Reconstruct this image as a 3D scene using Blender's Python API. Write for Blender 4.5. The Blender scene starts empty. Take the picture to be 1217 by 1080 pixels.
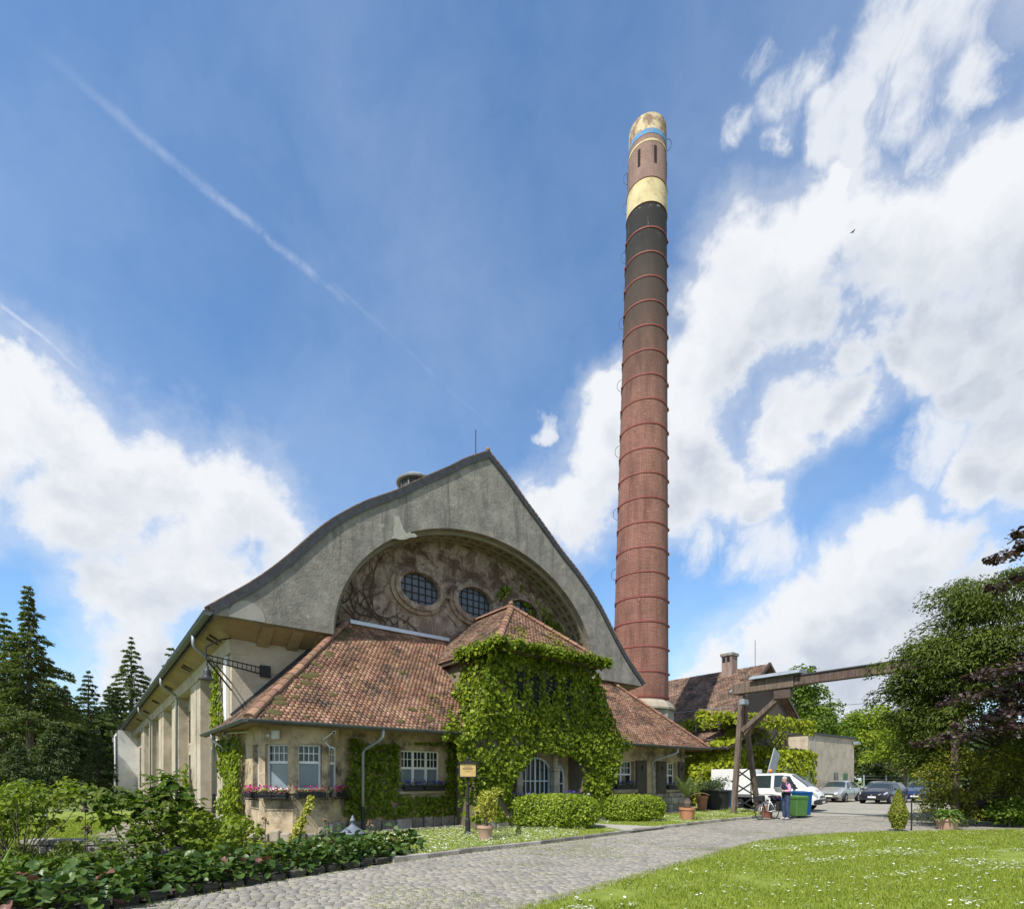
import bpy, bmesh, math, random
import numpy as np
from mathutils import Vector, Matrix
R = math.radians
random.seed(11); rng = np.random.default_rng(11)
SC = bpy.context.scene; COL = SC.collection

# ------------------------------------------------------------------ camera
EYE = 1.65
cam_d = bpy.data.cameras.new('camera'); cam = bpy.data.objects.new('camera', cam_d); COL.objects.link(cam)
cam.location = (0, 0, EYE); cam.rotation_euler = (R(90), 0, 0)
cam_d.sensor_fit = 'HORIZONTAL'; cam_d.sensor_width = 36; cam_d.lens = 643 / 1217 * 36
cam_d.shift_y = 386 / 1217; cam_d.clip_start = .1; cam_d.clip_end = 3000
SC.camera = cam
# the power station stands in its own frame: A runs along its front, B into its depth
TH = math.atan2(.621, .784); P0 = (-3.9, 16.6)
CA, SA = math.cos(TH), math.sin(TH)
def W(a, b, z=0): return Vector((P0[0] + a * CA - b * SA, P0[1] + a * SA + b * CA, z))
def WN(pts):
    pts = np.asarray(pts, float); o = pts.copy()
    o[:, 0] = P0[0] + pts[:, 0] * CA - pts[:, 1] * SA; o[:, 1] = P0[1] + pts[:, 0] * SA + pts[:, 1] * CA
    return o
# ------------------------------------------------------------------ light
SUN_EL = R(51); PHI = R(18)
sx = -CA * math.cos(PHI) + SA * math.sin(PHI); sy = -SA * math.cos(PHI) - CA * math.sin(PHI)
SUN_DIR = Vector((sx * math.cos(SUN_EL), sy * math.cos(SUN_EL), math.sin(SUN_EL)))
SC.view_settings.view_transform = 'Standard'; SC.view_settings.look = 'None'
SC.view_settings.exposure = 0.25; SC.view_settings.gamma = 1; SC.view_settings.use_curve_mapping = False
sun_d = bpy.data.lights.new('sun', 'SUN'); sun_d.energy = 5.0; sun_d.angle = R(.53); sun_d.color = (1, .955, .87)
sun = bpy.data.objects.new('sun', sun_d); COL.objects.link(sun)
sun.rotation_euler = SUN_DIR.to_track_quat('Z', 'Y').to_euler()
SKY_STRENGTH = .13
# ------------------------------------------------------------------ sky with clouds (a function of direction only)
class NT:
    def __init__(s, nt): s.nt = nt
    def n(s, t, **k):
        nd = s.nt.nodes.new(t)
        for a, b in k.items(): setattr(nd, a, b)
        return nd
    def set(s, sock, v):
        if isinstance(v, bpy.types.NodeSocket): s.nt.links.new(v, sock)
        else: sock.default_value = v
    def math(s, op, a, b=0., c=None, clamp=False):
        nd = s.n('ShaderNodeMath', operation=op, use_clamp=clamp); s.set(nd.inputs[0], a); s.set(nd.inputs[1], b)
        if c is not None: s.set(nd.inputs[2], c)
        return nd.outputs[0]
    def vm(s, op, a, b=None, scale=None):
        nd = s.n('ShaderNodeVectorMath', operation=op); s.set(nd.inputs[0], a)
        if b is not None: s.set(nd.inputs[1], b)
        if scale is not None: s.set(nd.inputs['Scale'], scale)
        return nd.outputs['Value'] if op in ('DOT_PRODUCT', 'DISTANCE', 'LENGTH') else nd.outputs[0]
    def noise(s, vec, scale, detail=6, rough=.55, out='Fac', dist=0.):
        nd = s.n('ShaderNodeTexNoise'); s.set(nd.inputs['Vector'], vec); nd.inputs['Scale'].default_value = scale
        nd.inputs['Detail'].default_value = detail; nd.inputs['Roughness'].default_value = rough
        nd.inputs['Distortion'].default_value = dist
        return nd.outputs[out]
    def ss(s, x, a, b, lo=0., hi=1.):
        nd = s.n('ShaderNodeMapRange', interpolation_type='SMOOTHSTEP'); s.set(nd.inputs[0], x)
        nd.inputs[1].default_value = a; nd.inputs[2].default_value = b; nd.inputs[3].default_value = lo; nd.inputs[4].default_value = hi
        return nd.outputs[0]
    def mix(s, f, a, b, mode='MIX'):
        nd = s.n('ShaderNodeMix', data_type='RGBA', blend_type=mode); s.set(nd.inputs[0], f); s.set(nd.inputs[6], a); s.set(nd.inputs[7], b)
        return nd.outputs[2]
    def ramp(s, f, stops):
        nd = s.n('ShaderNodeValToRGB'); s.set(nd.inputs[0], f); e = nd.color_ramp.elements
        while len(e) < len(stops): e.new(.5)
        for i, (p, c) in enumerate(stops): e[i].position = p; e[i].color = c if len(c) == 4 else (*c, 1)
        return nd.outputs[0]
def dirv(u, v): return Vector(((u - 608.5) / 643, 1, (926 - v) / 643)).normalized()
LOBES = [  # direction (given through the picture it was read from) and angular size
 (20,455,85),(75,500,75),(105,540,85),(170,570,85),(95,600,80),(230,600,80),(290,615,75),(330,640,55),(205,670,85),(150,720,70),(150,790,70),(250,690,70),(10,400,35),(330,700,60),(-60,480,90),(-120,560,120),
 (1217,205,75),(1175,270,90),(1110,300,85),(1050,290,80),(990,265,60),(930,320,75),(880,330,75),(840,395,70),(810,470,75),(905,375,70),(1020,350,60),(1100,370,60),(1160,370,70),(1230,330,80),(1050,420,48),(985,485,45),(925,520,55),(855,570,55),(800,600,55),(830,530,45),(720,545,60),(690,600,55),(650,600,40),(720,480,40),(1190,500,75),(1160,570,60),(1240,560,80),(1015,215,30),(960,400,45),(1100,430,50),(870,440,45),(760,560,45),(1000,430,40),(1140,470,50),(760,500,40),(1180,420,60),(900,600,35),
 (1290,150,90),(1330,300,110),(1330,500,110),(1400,400,140),
 
 (1055,650,60),(1110,668,60),(1005,690,55),(955,725,55),(905,765,50),(860,792,40),(830,815,34),(1000,750,75),(1090,740,80),(1165,700,50),(1000,820,75),(1110,820,80),(1200,760,60),(930,830,60),(1060,880,60),(1280,720,80)]
world = bpy.data.worlds.new('World'); SC.world = world; world.use_nodes = True
wt = world.node_tree; wt.nodes.clear(); N = NT(wt)
wout = N.n('ShaderNodeOutputWorld'); bg = N.n('ShaderNodeBackground'); wt.links.new(bg.outputs[0], wout.inputs[0]); bg.inputs[1].default_value = SKY_STRENGTH
skyn = N.n('ShaderNodeTexSky', sky_type='NISHITA', sun_disc=False, sun_elevation=SUN_EL, sun_rotation=math.atan2(sx, sy), altitude=200, air_density=1.1, dust_density=.6, ozone_density=2.5)
geo = N.n('ShaderNodeTexCoord').outputs['Generated']
d0 = N.vm('NORMALIZE', geo)
# lobes as a group: field = max(1 - dist / r)
grp = bpy.data.node_groups.new('cloud_lobes', 'ShaderNodeTree')
grp.interface.new_socket('dir', in_out='INPUT', socket_type='NodeSocketVector'); grp.interface.new_socket('field', in_out='OUTPUT', socket_type='NodeSocketFloat')
G = NT(grp); gi = G.n('NodeGroupInput'); go = G.n('NodeGroupOutput')
WISPS = [(955,95,42),(915,115,32),(985,75,40),(1010,110,30),(935,30,36),(1100,55,62),(1150,35,60),(1060,110,45),(1040,160,42),(1180,90,30),(1110,120,40),(950,150,22),(1040,215,40),(1000,160,30),(651,509,13),(1130,170,40),(905,395,30),(980,480,40),(1060,430,50),(1100,540,50),(920,540,35),(830,640,40),(900,655,45)]
allobes = [(dirv(u, v), (dirv(u + r * .7, v) - dirv(u - r * .7, v)).length * .5 * .5 / .7 + (dirv(u, v + r * .7) - dirv(u, v - r * .7)).length * .5 * .5 / .7) for u, v, r in LOBES]
rs = random.Random(5)
for i in range(34):   # the sky goes on the same way outside the frame
    az = rs.uniform(R(60), R(300)); el = rs.uniform(.02, 1.0)
    c = Vector((math.sin(az) * math.cos(el), math.cos(az) * math.cos(el), math.sin(el)))
    for k in range(3):
        cc = (c + Vector((rs.gauss(0, .09), rs.gauss(0, .09), rs.gauss(0, .04)))).normalized()
        allobes.append((cc, rs.uniform(.06, .15)))
def rad(u, v, r): return (dirv(u + r * .7, v) - dirv(u - r * .7, v)).length * .357 + (dirv(u, v + r * .7) - dirv(u, v - r * .7)).length * .357
acc = None
for c, r in allobes:
    dist = G.vm('DISTANCE', gi.outputs[0], tuple(c)); f = G.math('MULTIPLY_ADD', dist, -1 / r, 1.)
    acc = f if acc is None else G.math('SMOOTH_MAX', acc, f, .35)
G.set(go.inputs[0], acc)
def field(vec):
    nd = N.n('ShaderNodeGroup'); nd.node_tree = grp; N.set(nd.inputs[0], vec); return nd.outputs[0]
w1 = N.vm('SCALE', N.vm('SUBTRACT', N.noise(d0, 4.5, 5, .55, 'Color'), (.5, .5, .5)), scale=.15)
d1 = N.vm('ADD', d0, w1)
w2 = N.vm('SCALE', N.vm('SUBTRACT', N.noise(d0, 26, 8, .62, 'Color'), (.5, .5, .5)), scale=.05)
d2 = N.vm('ADD', d1, w2)
F0 = field(d2)
fb = N.noise(d1, 9.5, 12, .6)
fine = N.noise(d0, 45, 8, .65)
Fw = None
for u_, v_, r_ in WISPS:
    f = N.math('MULTIPLY_ADD', N.vm('DISTANCE', d2, tuple(dirv(u_, v_))), -1 / (rad(u_, v_, r_) * 1.25), 1.)
    Fw = f if Fw is None else N.math('SMOOTH_MAX', Fw, f, .35)
rotv = N.n('ShaderNodeMapping'); rotv.inputs['Rotation'].default_value = (0, R(38), 0); rotv.inputs['Scale'].default_value = (2.6, 1.5, .95); N.set(rotv.inputs[0], d1)
streak = N.noise(rotv.outputs[0], 6.5, 10, .66, dist=.5)
wisp = N.math('MULTIPLY', N.ss(N.math('ADD', Fw, N.math('MULTIPLY_ADD', streak, 2.4, -1.2)), -.1, .95), N.ss(Fw, -.35, .25, 0, .86))
dens = N.math('ADD', F0, N.math('MULTIPLY_ADD', fb, 1.0, -.42))
dens = N.math('ADD', dens, N.math('MULTIPLY_ADD', fine, .4, -.2))
mask = N.math('MAXIMUM', wisp, N.math('MAXIMUM', N.ss(dens, -.08, .52), N.math('MULTIPLY', N.ss(dens, -.55, .4), .42)))
# shading: density a little way towards the sun darkens the far sides and bases
F1 = field(N.vm('ADD', d2, (-.035, 0, .085)))
fb1 = N.noise(N.vm('ADD', d1, (-.02, 0, .04)), 9.5, 6, .55)
thick = N.math('ADD', N.math('MULTIPLY', F1, .9), N.math('MULTIPLY_ADD', N.math('SUBTRACT', fb1, fb), 1.5, 0))
shade = N.ss(thick, -.45, .95)
shade = N.math('MULTIPLY', N.math('MULTIPLY_ADD', N.noise(d1, 7, 9, .62), 1.1, N.math('SUBTRACT', shade, .55), clamp=True), N.ss(dens, .1, .8))
ccol = N.mix(shade, (5.8, 5.95, 6.2, 1), (3.55, 3.95, 4.6, 1))
skycol = N.mix(1., skyn.outputs[0], (.93, 1.19, 1.36, 1), 'MULTIPLY')
# thin veil and contrails
veil = N.math('MULTIPLY', N.ss(N.noise(N.vm('ADD', d0, w1), 2.2, 9, .6), .36, .8), .26)
col = N.mix(veil, skycol, (4.3, 5.1, 6.3, 1))
def trail(p, q, width, amp, s0, s1):
    a, b = dirv(*p), dirv(*q); nrm = a.cross(b).normalized(); t = (b - a); L = t.length; t /= L
    dd = N.vm('ADD', d0, N.vm('SCALE', N.vm('SUBTRACT', N.noise(d0, 16, 5, .6, 'Color'), (.5, .5, .5)), scale=.016))
    off = N.math('ABSOLUTE', N.vm('DOT_PRODUCT', dd, tuple(nrm))); s = N.vm('DOT_PRODUCT', N.vm('SUBTRACT', d0, tuple(a)), tuple(t))
    wdt = N.ss(off, 0, width, 1, 0)
    ends = N.math('MULTIPLY', N.ss(s, -.02, L * s0), N.ss(s, L * s1, L * 1.02, 1, 0))
    brk = N.ss(N.noise(d0, 22, 8, .65), .34, .62)
    return N.math('MULTIPLY', N.math('MULTIPLY', wdt, ends), N.math('MULTIPLY', brk, amp), clamp=True)
col = N.mix(trail((30, 50), (420, 365), .008, .25, .5, .85), col, (5.9, 6.2, 6.7, 1))
col = N.mix(trail((380, 320), (640, 560), .004, .07, .1, .3), col, (5.9, 6.2, 6.7, 1))
col = N.mix(trail((-20, 345), (105, 445), .0035, .35, .2, .8), col, (6.2, 6.4, 6.8, 1))
col = N.mix(mask, col, ccol)
N.set(bg.inputs[0], col)

# ------------------------------------------------------------------ materials
def new_mat(name):
    m = bpy.data.materials.new(name); m.use_nodes = True; nt = m.node_tree
    return m, NT(nt), nt.nodes['Principled BSDF']
def c4(c): return (*c, 1) if len(c) == 3 else c
def surf(name, cols, scale=2., rough=.85, bump=.3, bscale=30, detail=8, stain=None, sscale=.7, srange=(.45, .75), metallic=0., spec=.3, rnd=0., rndobj=0., bdist=.02, stretch=None, coat=0.):
    """noise-coloured surface; stain = second colour laid on by a broad noise; rnd / rndobj = value variation per mesh piece / per object"""
    m, n, b = new_mat(name)
    co = n.n('ShaderNodeTexCoord').outputs['Object']
    if stretch: co = n.vm('MULTIPLY', co, stretch)
    k = len(cols); f = n.noise(co, scale, detail, .65)
    col = n.ramp(f, [(.3 + .4 * i / max(1, k - 1), c4(c)) for i, c in enumerate(cols)])
    if stain:
        col = n.mix(n.ss(n.noise(n.vm('ADD', co, (7.3, 1.7, 3.1)), sscale, 8, .7), *srange), col, c4(stain))
    if rnd or rndobj:
        rv = n.n('ShaderNodeNewGeometry').outputs['Random Per Island'] if rnd else n.n('ShaderNodeObjectInfo').outputs['Random']
        a = rnd or rndobj
        hs = n.n('ShaderNodeHueSaturation'); n.set(hs.inputs['Color'], col); n.set(hs.inputs['Value'], n.math('MULTIPLY_ADD', rv, 2 * a, 1 - a))
        n.set(hs.inputs['Hue'], n.math('MULTIPLY_ADD', n.math('FRACT', n.math('MULTIPLY', rv, 7.7)), .03, .485)); col = hs.outputs[0]
    n.set(b.inputs['Base Color'], col); b.inputs['Roughness'].default_value = rough; b.inputs['Metallic'].default_value = metallic
    b.inputs['Specular IOR Level'].default_value = spec; b.inputs['Coat Weight'].default_value = coat
    if bump:
        bp = n.n('ShaderNodeBump'); bp.inputs['Strength'].default_value = bump; bp.inputs['Distance'].default_value = bdist
        n.set(bp.inputs['Height'], n.noise(co, bscale, 8, .65)); n.set(b.inputs['Normal'], bp.outputs[0])
    return m
def leafmat(name, cols, trans=.35, rough=.5, objrnd=False, spec=.25, crinkle=0.):
    m, n, b = new_mat(name)
    if crinkle:
        bp = n.n('ShaderNodeBump'); bp.inputs['Strength'].default_value = crinkle; bp.inputs['Distance'].default_value = .02; n.set(bp.inputs['Height'], n.noise(n.n('ShaderNodeNewGeometry').outputs['Position'], 28, 4)); n.set(b.inputs['Normal'], bp.outputs[0])
    rv = n.n('ShaderNodeNewGeometry').outputs['Random Per Island']
    if objrnd: rv = n.n('ShaderNodeObjectInfo').outputs['Random']
    co = n.n('ShaderNodeNewGeometry').outputs['Position']
    f = n.math('MULTIPLY_ADD', n.noise(co, 1.1, 3), .6, n.math('MULTIPLY_ADD', rv, .7, -.15), clamp=True)
    col = n.ramp(f, [(i / max(1, len(cols) - 1), c4(c)) for i, c in enumerate(cols)])
    n.set(b.inputs['Base Color'], col); b.inputs['Roughness'].default_value = rough; b.inputs['Specular IOR Level'].default_value = spec
    tr = n.n('ShaderNodeBsdfTranslucent'); n.set(tr.inputs[0], n.mix(1., col, (1.25, 1.35, .55, 1), 'MULTIPLY'))
    mx = n.n('ShaderNodeMixShader'); mx.inputs[0].default_value = trans
    n.nt.links.new(b.outputs[0], mx.inputs[1]); n.nt.links.new(tr.outputs[0], mx.inputs[2])
    n.nt.links.new(mx.outputs[0], n.nt.nodes['Material Output'].inputs[0])
    return m
M = {}
m, n, b = new_mat('gable_render'); co = n.n('ShaderNodeTexCoord').outputs['Object']
col = n.ramp(n.noise(co, 1.7, 10, .72), [(.3, (.165, .15, .13)), (.5, (.26, .238, .206)), (.7, (.36, .332, .288))])
run = n.noise(n.vm('MULTIPLY', n.vm('ADD', co, n.vm('SCALE', n.noise(co, .8, 3, .5, 'Color'), scale=.35)), (2.6, 1, .2)), 1.1, 7, .68)
col = n.mix(n.ss(run, .5, .66, 0, .75), col, (.13, .122, .11, 1)); col = n.mix(n.ss(n.noise(n.vm('ADD', co, (3, 1, 8)), .55, 8, .7), .52, .7, 0, .7), col, (.2, .19, .17, 1)); col = n.mix(n.ss(n.noise(n.vm('ADD', co, (9, 4, 2)), 2.2, 8, .75), .6, .68, 0, .6), col, (.5, .48, .43, 1)); col = n.mix(n.ss(n.noise(n.vm('ADD', co, (1, 4, 5)), 7, 6, .7), .58, .7, 0, .6), col, (.12, .115, .105, 1))
n.set(b.inputs['Base Color'], col); b.inputs['Roughness'].default_value = .95; bp = n.n('ShaderNodeBump'); bp.inputs['Strength'].default_value = .55; bp.inputs['Distance'].default_value = .035
n.set(bp.inputs['Height'], n.math('ADD', n.noise(co, 14, 8, .7), n.math('MULTIPLY', n.noise(co, 3.2, 5, .6), 1.6))); n.set(b.inputs['Normal'], bp.outputs[0]); M['gable'] = m
M['gable_patch'] = surf('smooth_plaster', [(.36, .34, .29), (.46, .44, .38)], 3, .9, .3, 20, stain=(.28, .265, .23), sscale=3)
M['archsoffit'] = surf('grey_arch_soffit', [(.2, .175, .13), (.29, .255, .195)], 1.6, .9, .3, 14, stain=(.2, .175, .135), sscale=.9)
M['soffit'] = surf('ochre_soffit', [(.25, .19, .115), (.36, .28, .175)], 1.3, .9, .25, 14, stain=(.19, .15, .095), sscale=.8)
M['wall'] = surf('beige_plaster', [(.35, .3, .23), (.46, .4, .31), (.52, .46, .365)], 1.6, .92, .5, 22, stain=(.2, .165, .12), sscale=.9, srange=(.5, .8), bdist=.03)
M['annexwall'] = surf('stained_plaster', [(.36, .275, .18), (.5, .395, .262), (.6, .48, .33)], 2.2, .92, .6, 16, stain=(.11, .09, .065), sscale=1.1, srange=(.44, .66), bdist=.03)
M['white_wall'] = surf('white_plaster', [(.62, .62, .61), (.74, .74, .73)], 1.2, .9, .2, 20, stain=(.5, .49, .46), sscale=.6)
M['pilaster'] = surf('pilaster_plaster', [(.37, .32, .25), (.51, .445, .355)], 1.5, .92, .5, 25, stain=(.26, .215, .155), sscale=.8, bdist=.03)
# tympanum: pale plaster under dead creeper stains
m, n, b = new_mat('creeper_stained_plaster'); co = n.n('ShaderNodeTexCoord').outputs['Object']
wv = n.vm('ADD', co, n.vm('SCALE', n.noise(co, 1.3, 4, .6, 'Color'), scale=.9))
st1 = n.ss(n.noise(wv, 1.1, 9, .72), .44, .58); st2 = n.ss(n.noise(n.vm('MULTIPLY', wv, (1.4, 1, .5)), 3.2, 8, .7), .45, .62)
up = n.ss(n.n('ShaderNodeSeparateXYZ').outputs[2], 0, 1)
sep = n.n('ShaderNodeSeparateXYZ'); n.set(sep.inputs[0], co); up = n.ss(sep.outputs[2], 7.2, 10.2)
stn = n.math('MULTIPLY', n.math('MAXIMUM', st1, n.math('MULTIPLY', st2, .8)), n.math('MULTIPLY_ADD', up, .35, .62), clamp=True)
n.set(b.inputs['Base Color'], n.mix(stn, n.ramp(n.noise(co, 2.5, 6), [(.3, (.29, .22, .17)), (.7, (.44, .35, .275))]), (.088, .048, .034, 1)))
b.inputs['Roughness'].default_value = .95; bp = n.n('ShaderNodeBump'); bp.inputs['Strength'].default_value = .7; bp.inputs['Distance'].default_value = .03
n.set(bp.inputs['Height'], n.math('ADD', stn, n.noise(co, 18, 6))); n.set(b.inputs['Normal'], bp.outputs[0]); M['tympanum'] = m
M['stone'] = surf('quarry_stone', [(.13, .12, .105), (.25, .23, .2), (.36, .33, .28)], 4, .9, .8, 14, rndobj=.35, bdist=.03)
M['edgestone'] = surf('mossy_edge_stone', [(.045, .042, .034), (.095, .088, .07), (.15, .14, .11)], 5, .95, .8, 16, stain=(.05, .058, .02), sscale=3, rndobj=.3)
M['porchwall'] = surf('ivy_shade_plaster', [(.1, .085, .06), (.17, .145, .1)], 2, .95, .5, 18)  # plaster coloured dark so gaps in the ivy read as deep shade
M['stonepale'] = surf('sandstone', [(.3, .26, .2), (.42, .37, .29)], 3, .9, .6, 18, stain=(.16, .14, .11), bdist=.02)
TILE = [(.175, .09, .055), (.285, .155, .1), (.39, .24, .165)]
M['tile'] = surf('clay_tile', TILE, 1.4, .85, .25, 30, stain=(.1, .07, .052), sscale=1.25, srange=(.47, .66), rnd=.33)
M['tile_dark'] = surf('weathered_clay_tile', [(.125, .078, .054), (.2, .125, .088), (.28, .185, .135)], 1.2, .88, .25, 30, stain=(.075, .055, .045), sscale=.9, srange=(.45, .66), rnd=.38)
M['tile_one'] = surf('ridge_clay', TILE, 2, .85, .25, 30, rndobj=.3, stain=(.11, .1, .05), sscale=3)
M['slate'] = surf('dark_slate_edge', [(.035, .037, .042), (.07, .072, .08)], 4, .6, .3, 30)
M['zinc'] = surf('weathered_zinc', [(.24, .27, .29), (.34, .37, .4)], 5, .55, .08, 40, metallic=.35, spec=.4)
M['zinc_dark'] = surf('dark_zinc', [(.085, .1, .105), (.13, .15, .155)], 4, .5, .08, 40, metallic=.3)
M['lead'] = surf('bright_flashing', [(.5, .55, .62), (.62, .66, .72)], 4, .4, .05, 40, metallic=.3)
M['iron'] = surf('black_iron', [(.012, .012, .014), (.03, .03, .033)], 9, .5, .1, 60)
M['white'] = surf('white_paint', [(.72, .73, .72), (.8, .8, .79)], 6, .45, .04, 60)
M['paleblue'] = surf('pale_blue_paint', [(.42, .5, .56), (.5, .58, .64)], 6, .5, .05, 60)
M['shutter'] = surf('brown_shutter_paint', [(.06, .05, .042), (.09, .075, .06)], 6, .7, .12, 50)
M['dark'] = surf('dark_interior', [(.012, .012, .013), (.02, .02, .021)], 3, .9, 0)
def glass(name, c, rough=.06):
    m, n, b = new_mat(name); co = n.n('ShaderNodeTexCoord').outputs['Object']
    n.set(b.inputs['Base Color'], n.ramp(n.noise(co, 2.2, 4), [(.3, tuple(x * .75 for x in c)), (.7, c)])); b.inputs['Roughness'].default_value = rough
    b.inputs['Specular IOR Level'].default_value = .6; bp = n.n('ShaderNodeBump'); bp.inputs['Strength'].default_value = .05; bp.inputs['Distance'].default_value = .02
    n.set(bp.inputs['Height'], n.noise(co, 3, 2)); n.set(b.inputs['Normal'], bp.outputs[0]); return m
M['glass'] = glass('window_glass', (.02, .024, .028)); M['blindglass'] = glass('glass_over_blind', (.2, .25, .29), .12)
M['leadglass'] = glass('leaded_glass', (.07, .085, .105), .18); M['carglass'] = glass('car_glass', (.03, .045, .045), .03)
M['wood'] = surf('weathered_beam', [(.075, .052, .04), (.14, .105, .083), (.2, .16, .13)], 1.5, .9, .4, 30, stretch=(6, 6, .8), rndobj=.2)
M['terracotta'] = surf('terracotta', [(.36, .16, .09), (.46, .22, .13)], 5, .85, .15, 40)
M['terracotta_old'] = surf('faded_terracotta', [(.36, .23, .17), (.46, .31, .24)], 5, .9, .2, 40)
M['rubber'] = surf('rubber', [(.014, .014, .015), (.025, .025, .026)], 8, .75, .05, 60)
M['alloy'] = surf('alloy_rim', [(.4, .41, .43), (.55, .56, .58)], 8, .3, 0, metallic=.8)
M['soil'] = surf('dark_soil', [(.035, .028, .02), (.07, .055, .04)], 9, .95, .6, 40)
M['petal_pink'] = leafmat('magenta_petals', [(.33, .012, .12), (.52, .03, .22)], .2); M['petal_violet'] = leafmat('violet_petals', [(.07, .035, .28), (.14, .085, .46)], .25)
M['petal_white'] = leafmat('daisy_petals', [(.72, .72, .68), (.86, .86, .82)], .2)
M['bark'] = surf('bark', [(.06, .048, .037), (.13, .105, .08), (.19, .16, .13)], 3, .95, .8, 12, stretch=(4, 4, .8), bdist=.04)
M['gravel'] = surf('sandy_gravel', [(.2, .175, .13), (.29, .255, .195)], 6, .95, .4, 60)
M['moss'] = surf('roof_moss', [(.07, .06, .022), (.13, .105, .04)], 9, .95, .6, 30)
M['concrete'] = surf('concrete', [(.3, .285, .25), (.4, .38, .335)], 2, .92, .3, 40)
M['brown_metal'] = surf('brown_metal', [(.07, .05, .04), (.1, .075, .06)], 6, .6, .1, 40)

# ------------------------------------------------------------------ mesh helpers
def link(o, parent=None):
    COL.objects.link(o)
    if parent is not None: o.parent = parent
    return o
def tag(o, label=None, cat=None, group=None, kind=None):
    for k, v in (('label', label), ('category', cat), ('group', group), ('kind', kind)):
        if v: o[k] = v
    return o
def thing(name, label, cat, loc=(0, 0, 0), rz=0., group=None):
    o = bpy.data.objects.new(name, None); COL.objects.link(o); o.empty_display_size = .3
    o.location = loc; o.rotation_euler = (0, 0, rz); return tag(o, label, cat, group)
def bframe(name, label, cat, group=None): return thing(name, label, cat, (P0[0], P0[1], 0), TH, group)
def inst(name, mesh, parent, loc=(0, 0, 0), rot=(0, 0, 0), scale=(1, 1, 1)):
    o = bpy.data.objects.new(name, mesh); o.location = loc; o.rotation_euler = rot; o.scale = scale
    return link(o, parent)
def mesh_np(name, V, F, mat, parent=None, smooth=False, obj=True):
    V = np.ascontiguousarray(V, dtype=np.float32); F = np.ascontiguousarray(F, dtype=np.int32); k = F.shape[1]
    me = bpy.data.meshes.new(name); me.vertices.add(len(V)); me.vertices.foreach_set('co', V.ravel())
    me.loops.add(F.size); me.loops.foreach_set('vertex_index', F.ravel()); me.polygons.add(len(F))
    me.polygons.foreach_set('loop_start', np.arange(0, F.size, k, dtype=np.int32))
    me.update(calc_edges=True); me.validate()
    if smooth: me.polygons.foreach_set('use_smooth', np.ones(len(F), bool))
    me.materials.append(mat)
    return link(bpy.data.objects.new(name, me), parent) if obj else me
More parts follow.
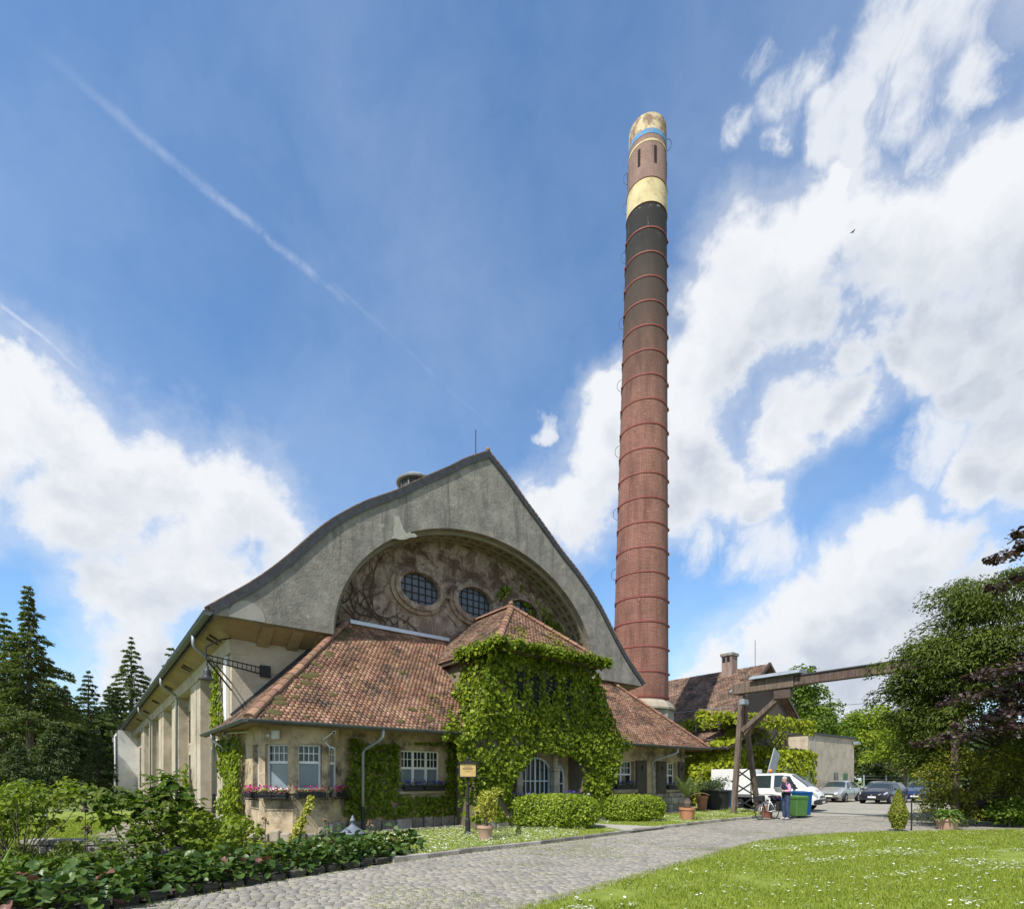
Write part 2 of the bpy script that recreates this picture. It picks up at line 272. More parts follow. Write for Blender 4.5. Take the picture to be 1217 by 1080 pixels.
class MB:
    def __init__(s): s.v = []; s.f = []
    def add(s, vs, fs):
        o = len(s.v); s.v += [tuple(map(float, p)) for p in vs]; s.f += [tuple(i + o for i in f) for f in fs]; return s
    def box(s, x0, y0, z0, x1, y1, z1, mtx=None):
        vs = [(x, y, z) for z in (z0, z1) for y in (y0, y1) for x in (x0, x1)]
        if mtx is not None: vs = [mtx @ Vector(p) for p in vs]
        return s.add(vs, [(0, 2, 3, 1), (4, 5, 7, 6), (0, 1, 5, 4), (2, 6, 7, 3), (0, 4, 6, 2), (1, 3, 7, 5)])
    def bar(s, p, q, w, h, up=(0, 0, 1)):
        p, q = Vector(p), Vector(q); d = (q - p); L = d.length; d /= L; x = d.cross(Vector(up))
        if x.length < 1e-4: x = d.cross(Vector((1, 0, 0)))
        x.normalize(); y = x.cross(d)
        vs = [p + d * t + x * i * w / 2 + y * j * h / 2 for t in (0, L) for i, j in ((-1, -1), (1, -1), (1, 1), (-1, 1))]
        return s.add(vs, [(0, 1, 2, 3), (7, 6, 5, 4), (0, 4, 5, 1), (1, 5, 6, 2), (2, 6, 7, 3), (3, 7, 4, 0)])
    def tube(s, pts, r, n=8, cap=True):
        pts = [Vector(p) for p in pts]; rr = r if isinstance(r, (list, tuple)) else [r] * len(pts); vs = []; fs = []; x = None
        for i, p in enumerate(pts):
            d = (pts[min(i + 1, len(pts) - 1)] - pts[max(i - 1, 0)]).normalized()
            if x is None:
                x = d.cross(Vector((0, 0, 1)) if abs(d.z) < .9 else Vector((1, 0, 0))).normalized()
            else: x = (x - d * x.dot(d)).normalized()
            y = d.cross(x)
            vs += [p + (x * math.cos(t) + y * math.sin(t)) * rr[i] for t in [2 * math.pi * k / n for k in range(n)]]
        for i in range(len(pts) - 1):
            for k in range(n): fs.append((i * n + k, i * n + (k + 1) % n, (i + 1) * n + (k + 1) % n, (i + 1) * n + k))
        if cap: fs += [tuple(range(n))[::-1], tuple((len(pts) - 1) * n + k for k in range(n))]
        return s.add(vs, fs)
    def lathe(s, prof, n=24, c=(0, 0, 0), lean=(0, 0)):
        vs = []; fs = []
        for r, z in prof:
            vs += [(c[0] + lean[0] * z + r * math.cos(2 * math.pi * k / n), c[1] + lean[1] * z + r * math.sin(2 * math.pi * k / n), c[2] + z) for k in range(n)]
        for i in range(len(prof) - 1):
            for k in range(n): fs.append((i * n + k, i * n + (k + 1) % n, (i + 1) * n + (k + 1) % n, (i + 1) * n + k))
        if prof[0][0] > 1e-4: fs.append(tuple(range(n))[::-1])
        if prof[-1][0] > 1e-4: fs.append(tuple((len(prof) - 1) * n + k for k in range(n)))
        return s.add(vs, fs)
    def poly(s, pts): return s.add(pts, [tuple(range(len(pts)))])
    def prism(s, pts, off):
        k = len(pts); off = Vector(off); q = [Vector(p) + off for p in pts]
        return s.add(list(pts) + q, [tuple(range(k))[::-1], tuple(range(k, 2 * k))] + [(i, (i + 1) % k, k + (i + 1) % k, k + i) for i in range(k)])
    def sphere(s, c, r, n=10, m=6, sc=(1, 1, 1)):
        pr = [(max(1e-5, math.sin(math.pi * i / m)), -math.cos(math.pi * i / m)) for i in range(m + 1)]
        vs = [(c[0] + r * sc[0] * a * math.cos(2 * math.pi * k / n), c[1] + r * sc[1] * a * math.sin(2 * math.pi * k / n), c[2] + r * sc[2] * z) for a, z in pr for k in range(n)]
        return s.add(vs, [(i * n + k, i * n + (k + 1) % n, (i + 1) * n + (k + 1) % n, (i + 1) * n + k) for i in range(m) for k in range(n)])
    def mesh(s, name, mat, smooth=False, fix=True):
        me = bpy.data.meshes.new(name); me.from_pydata(s.v, [], s.f)
        if fix:
            bm = bmesh.new(); bm.from_mesh(me); bmesh.ops.recalc_face_normals(bm, faces=bm.faces); bm.to_mesh(me); bm.free()
        if smooth:
            for p in me.polygons: p.use_smooth = True
        if isinstance(mat, (list, tuple)):
            for x in mat: me.materials.append(x)
        else: me.materials.append(mat)
        return me
    def build(s, name, mat, parent=None, smooth=False, bevel=0., fix=True, seg=1):
        o = link(bpy.data.objects.new(name, s.mesh(name, mat, smooth, fix)), parent)
        if bevel:
            bv = o.modifiers.new('bevel', 'BEVEL'); bv.width = bevel; bv.segments = seg; bv.limit_method = 'ANGLE'; bv.angle_limit = R(40)
        return o
def smooth_by_angle(o, ang=40):
    o.data.polygons.foreach_set('use_smooth', np.ones(len(o.data.polygons), bool)); o.data.set_sharp_from_angle(angle=R(ang)); return o
def inpoly(P, poly):
    P = np.asarray(P); x, y = P[:, 0], P[:, 1]; ins = np.zeros(len(P), bool); k = len(poly)
    for i in range(k):
        x0, y0 = poly[i]; x1, y1 = poly[(i + 1) % k]
        c = ((y0 > y) != (y1 > y)) & (x < (x1 - x0) * (y - y0) / ((y1 - y0) if y1 != y0 else 1e-9) + x0); ins ^= c
    return ins
def unit(a): return a / np.maximum(1e-9, np.linalg.norm(a, axis=1, keepdims=True))
def leaf_np(P, Nr, size, asp=.85, fold=.12, jit=.5, down=0., spread=(.6, 1.25), tang=None):
    """P points, Nr normals -> folded six-cornered leaves (two quads each)"""
    k = len(P); n = unit(np.asarray(Nr, float) + jit * rng.normal(size=(k, 3)))
    t = rng.normal(size=(k, 3)) if tang is None else np.asarray(tang) + .35 * rng.normal(size=(k, 3))
    t[:, 2] -= down * 1.5; t = unit(t - n * (t * n).sum(1, keepdims=True)); b = np.cross(n, t)
    s = (size * rng.uniform(*spread, k))[:, None]
    w = asp * s
    V = np.stack([P - .45 * t * s, P - .12 * t * s + .5 * b * w + fold * n * s, P + .28 * t * s + .36 * b * w + fold * n * s, P + .55 * t * s, P + .28 * t * s - .36 * b * w + fold * n * s, P - .12 * t * s - .5 * b * w + fold * n * s], 1).reshape(-1, 3)
    o = (np.arange(k) * 6)[:, None]
    F = np.stack([o + np.array([0, 3, 2, 1]), o + np.array([0, 5, 4, 3])], 1).reshape(-1, 4)
    return V, F
def leaves(name, P, Nr, size, mat, parent=None, **k):
    V, F = leaf_np(np.asarray(P, float), np.asarray(Nr, float), size, **k); return mesh_np(name, V, F, mat, parent)
def blob_points(clumps, total, shell=(.72, 1.05), squash=1., low=-.55):
    """points through the outer shell of many clumps (x, y, z, r)"""
    C = np.asarray(clumps, float); w = C[:, 3] ** 2; idx = rng.choice(len(C), total, p=w / w.sum())
    d = unit(rng.normal(size=(total, 3))); d[:, 2] = np.where(d[:, 2] < low, -d[:, 2], d[:, 2])
    r = C[idx, 3] * rng.uniform(*shell, total); P = C[idx, :3] + d * r[:, None] * np.array([1, 1, squash])
    return P, d
def noise3(P, s=1., seed=0):
    """cheap smooth pseudo-noise in -1..1"""
    P = np.asarray(P) * s; q = np.random.default_rng(seed); o = np.zeros(len(P))
    for i in range(6):
        k = q.normal(size=3) * (1 + .55 * i); o += np.sin(P @ k + q.uniform(0, 6.3)) / (1 + .35 * i)
    return o / 3.

# ================================================================== GROUND
m, n, b = new_mat('meadow_ground'); co = n.n('ShaderNodeTexCoord').outputs['Object']
n.set(b.inputs['Base Color'], n.mix(n.ss(n.noise(co, .5, 8, .7), .5, .66), n.ramp(n.noise(co, 1.4, 10, .7), [(.3, (.07, .11, .02)), (.5, (.12, .17, .035)), (.7, (.19, .22, .06))]), (.3, .25, .12, 1)))
b.inputs['Roughness'].default_value = .95; bp = n.n('ShaderNodeBump'); bp.inputs['Strength'].default_value = .9; bp.inputs['Distance'].default_value = .05
n.set(bp.inputs['Height'], n.noise(co, 30, 6)); n.set(b.inputs['Normal'], bp.outputs[0]); M['meadow'] = m
m, n, b = new_mat('lawn_ground'); co = n.n('ShaderNodeTexCoord').outputs['Object']
n.set(b.inputs['Base Color'], n.ramp(n.noise(co, 3, 10, .7), [(.3, (.13, .18, .016)), (.5, (.22, .28, .03)), (.7, (.31, .36, .06))]))
b.inputs['Roughness'].default_value = .95; bp = n.n('ShaderNodeBump'); bp.inputs['Strength'].default_value = .9; bp.inputs['Distance'].default_value = .04
n.set(bp.inputs['Height'], n.noise(co, 60, 6)); n.set(b.inputs['Normal'], bp.outputs[0]); M['lawn'] = m
m, n, b = new_mat('mossy_paving_bed'); geo_ = n.n('ShaderNodeTexCoord').outputs['Object']
n.set(b.inputs['Base Color'], n.mix(n.ss(n.noise(geo_, 1.1, 7, .7), .42, .62), (.2, .185, .14, 1), (.27, .245, .085, 1)))
b.inputs['Roughness'].default_value = .95; M['joint'] = m
m, n, b = new_mat('far_paving'); geo_ = n.n('ShaderNodeTexCoord').outputs['Object']
bk = n.n('ShaderNodeTexBrick'); mp = n.n('ShaderNodeMapping'); mp.inputs['Rotation'].default_value = (0, 0, -TH); n.set(mp.inputs[0], geo_); n.set(bk.inputs[0], mp.outputs[0])
bk.inputs['Scale'].default_value = 1; bk.inputs['Brick Width'].default_value = .17; bk.inputs['Row Height'].default_value = .13; bk.inputs['Mortar Size'].default_value = .012
for i, c in enumerate([(.34, .32, .285, 1), (.27, .26, .24, 1), (.19, .19, .1, 1)]): bk.inputs[1 + i].default_value = c
n.set(b.inputs['Base Color'], n.mix(n.ss(n.noise(geo_, .35, 8, .7), .4, .7), bk.outputs[0], (.36, .33, .27, 1))); b.inputs['Roughness'].default_value = .9
bp = n.n('ShaderNodeBump'); bp.inputs['Strength'].default_value = .5; bp.inputs['Distance'].default_value = .02; n.set(bp.inputs['Height'], n.math('SUBTRACT', 1, bk.outputs[1])); n.set(b.inputs['Normal'], bp.outputs[0]); M['farpave'] = m
m, n, b = new_mat('cobble'); geo_ = n.n('ShaderNodeNewGeometry'); co = geo_.outputs['Position']
rv = n.math('FRACT', n.math('ADD', geo_.outputs['Random Per Island'], n.n('ShaderNodeObjectInfo').outputs['Random']))
col = n.ramp(rv, [(0, (.19, .18, .165)), (.35, (.235, .218, .192)), (.7, (.275, .25, .215)), (1, (.325, .295, .25))])
col = n.mix(n.ss(n.noise(co, 2.5, 9, .7), .45, .72), col, (.3, .275, .2, 1)); col = n.mix(n.ss(n.noise(n.vm('ADD', co, (5, 3, 1)), .5, 7, .7), .5, .72), col, (.17, .16, .135, 1))
n.set(b.inputs['Base Color'], col); b.inputs['Roughness'].default_value = .8
bp = n.n('ShaderNodeBump'); bp.inputs['Strength'].default_value = .3; bp.inputs['Distance'].default_value = .008; n.set(bp.inputs['Height'], n.noise(co, 70, 6)); n.set(b.inputs['Normal'], bp.outputs[0]); M['cobble'] = m

def sheet(name, pts, z, mat, parent=None):
    return MB().poly([(x, y, z) for x, y in pts]).build(name, M[mat], parent)
g = MB().poly([(-900, -300, 0), (900, -300, 0), (900, 1500, 0), (-900, 1500, 0)]).build('ground', M['meadow']); tag(g, kind='structure')
KERB = [(-7.4, 3.0), (-6.2, 5.0), (-4.9, 7.03), (-4.04, 8.42), (-3.13, 9.65), (-2.08, 11.0), (-.92, 12.19), (.6, 13.62), (2.16, 15.16), (4.8, 17.9), (7.81, 20.8), (10.46, 23.06), (11.4, 23.9)]
LAWN = [(-1.6, 3.0), (-.6, 5.4), (.34, 7.03), (1.96, 8.92), (4.1, 11.4), (6.4, 14.1), (8.1, 15.45), (9.94, 16.4), (12.02, 17.05), (14.5, 17.6), (19, 18.2), (30, 17.5), (30, 3)]
YARD = KERB + [(11.9, 26.2), (12.6, 31), (10.5, 37), (18, 48), (40, 64), (70, 70), (70, 40), (30, 34.5), (21, 25), (15.2, 20.0), (19, 20.2), (19, 18.2), (14.5, 17.6), (12.02, 17.05), (9.94, 16.4), (8.1, 15.45), (6.4, 14.1), (4.1, 11.4), (1.96, 8.92), (.34, 7.03), (-.6, 5.4), (-1.6, 3.0)]
road = sheet('road', YARD, .004, 'joint'); tag(road, kind='structure')
sheet('far_paving', [(4, 25), (45, 25), (70, 70), (4, 70)], .001, 'joint', None)['kind'] = 'structure'
# --- cobbles: stones laid in rows along the building; the nearest 300 are stones of their own
ROWH, STW = .115, .145
rows = []
th = TH - .35
ca, sa = math.cos(th), math.sin(th)
cand = []
for r in range(-70, 310):
    yy = r * ROWH; x = -30 + random.random() * .2
    while x < 40:
        w = STW * random.uniform(.78, 1.25); cand.append((x + w / 2, yy, w)); x += w
cand = np.array(cand); wx = cand[:, 0] * ca - cand[:, 1] * sa; wy = cand[:, 0] * sa + cand[:, 1] * ca
keep = inpoly(np.stack([wx, wy], 1), YARD) & (wy > 6.2) & (wy < 25.5) & (np.abs(wx) < wy * .97)
wx, wy, ww = wx[keep], wy[keep], cand[keep, 2]
wx += rng.normal(0, .006, len(wx)); wy += rng.normal(0, .006, len(wy))
def stone_v(w, h, top, j):
    a, c = w / 2 - .004, h / 2 - .004; i = .007
    v = np.array([(-a, -c, 0), (a, -c, 0), (a, c, 0), (-a, c, 0), (-a + .003, -c + .003, top - .005), (a - .003, -c + .003, top - .005), (a - .003, c - .003, top - .005), (-a + .003, c - .003, top - .005), (-a + i, -c + i, top), (a - i, -c + i, top), (a - i, c - i, top), (-a + i, c - i, top)])
    v[8:] += j.normal(0, .0014, (4, 3)); v[4:8, :2] += j.normal(0, .002, (4, 2)); return v
SF = np.array([(0, 1, 5, 4), (1, 2, 6, 5), (2, 3, 7, 6), (3, 0, 4, 7), (4, 5, 9, 8), (5, 6, 10, 9), (6, 7, 11, 10), (7, 4, 8, 11), (8, 9, 10, 11)])
order = np.argsort(wy); rank = np.empty(len(wy), int); rank[order] = np.arange(len(wy))
invis = (np.abs(wx) < wy * .95) & (643 * 1.65 / wy + 926 < 1083)
near = [i for i in order if invis[i]][:300]; nearset = set(near)
smesh = [mesh_np('cobblestone', stone_v(w, ROWH, .014, rng), SF, M['cobble'], obj=False) for w in (.12, .132, .145, .158, .17, .126, .139, .164)]
for i in near:
    k = int(np.argmin([abs(w - ww[i]) for w in (.12, .132, .145, .158, .17)])) if random.random() < .6 else random.choice([5, 6, 7])
    inst('cobblestone', smesh[k], road, (wx[i], wy[i], .002 + random.uniform(-.001, .001)), (random.gauss(0, .005), random.gauss(0, .005), th + random.gauss(0, .015)), (ww[i] / (.12, .132, .145, .158, .17, .126, .139, .164)[k], random.uniform(.93, 1.03), 1))
Vs = []; Fs = []; o = 0
for i in range(len(wx)):
    if i in nearset: continue
    v = stone_v(ww[i], ROWH, .014, rng); v[:, 2] += rng.normal(0, .0013); a = th + rng.normal(0, .015); c_, s_ = math.cos(a), math.sin(a)
    q = v.copy(); q[:, 0] = wx[i] + v[:, 0] * c_ - v[:, 1] * s_; q[:, 1] = wy[i] + v[:, 0] * s_ + v[:, 1] * c_; q[:, 2] += .002
    Vs.append(q); Fs.append(SF + o); o += 12
tag(mesh_np('cobblestones', np.concatenate(Vs), np.concatenate(Fs), M['cobble'], road), kind='stuff')
fp = sheet('yard_paving', [p for p in KERB[-1:]] + [(11.9, 26.2), (12.6, 31), (10.5, 37), (18, 48), (40, 64), (70, 70), (70, 40), (30, 34.5), (22.5, 26.6), (20.3, 24.6)], .022, 'farpave'); tag(fp, kind='structure')

# --- kerb stones along the front verge, one by one
kerb = MB().poly([(x, y, .003) for x, y in [(-2.08, 11.0), (-2.0, 11.08), (11.4, 24.0), (11.5, 23.9)]]).build('kerb', M['concrete']); tag(kerb, kind='structure')
kst = [MB().box(-.5, -.07, -.04, .5, .07, .115).mesh('kerb_stone', M['stone']) for _ in range(1)]
def along(pts, step):
    out = []; carry = 0.
    for (x0, y0), (x1, y1) in zip(pts, pts[1:]):
        L = math.hypot(x1 - x0, y1 - y0); t = carry
        while t < L: out.append((x0 + (x1 - x0) * t / L, y0 + (y1 - y0) * t / L, math.atan2(y1 - y0, x1 - x0))); t += step
        carry = t - L
    return out
for i, (x, y, a) in enumerate(along(KERB[5:], .86)):
    o = inst('kerb_stone', kst[0], kerb, (x, y, random.uniform(-.012, .01)), (0, 0, a + random.gauss(0, .015)), (.84, 1, 1))
    bv = o.modifiers.new('bevel', 'BEVEL'); bv.width = .012; bv.segments = 1
# --- verge in front of the annex, drip strip, porch path
VERGE = KERB[5:] + [(11.9, 26.2), (12.6, 30.5)] + [tuple(W(17.5, 2.0)[:2]), tuple(W(16.2, -.2)[:2]), tuple(W(-1.2, -.45)[:2]), (-3.6, 13.6)]
verge = sheet('verge_lawn', VERGE, .08, 'lawn'); tag(verge, kind='structure')
tag(sheet('garden_path', [tuple(W(5.4, -1.2)[:2]), tuple(W(6.9, -1.2)[:2]), tuple(W(7.3, -3.0)[:2]), tuple(W(7.9, -4.5)[:2]), tuple(W(5.8, -4.75)[:2]), tuple(W(6.3, -3.1)[:2])], .088, 'concrete'), kind='structure')
strip = MB(); strip.poly([tuple(W(-.9, -.42, .09)), tuple(W(3.3, -.42, .09)), tuple(W(3.3, -.12, .09)), tuple(W(-.9, -.12, .09))]); strip.poly([tuple(W(8.5, -.42, .09)), tuple(W(16, -.42, .09)), tuple(W(16, -.12, .09)), tuple(W(8.5, -.12, .09))])
tag(strip.build('drip_strip', M['concrete']), kind='structure')
for a0, a1 in ((-.9, 3.3), (8.5, 16.0)):
    x = a0
    while x < a1 - .2:
        w = min(1.0, a1 - x); o = MB().box(x + .01, -.5, 0, x + w - .01, -.42, .15).build('edging_slab', M['stone'], bpy.data.objects['drip_strip']); o.location = (P0[0], P0[1], 0); o.rotation_euler = (0, 0, TH); x += w
lawn = sheet('lawn', LAWN, .012, 'lawn'); tag(lawn, kind='structure')
# left lawn behind the bed
tag(sheet('left_path', [(-11.9, 15.2), (-9.6, 14.2), (-9.9, 16), (-14.8, 25.5), (-16.0, 28), (-19, 28.5), (-15.6, 22)], .006, 'gravel'), kind='structure')
LL = [(-40, 12.2), (-12.6, 11.6), (-8.5, 11.4), (-8.8, 13.5), (-12.2, 15.5), (-15, 21), (-18.5, 28), (-45, 27)]
tag(sheet('left_lawn', LL, .005, 'lawn'), kind='structure')

# ================================================================== POWER HALL
CX = 5.34
PROF = [(0, 14.50), (.9, 13.93), (1.75, 13.27), (2.85, 12.47), (3.95, 11.64), (5.0, 10.95), (5.75, 10.36), (6.4, 9.76), (7.0, 9.08), (7.55, 8.44), (8.1, 7.86), (8.7, 7.3), (9.25, 6.85), (9.72, 6.46)]
pa = np.array(PROF)
def top_z(d): return float(np.interp(abs(d), pa[:, 0], pa[:, 1]))
def catmull(pts, n=5):
    P = [np.array(p, float) for p in pts]; P = [2 * P[0] - P[1]] + P + [2 * P[-1] - P[-2]]; out = []
    for i in range(1, len(P) - 2):
        for k in range(n):
            t = k / n; out.append(.5 * (2 * P[i] + (P[i + 1] - P[i - 1]) * t + (2 * P[i - 1] - 5 * P[i] + 4 * P[i + 1] - P[i + 2]) * t * t + (3 * P[i] - P[i - 1] - 3 * P[i + 1] + P[i + 2]) * t ** 3))
    out.append(P[-2]); return out
half = catmull(PROF, 4); half[0] = np.array(PROF[0])
ZS = 6.38; AR, AH = 6.2, 4.93; BG = 2.0; BW = 3.05; BEND = 60.
hall = bframe('power_hall', 'big grey rendered hall with a curved gable and a deep arch over oval windows', 'hall')
def arch_z(d): return ZS + AH * math.sqrt(max(0, 1 - (d / AR) ** 2)) if abs(d) < AR else ZS
hd = np.array([p[0] for p in half]); hz = np.array([p[1] for p in half])
ds = sorted(set([round(x, 3) for x in list(hd) + list(-hd) + [AR * math.sin(math.pi * k / 80) for k in range(-40, 41)]]))
mb = MB(); T = BG + .26; vs = []; fs = []
for d in ds:
    z0 = arch_z(d); z1 = float(np.interp(abs(d), hd, hz))
    vs += [(CX + d, BG, z0), (CX + d, BG, z1), (CX + d, T, z0), (CX + d, T, z1)]
for i in range(len(ds) - 1):
    p, q = 4 * i, 4 * i + 4
    fs += [(p, q, q + 1, p + 1), (p + 2, p + 3, q + 3, q + 2), (p, p + 2, q + 2, q)]
mb.add(vs, fs); mb.build('gable_wall', M['gable'], hall)
# arch soffit (barrel) with coffers
sof = MB(); arc = [(CX + AR * math.sin(t), ZS + AH * math.cos(t)) for t in [math.pi * (k / 96 - .5) for k in range(97)]]
sof.add([(a, y, z) for a, z in arc for y in (T - .005, BW + .02)], [(2 * i, 2 * i + 2, 2 * i + 3, 2 * i + 1) for i in range(96)])
sof.build('arch_soffit', M['archsoffit'], hall, smooth=True)
RB = MB().box(-.09, 0, -.1, .09, 1, .1).mesh('coffer_rib', M['archsoffit'])
for k in range(1, 34):
    t = math.pi * (k / 34 - .5); a = CX + AR * math.sin(t) * .993; z = ZS + AH * math.cos(t) * .993
    nx, nz = AH * math.sin(t), AR * math.cos(t)
    inst('coffer_rib', RB, hall, (a, T + .01, z), (0, math.atan2(nx, nz), 0), (1, BW - T - .03, 1))
for y in (T + .05, (T + BW) / 2, BW - .08):
    ac2 = [(CX + (AR - .05) * math.sin(t), y, ZS + (AH - .05) * math.cos(t)) for t in [math.pi * (k / 80 - .5) for k in range(81)]]
    mb = MB()
    for p, q in zip(ac2, ac2[1:]): mb.bar(p, q, .17, .13, (0, 1, 0))
    mb.build('coffer_band', M['archsoffit'], hall)
# tympanum
mb = MB(); vs = []; fs = []
tz = [(CX + AR * 1.01 * math.sin(math.pi * (k / 60 - .5)), ZS + AH * 1.01 * math.cos(math.pi * (k / 60 - .5))) for k in range(61)]
mb.poly([(CX - AR * 1.01, BW, 5.4)] + [(a, BW, z) for a, z in tz] + [(CX + AR * 1.01, BW, 5.4)]); mb.build('arched_wall', M['tympanum'], hall)
mb = MB(); mb.box(-3.66, BW, 0, CX - AR * 1.01, BW + .3, 6.05); mb.box(CX + AR * 1.01, BW, 0, 14.3, BW + .3, 6.05); mb.box(CX - AR * 1.01, BW + .05, 0, CX + AR * 1.01, BW + .3, 6.05)
mb.build('front_wall', M['wall'], hall)
# sloping eave soffits: front under the gable legs, and all along the left side
mb = MB()
for s in (-1, 1):
    e0, e1 = CX + s * 9.72, CX + s * AR; wl = CX + s * 9.0
    mb.add([(e0, T, ZS), (e1, T, ZS), (e1, BW, 5.98), (wl, BW, 5.98)], [(0, 1, 2, 3)])
    mb.add([(e0, T, ZS), (e0, BEND, ZS), (wl, BEND, 5.98), (wl, BW, 5.98)], [(0, 1, 2, 3)])
mb.build('eave_soffit', M['soffit'], hall)
for a in (-2.95, -2.05, -1.25):
    o = MB().prism([(a, T + .04, ZS - .1), (a, BW - .02, 6.0 - .12), (a, BW - .02, 6.05), (a, T + .04, ZS + .0)], (.34, 0, 0)).build('eave_bracket', M['soffit'], hall)
for bb in (3.9, 9.6, 15.6, 21.6, 27.6, 33.6):
    for k in (0, .45): MB().bar((-4.15, bb + k, ZS - .17), (-3.8, bb + k, 6.05), .07, .07).build('soffit_batten', M['shutter'], hall)
# roof
off = []
for s in (-1, 1):
    pts = [(CX + s * p[0], p[1]) for p in half]
    mb = MB(); vs = []; fs = []; kk = len(pts)
    for i, (a, z) in enumerate(pts):
        j0, j1 = max(0, i - 1), min(kk - 1, i + 1); tx, tz_ = pts[j1][0] - pts[j0][0], pts[j1][1] - pts[j0][1]; L = math.hypot(tx, tz_); nx, nz = -tz_ / L * s, tx / L * s
        if i == 0: nx, nz = 0, 1.15
        for bb in (BG - .045, BEND + .3): vs += [(a, bb, z - .0), (a + nx * .17, bb, z + nz * .17)]
    for i in range(kk - 1):
        p, q = 4 * i, 4 * i + 4
        fs += [(p, q, q + 1, p + 1), (p + 1, q + 1, q + 3, p + 3), (p + 2, p + 3, q + 3, q + 2), (p, p + 2, q + 2, q)]
    fs += [(4 * kk - 4, 4 * kk - 2, 4 * kk - 1, 4 * kk - 3)]
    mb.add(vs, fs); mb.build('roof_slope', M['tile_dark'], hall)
    # slate verge
    mb = MB(); vs = []; fs = []
    for i, (a, z) in enumerate(pts):
        j0, j1 = max(0, i - 1), min(kk - 1, i + 1); tx, tz_ = pts[j1][0] - pts[j0][0], pts[j1][1] - pts[j0][1]; L = math.hypot(tx, tz_); nx, nz = -tz_ / L * s, tx / L * s
        if i == 0: nx, nz = 0, 1.15
        lo = -.1 if s < 0 else -.05
        vs += [(a + nx * lo, BG - .05, z + nz * lo), (a + nx * .15, BG - .05, z + nz * .15), (a + nx * lo, BG - .02, z + nz * lo), (a + nx * .19, BG + .1, z + nz * .19)]
    for i in range(kk - 1):
        p, q = 4 * i, 4 * i + 4
        fs += [(p, q, q + 1, p + 1), (p, p + 2, q + 2, q), (p + 1, q + 1, q + 3, p + 3)]
    mb.add(vs, fs); mb.build('verge', M['slate'], hall)
# verge tiles read as small teeth along the roof edge
VT = MB().box(-.1, -.05, 0, .1, .12, .035).mesh('verge_tile', M['tile_one'])
for s in (-1, 1):
    pts = [(CX + s * p[0], p[1]) for p in half]; acc_ = 0
    for (a0, z0), (a1, z1) in zip(pts, pts[1:]):
        L = math.hypot(a1 - a0, z1 - z0); t = acc_
        while t < L:
            f = t / L; nx, nz = -(z1 - z0) / L * s, (a1 - a0) / L * s
            inst('verge_tile', VT, hall, (a0 + (a1 - a0) * f + nx * .175, BG - .0, z0 + (z1 - z0) * f + nz * .175), (0, -math.atan2(z1 - z0, a1 - a0), 0)); t += .23
        acc_ = t - L
MB().sphere((CX, BG, 14.74), .09, 8, 6).build('ridge_finial', M['tile_one'], hall)
# plaster repairs on the gable face
def gablepatch(uvs, name='plaster_patch', y=BG - .004):
    MB().poly([(a, y, z) for a, z in uvs]).build(name, M['gable_patch'], hall)
gablepatch([(1.15, 10.04), (1.3, 10.1), (1.5, 10.11), (1.72, 10.18), (1.95, 10.32), (2.12, 10.37), (2.2, 10.43), (2.08, 10.5), (1.98, 10.46), (1.9, 10.5), (1.78, 10.42), (1.66, 10.5), (1.6, 10.62), (1.56, 10.7), (1.5, 10.88), (1.42, 10.93), (1.36, 10.88), (1.3, 10.92), (1.27, 10.8), (1.31, 10.6), (1.25, 10.4), (1.27, 10.22)])
MB().poly([(-3.45 + .5 * math.cos(t), BG - .004, ZS + .01 + .55 * math.sin(t)) for t in [math.pi * k / 14 for k in range(15)]]).build('plaster_patch', M['concrete'], hall)
# oval windows
def ring(rx0, rz0, rx1, rz1, y0, y1, c, n_=40):
    vs = []; fs = []
    for k in range(n_):
        t = 2 * math.pi * k / n_
        for rx, rz, y in ((rx1, rz1, BW), (rx1, rz1, y0), (rx0, rz0, y1), (rx0 - .02, rz0 - .02, BW - .005)): vs.append((c[0] + rx * math.cos(t), y, c[1] + rz * math.sin(t)))
    for k in range(n_):
        for j in range(3): fs.append((4 * k + j, 4 * ((k + 1) % n_) + j, 4 * ((k + 1) % n_) + j + 1, 4 * k + j + 1))
    return MB().add(vs, fs)
for k, a in enumerate((CX - 2.52, CX, CX + 2.52)):
    c = (a, 8.9); o = ring(.86, .61, 1.06, .81, BW - .2, BW - .22, c).build('oval_window', M['tympanum'], hall)
    ring(1.055, .805, 1.2, .95, BW - .1, BW - .13, c).build('outer_moulding', M['tympanum'], o)
    MB().poly([(c[0] + .9 * math.cos(t), BW - .015, c[1] + .64 * math.sin(t)) for t in [2 * math.pi * j / 36 for j in range(36)]]).build('pane', M['leadglass'], o)
    gb = MB()
    for j in range(-2, 3):
        x = j * .29; h = .64 * math.sqrt(max(0, 1 - (x / .9) ** 2)); gb.box(c[0] + x - .015, BW - .05, c[1] - h, c[0] + x + .015, BW - .02, c[1] + h)
    for j in range(-2, 2):
        z = j * .27 + .13; h = .9 * math.sqrt(max(0, 1 - (z / .64) ** 2)); gb.box(c[0] - h, BW - .047, c[1] + z - .014, c[0] + h, BW - .022, c[1] + z + .014)
    gb.build('glazing_bars', M['iron'], o)
    if k < 2: MB().box(a + 1.08, BW - .12, 8.8, a + 1.44, BW, 9.0).build('link_block', M['tympanum'], hall, bevel=.015)
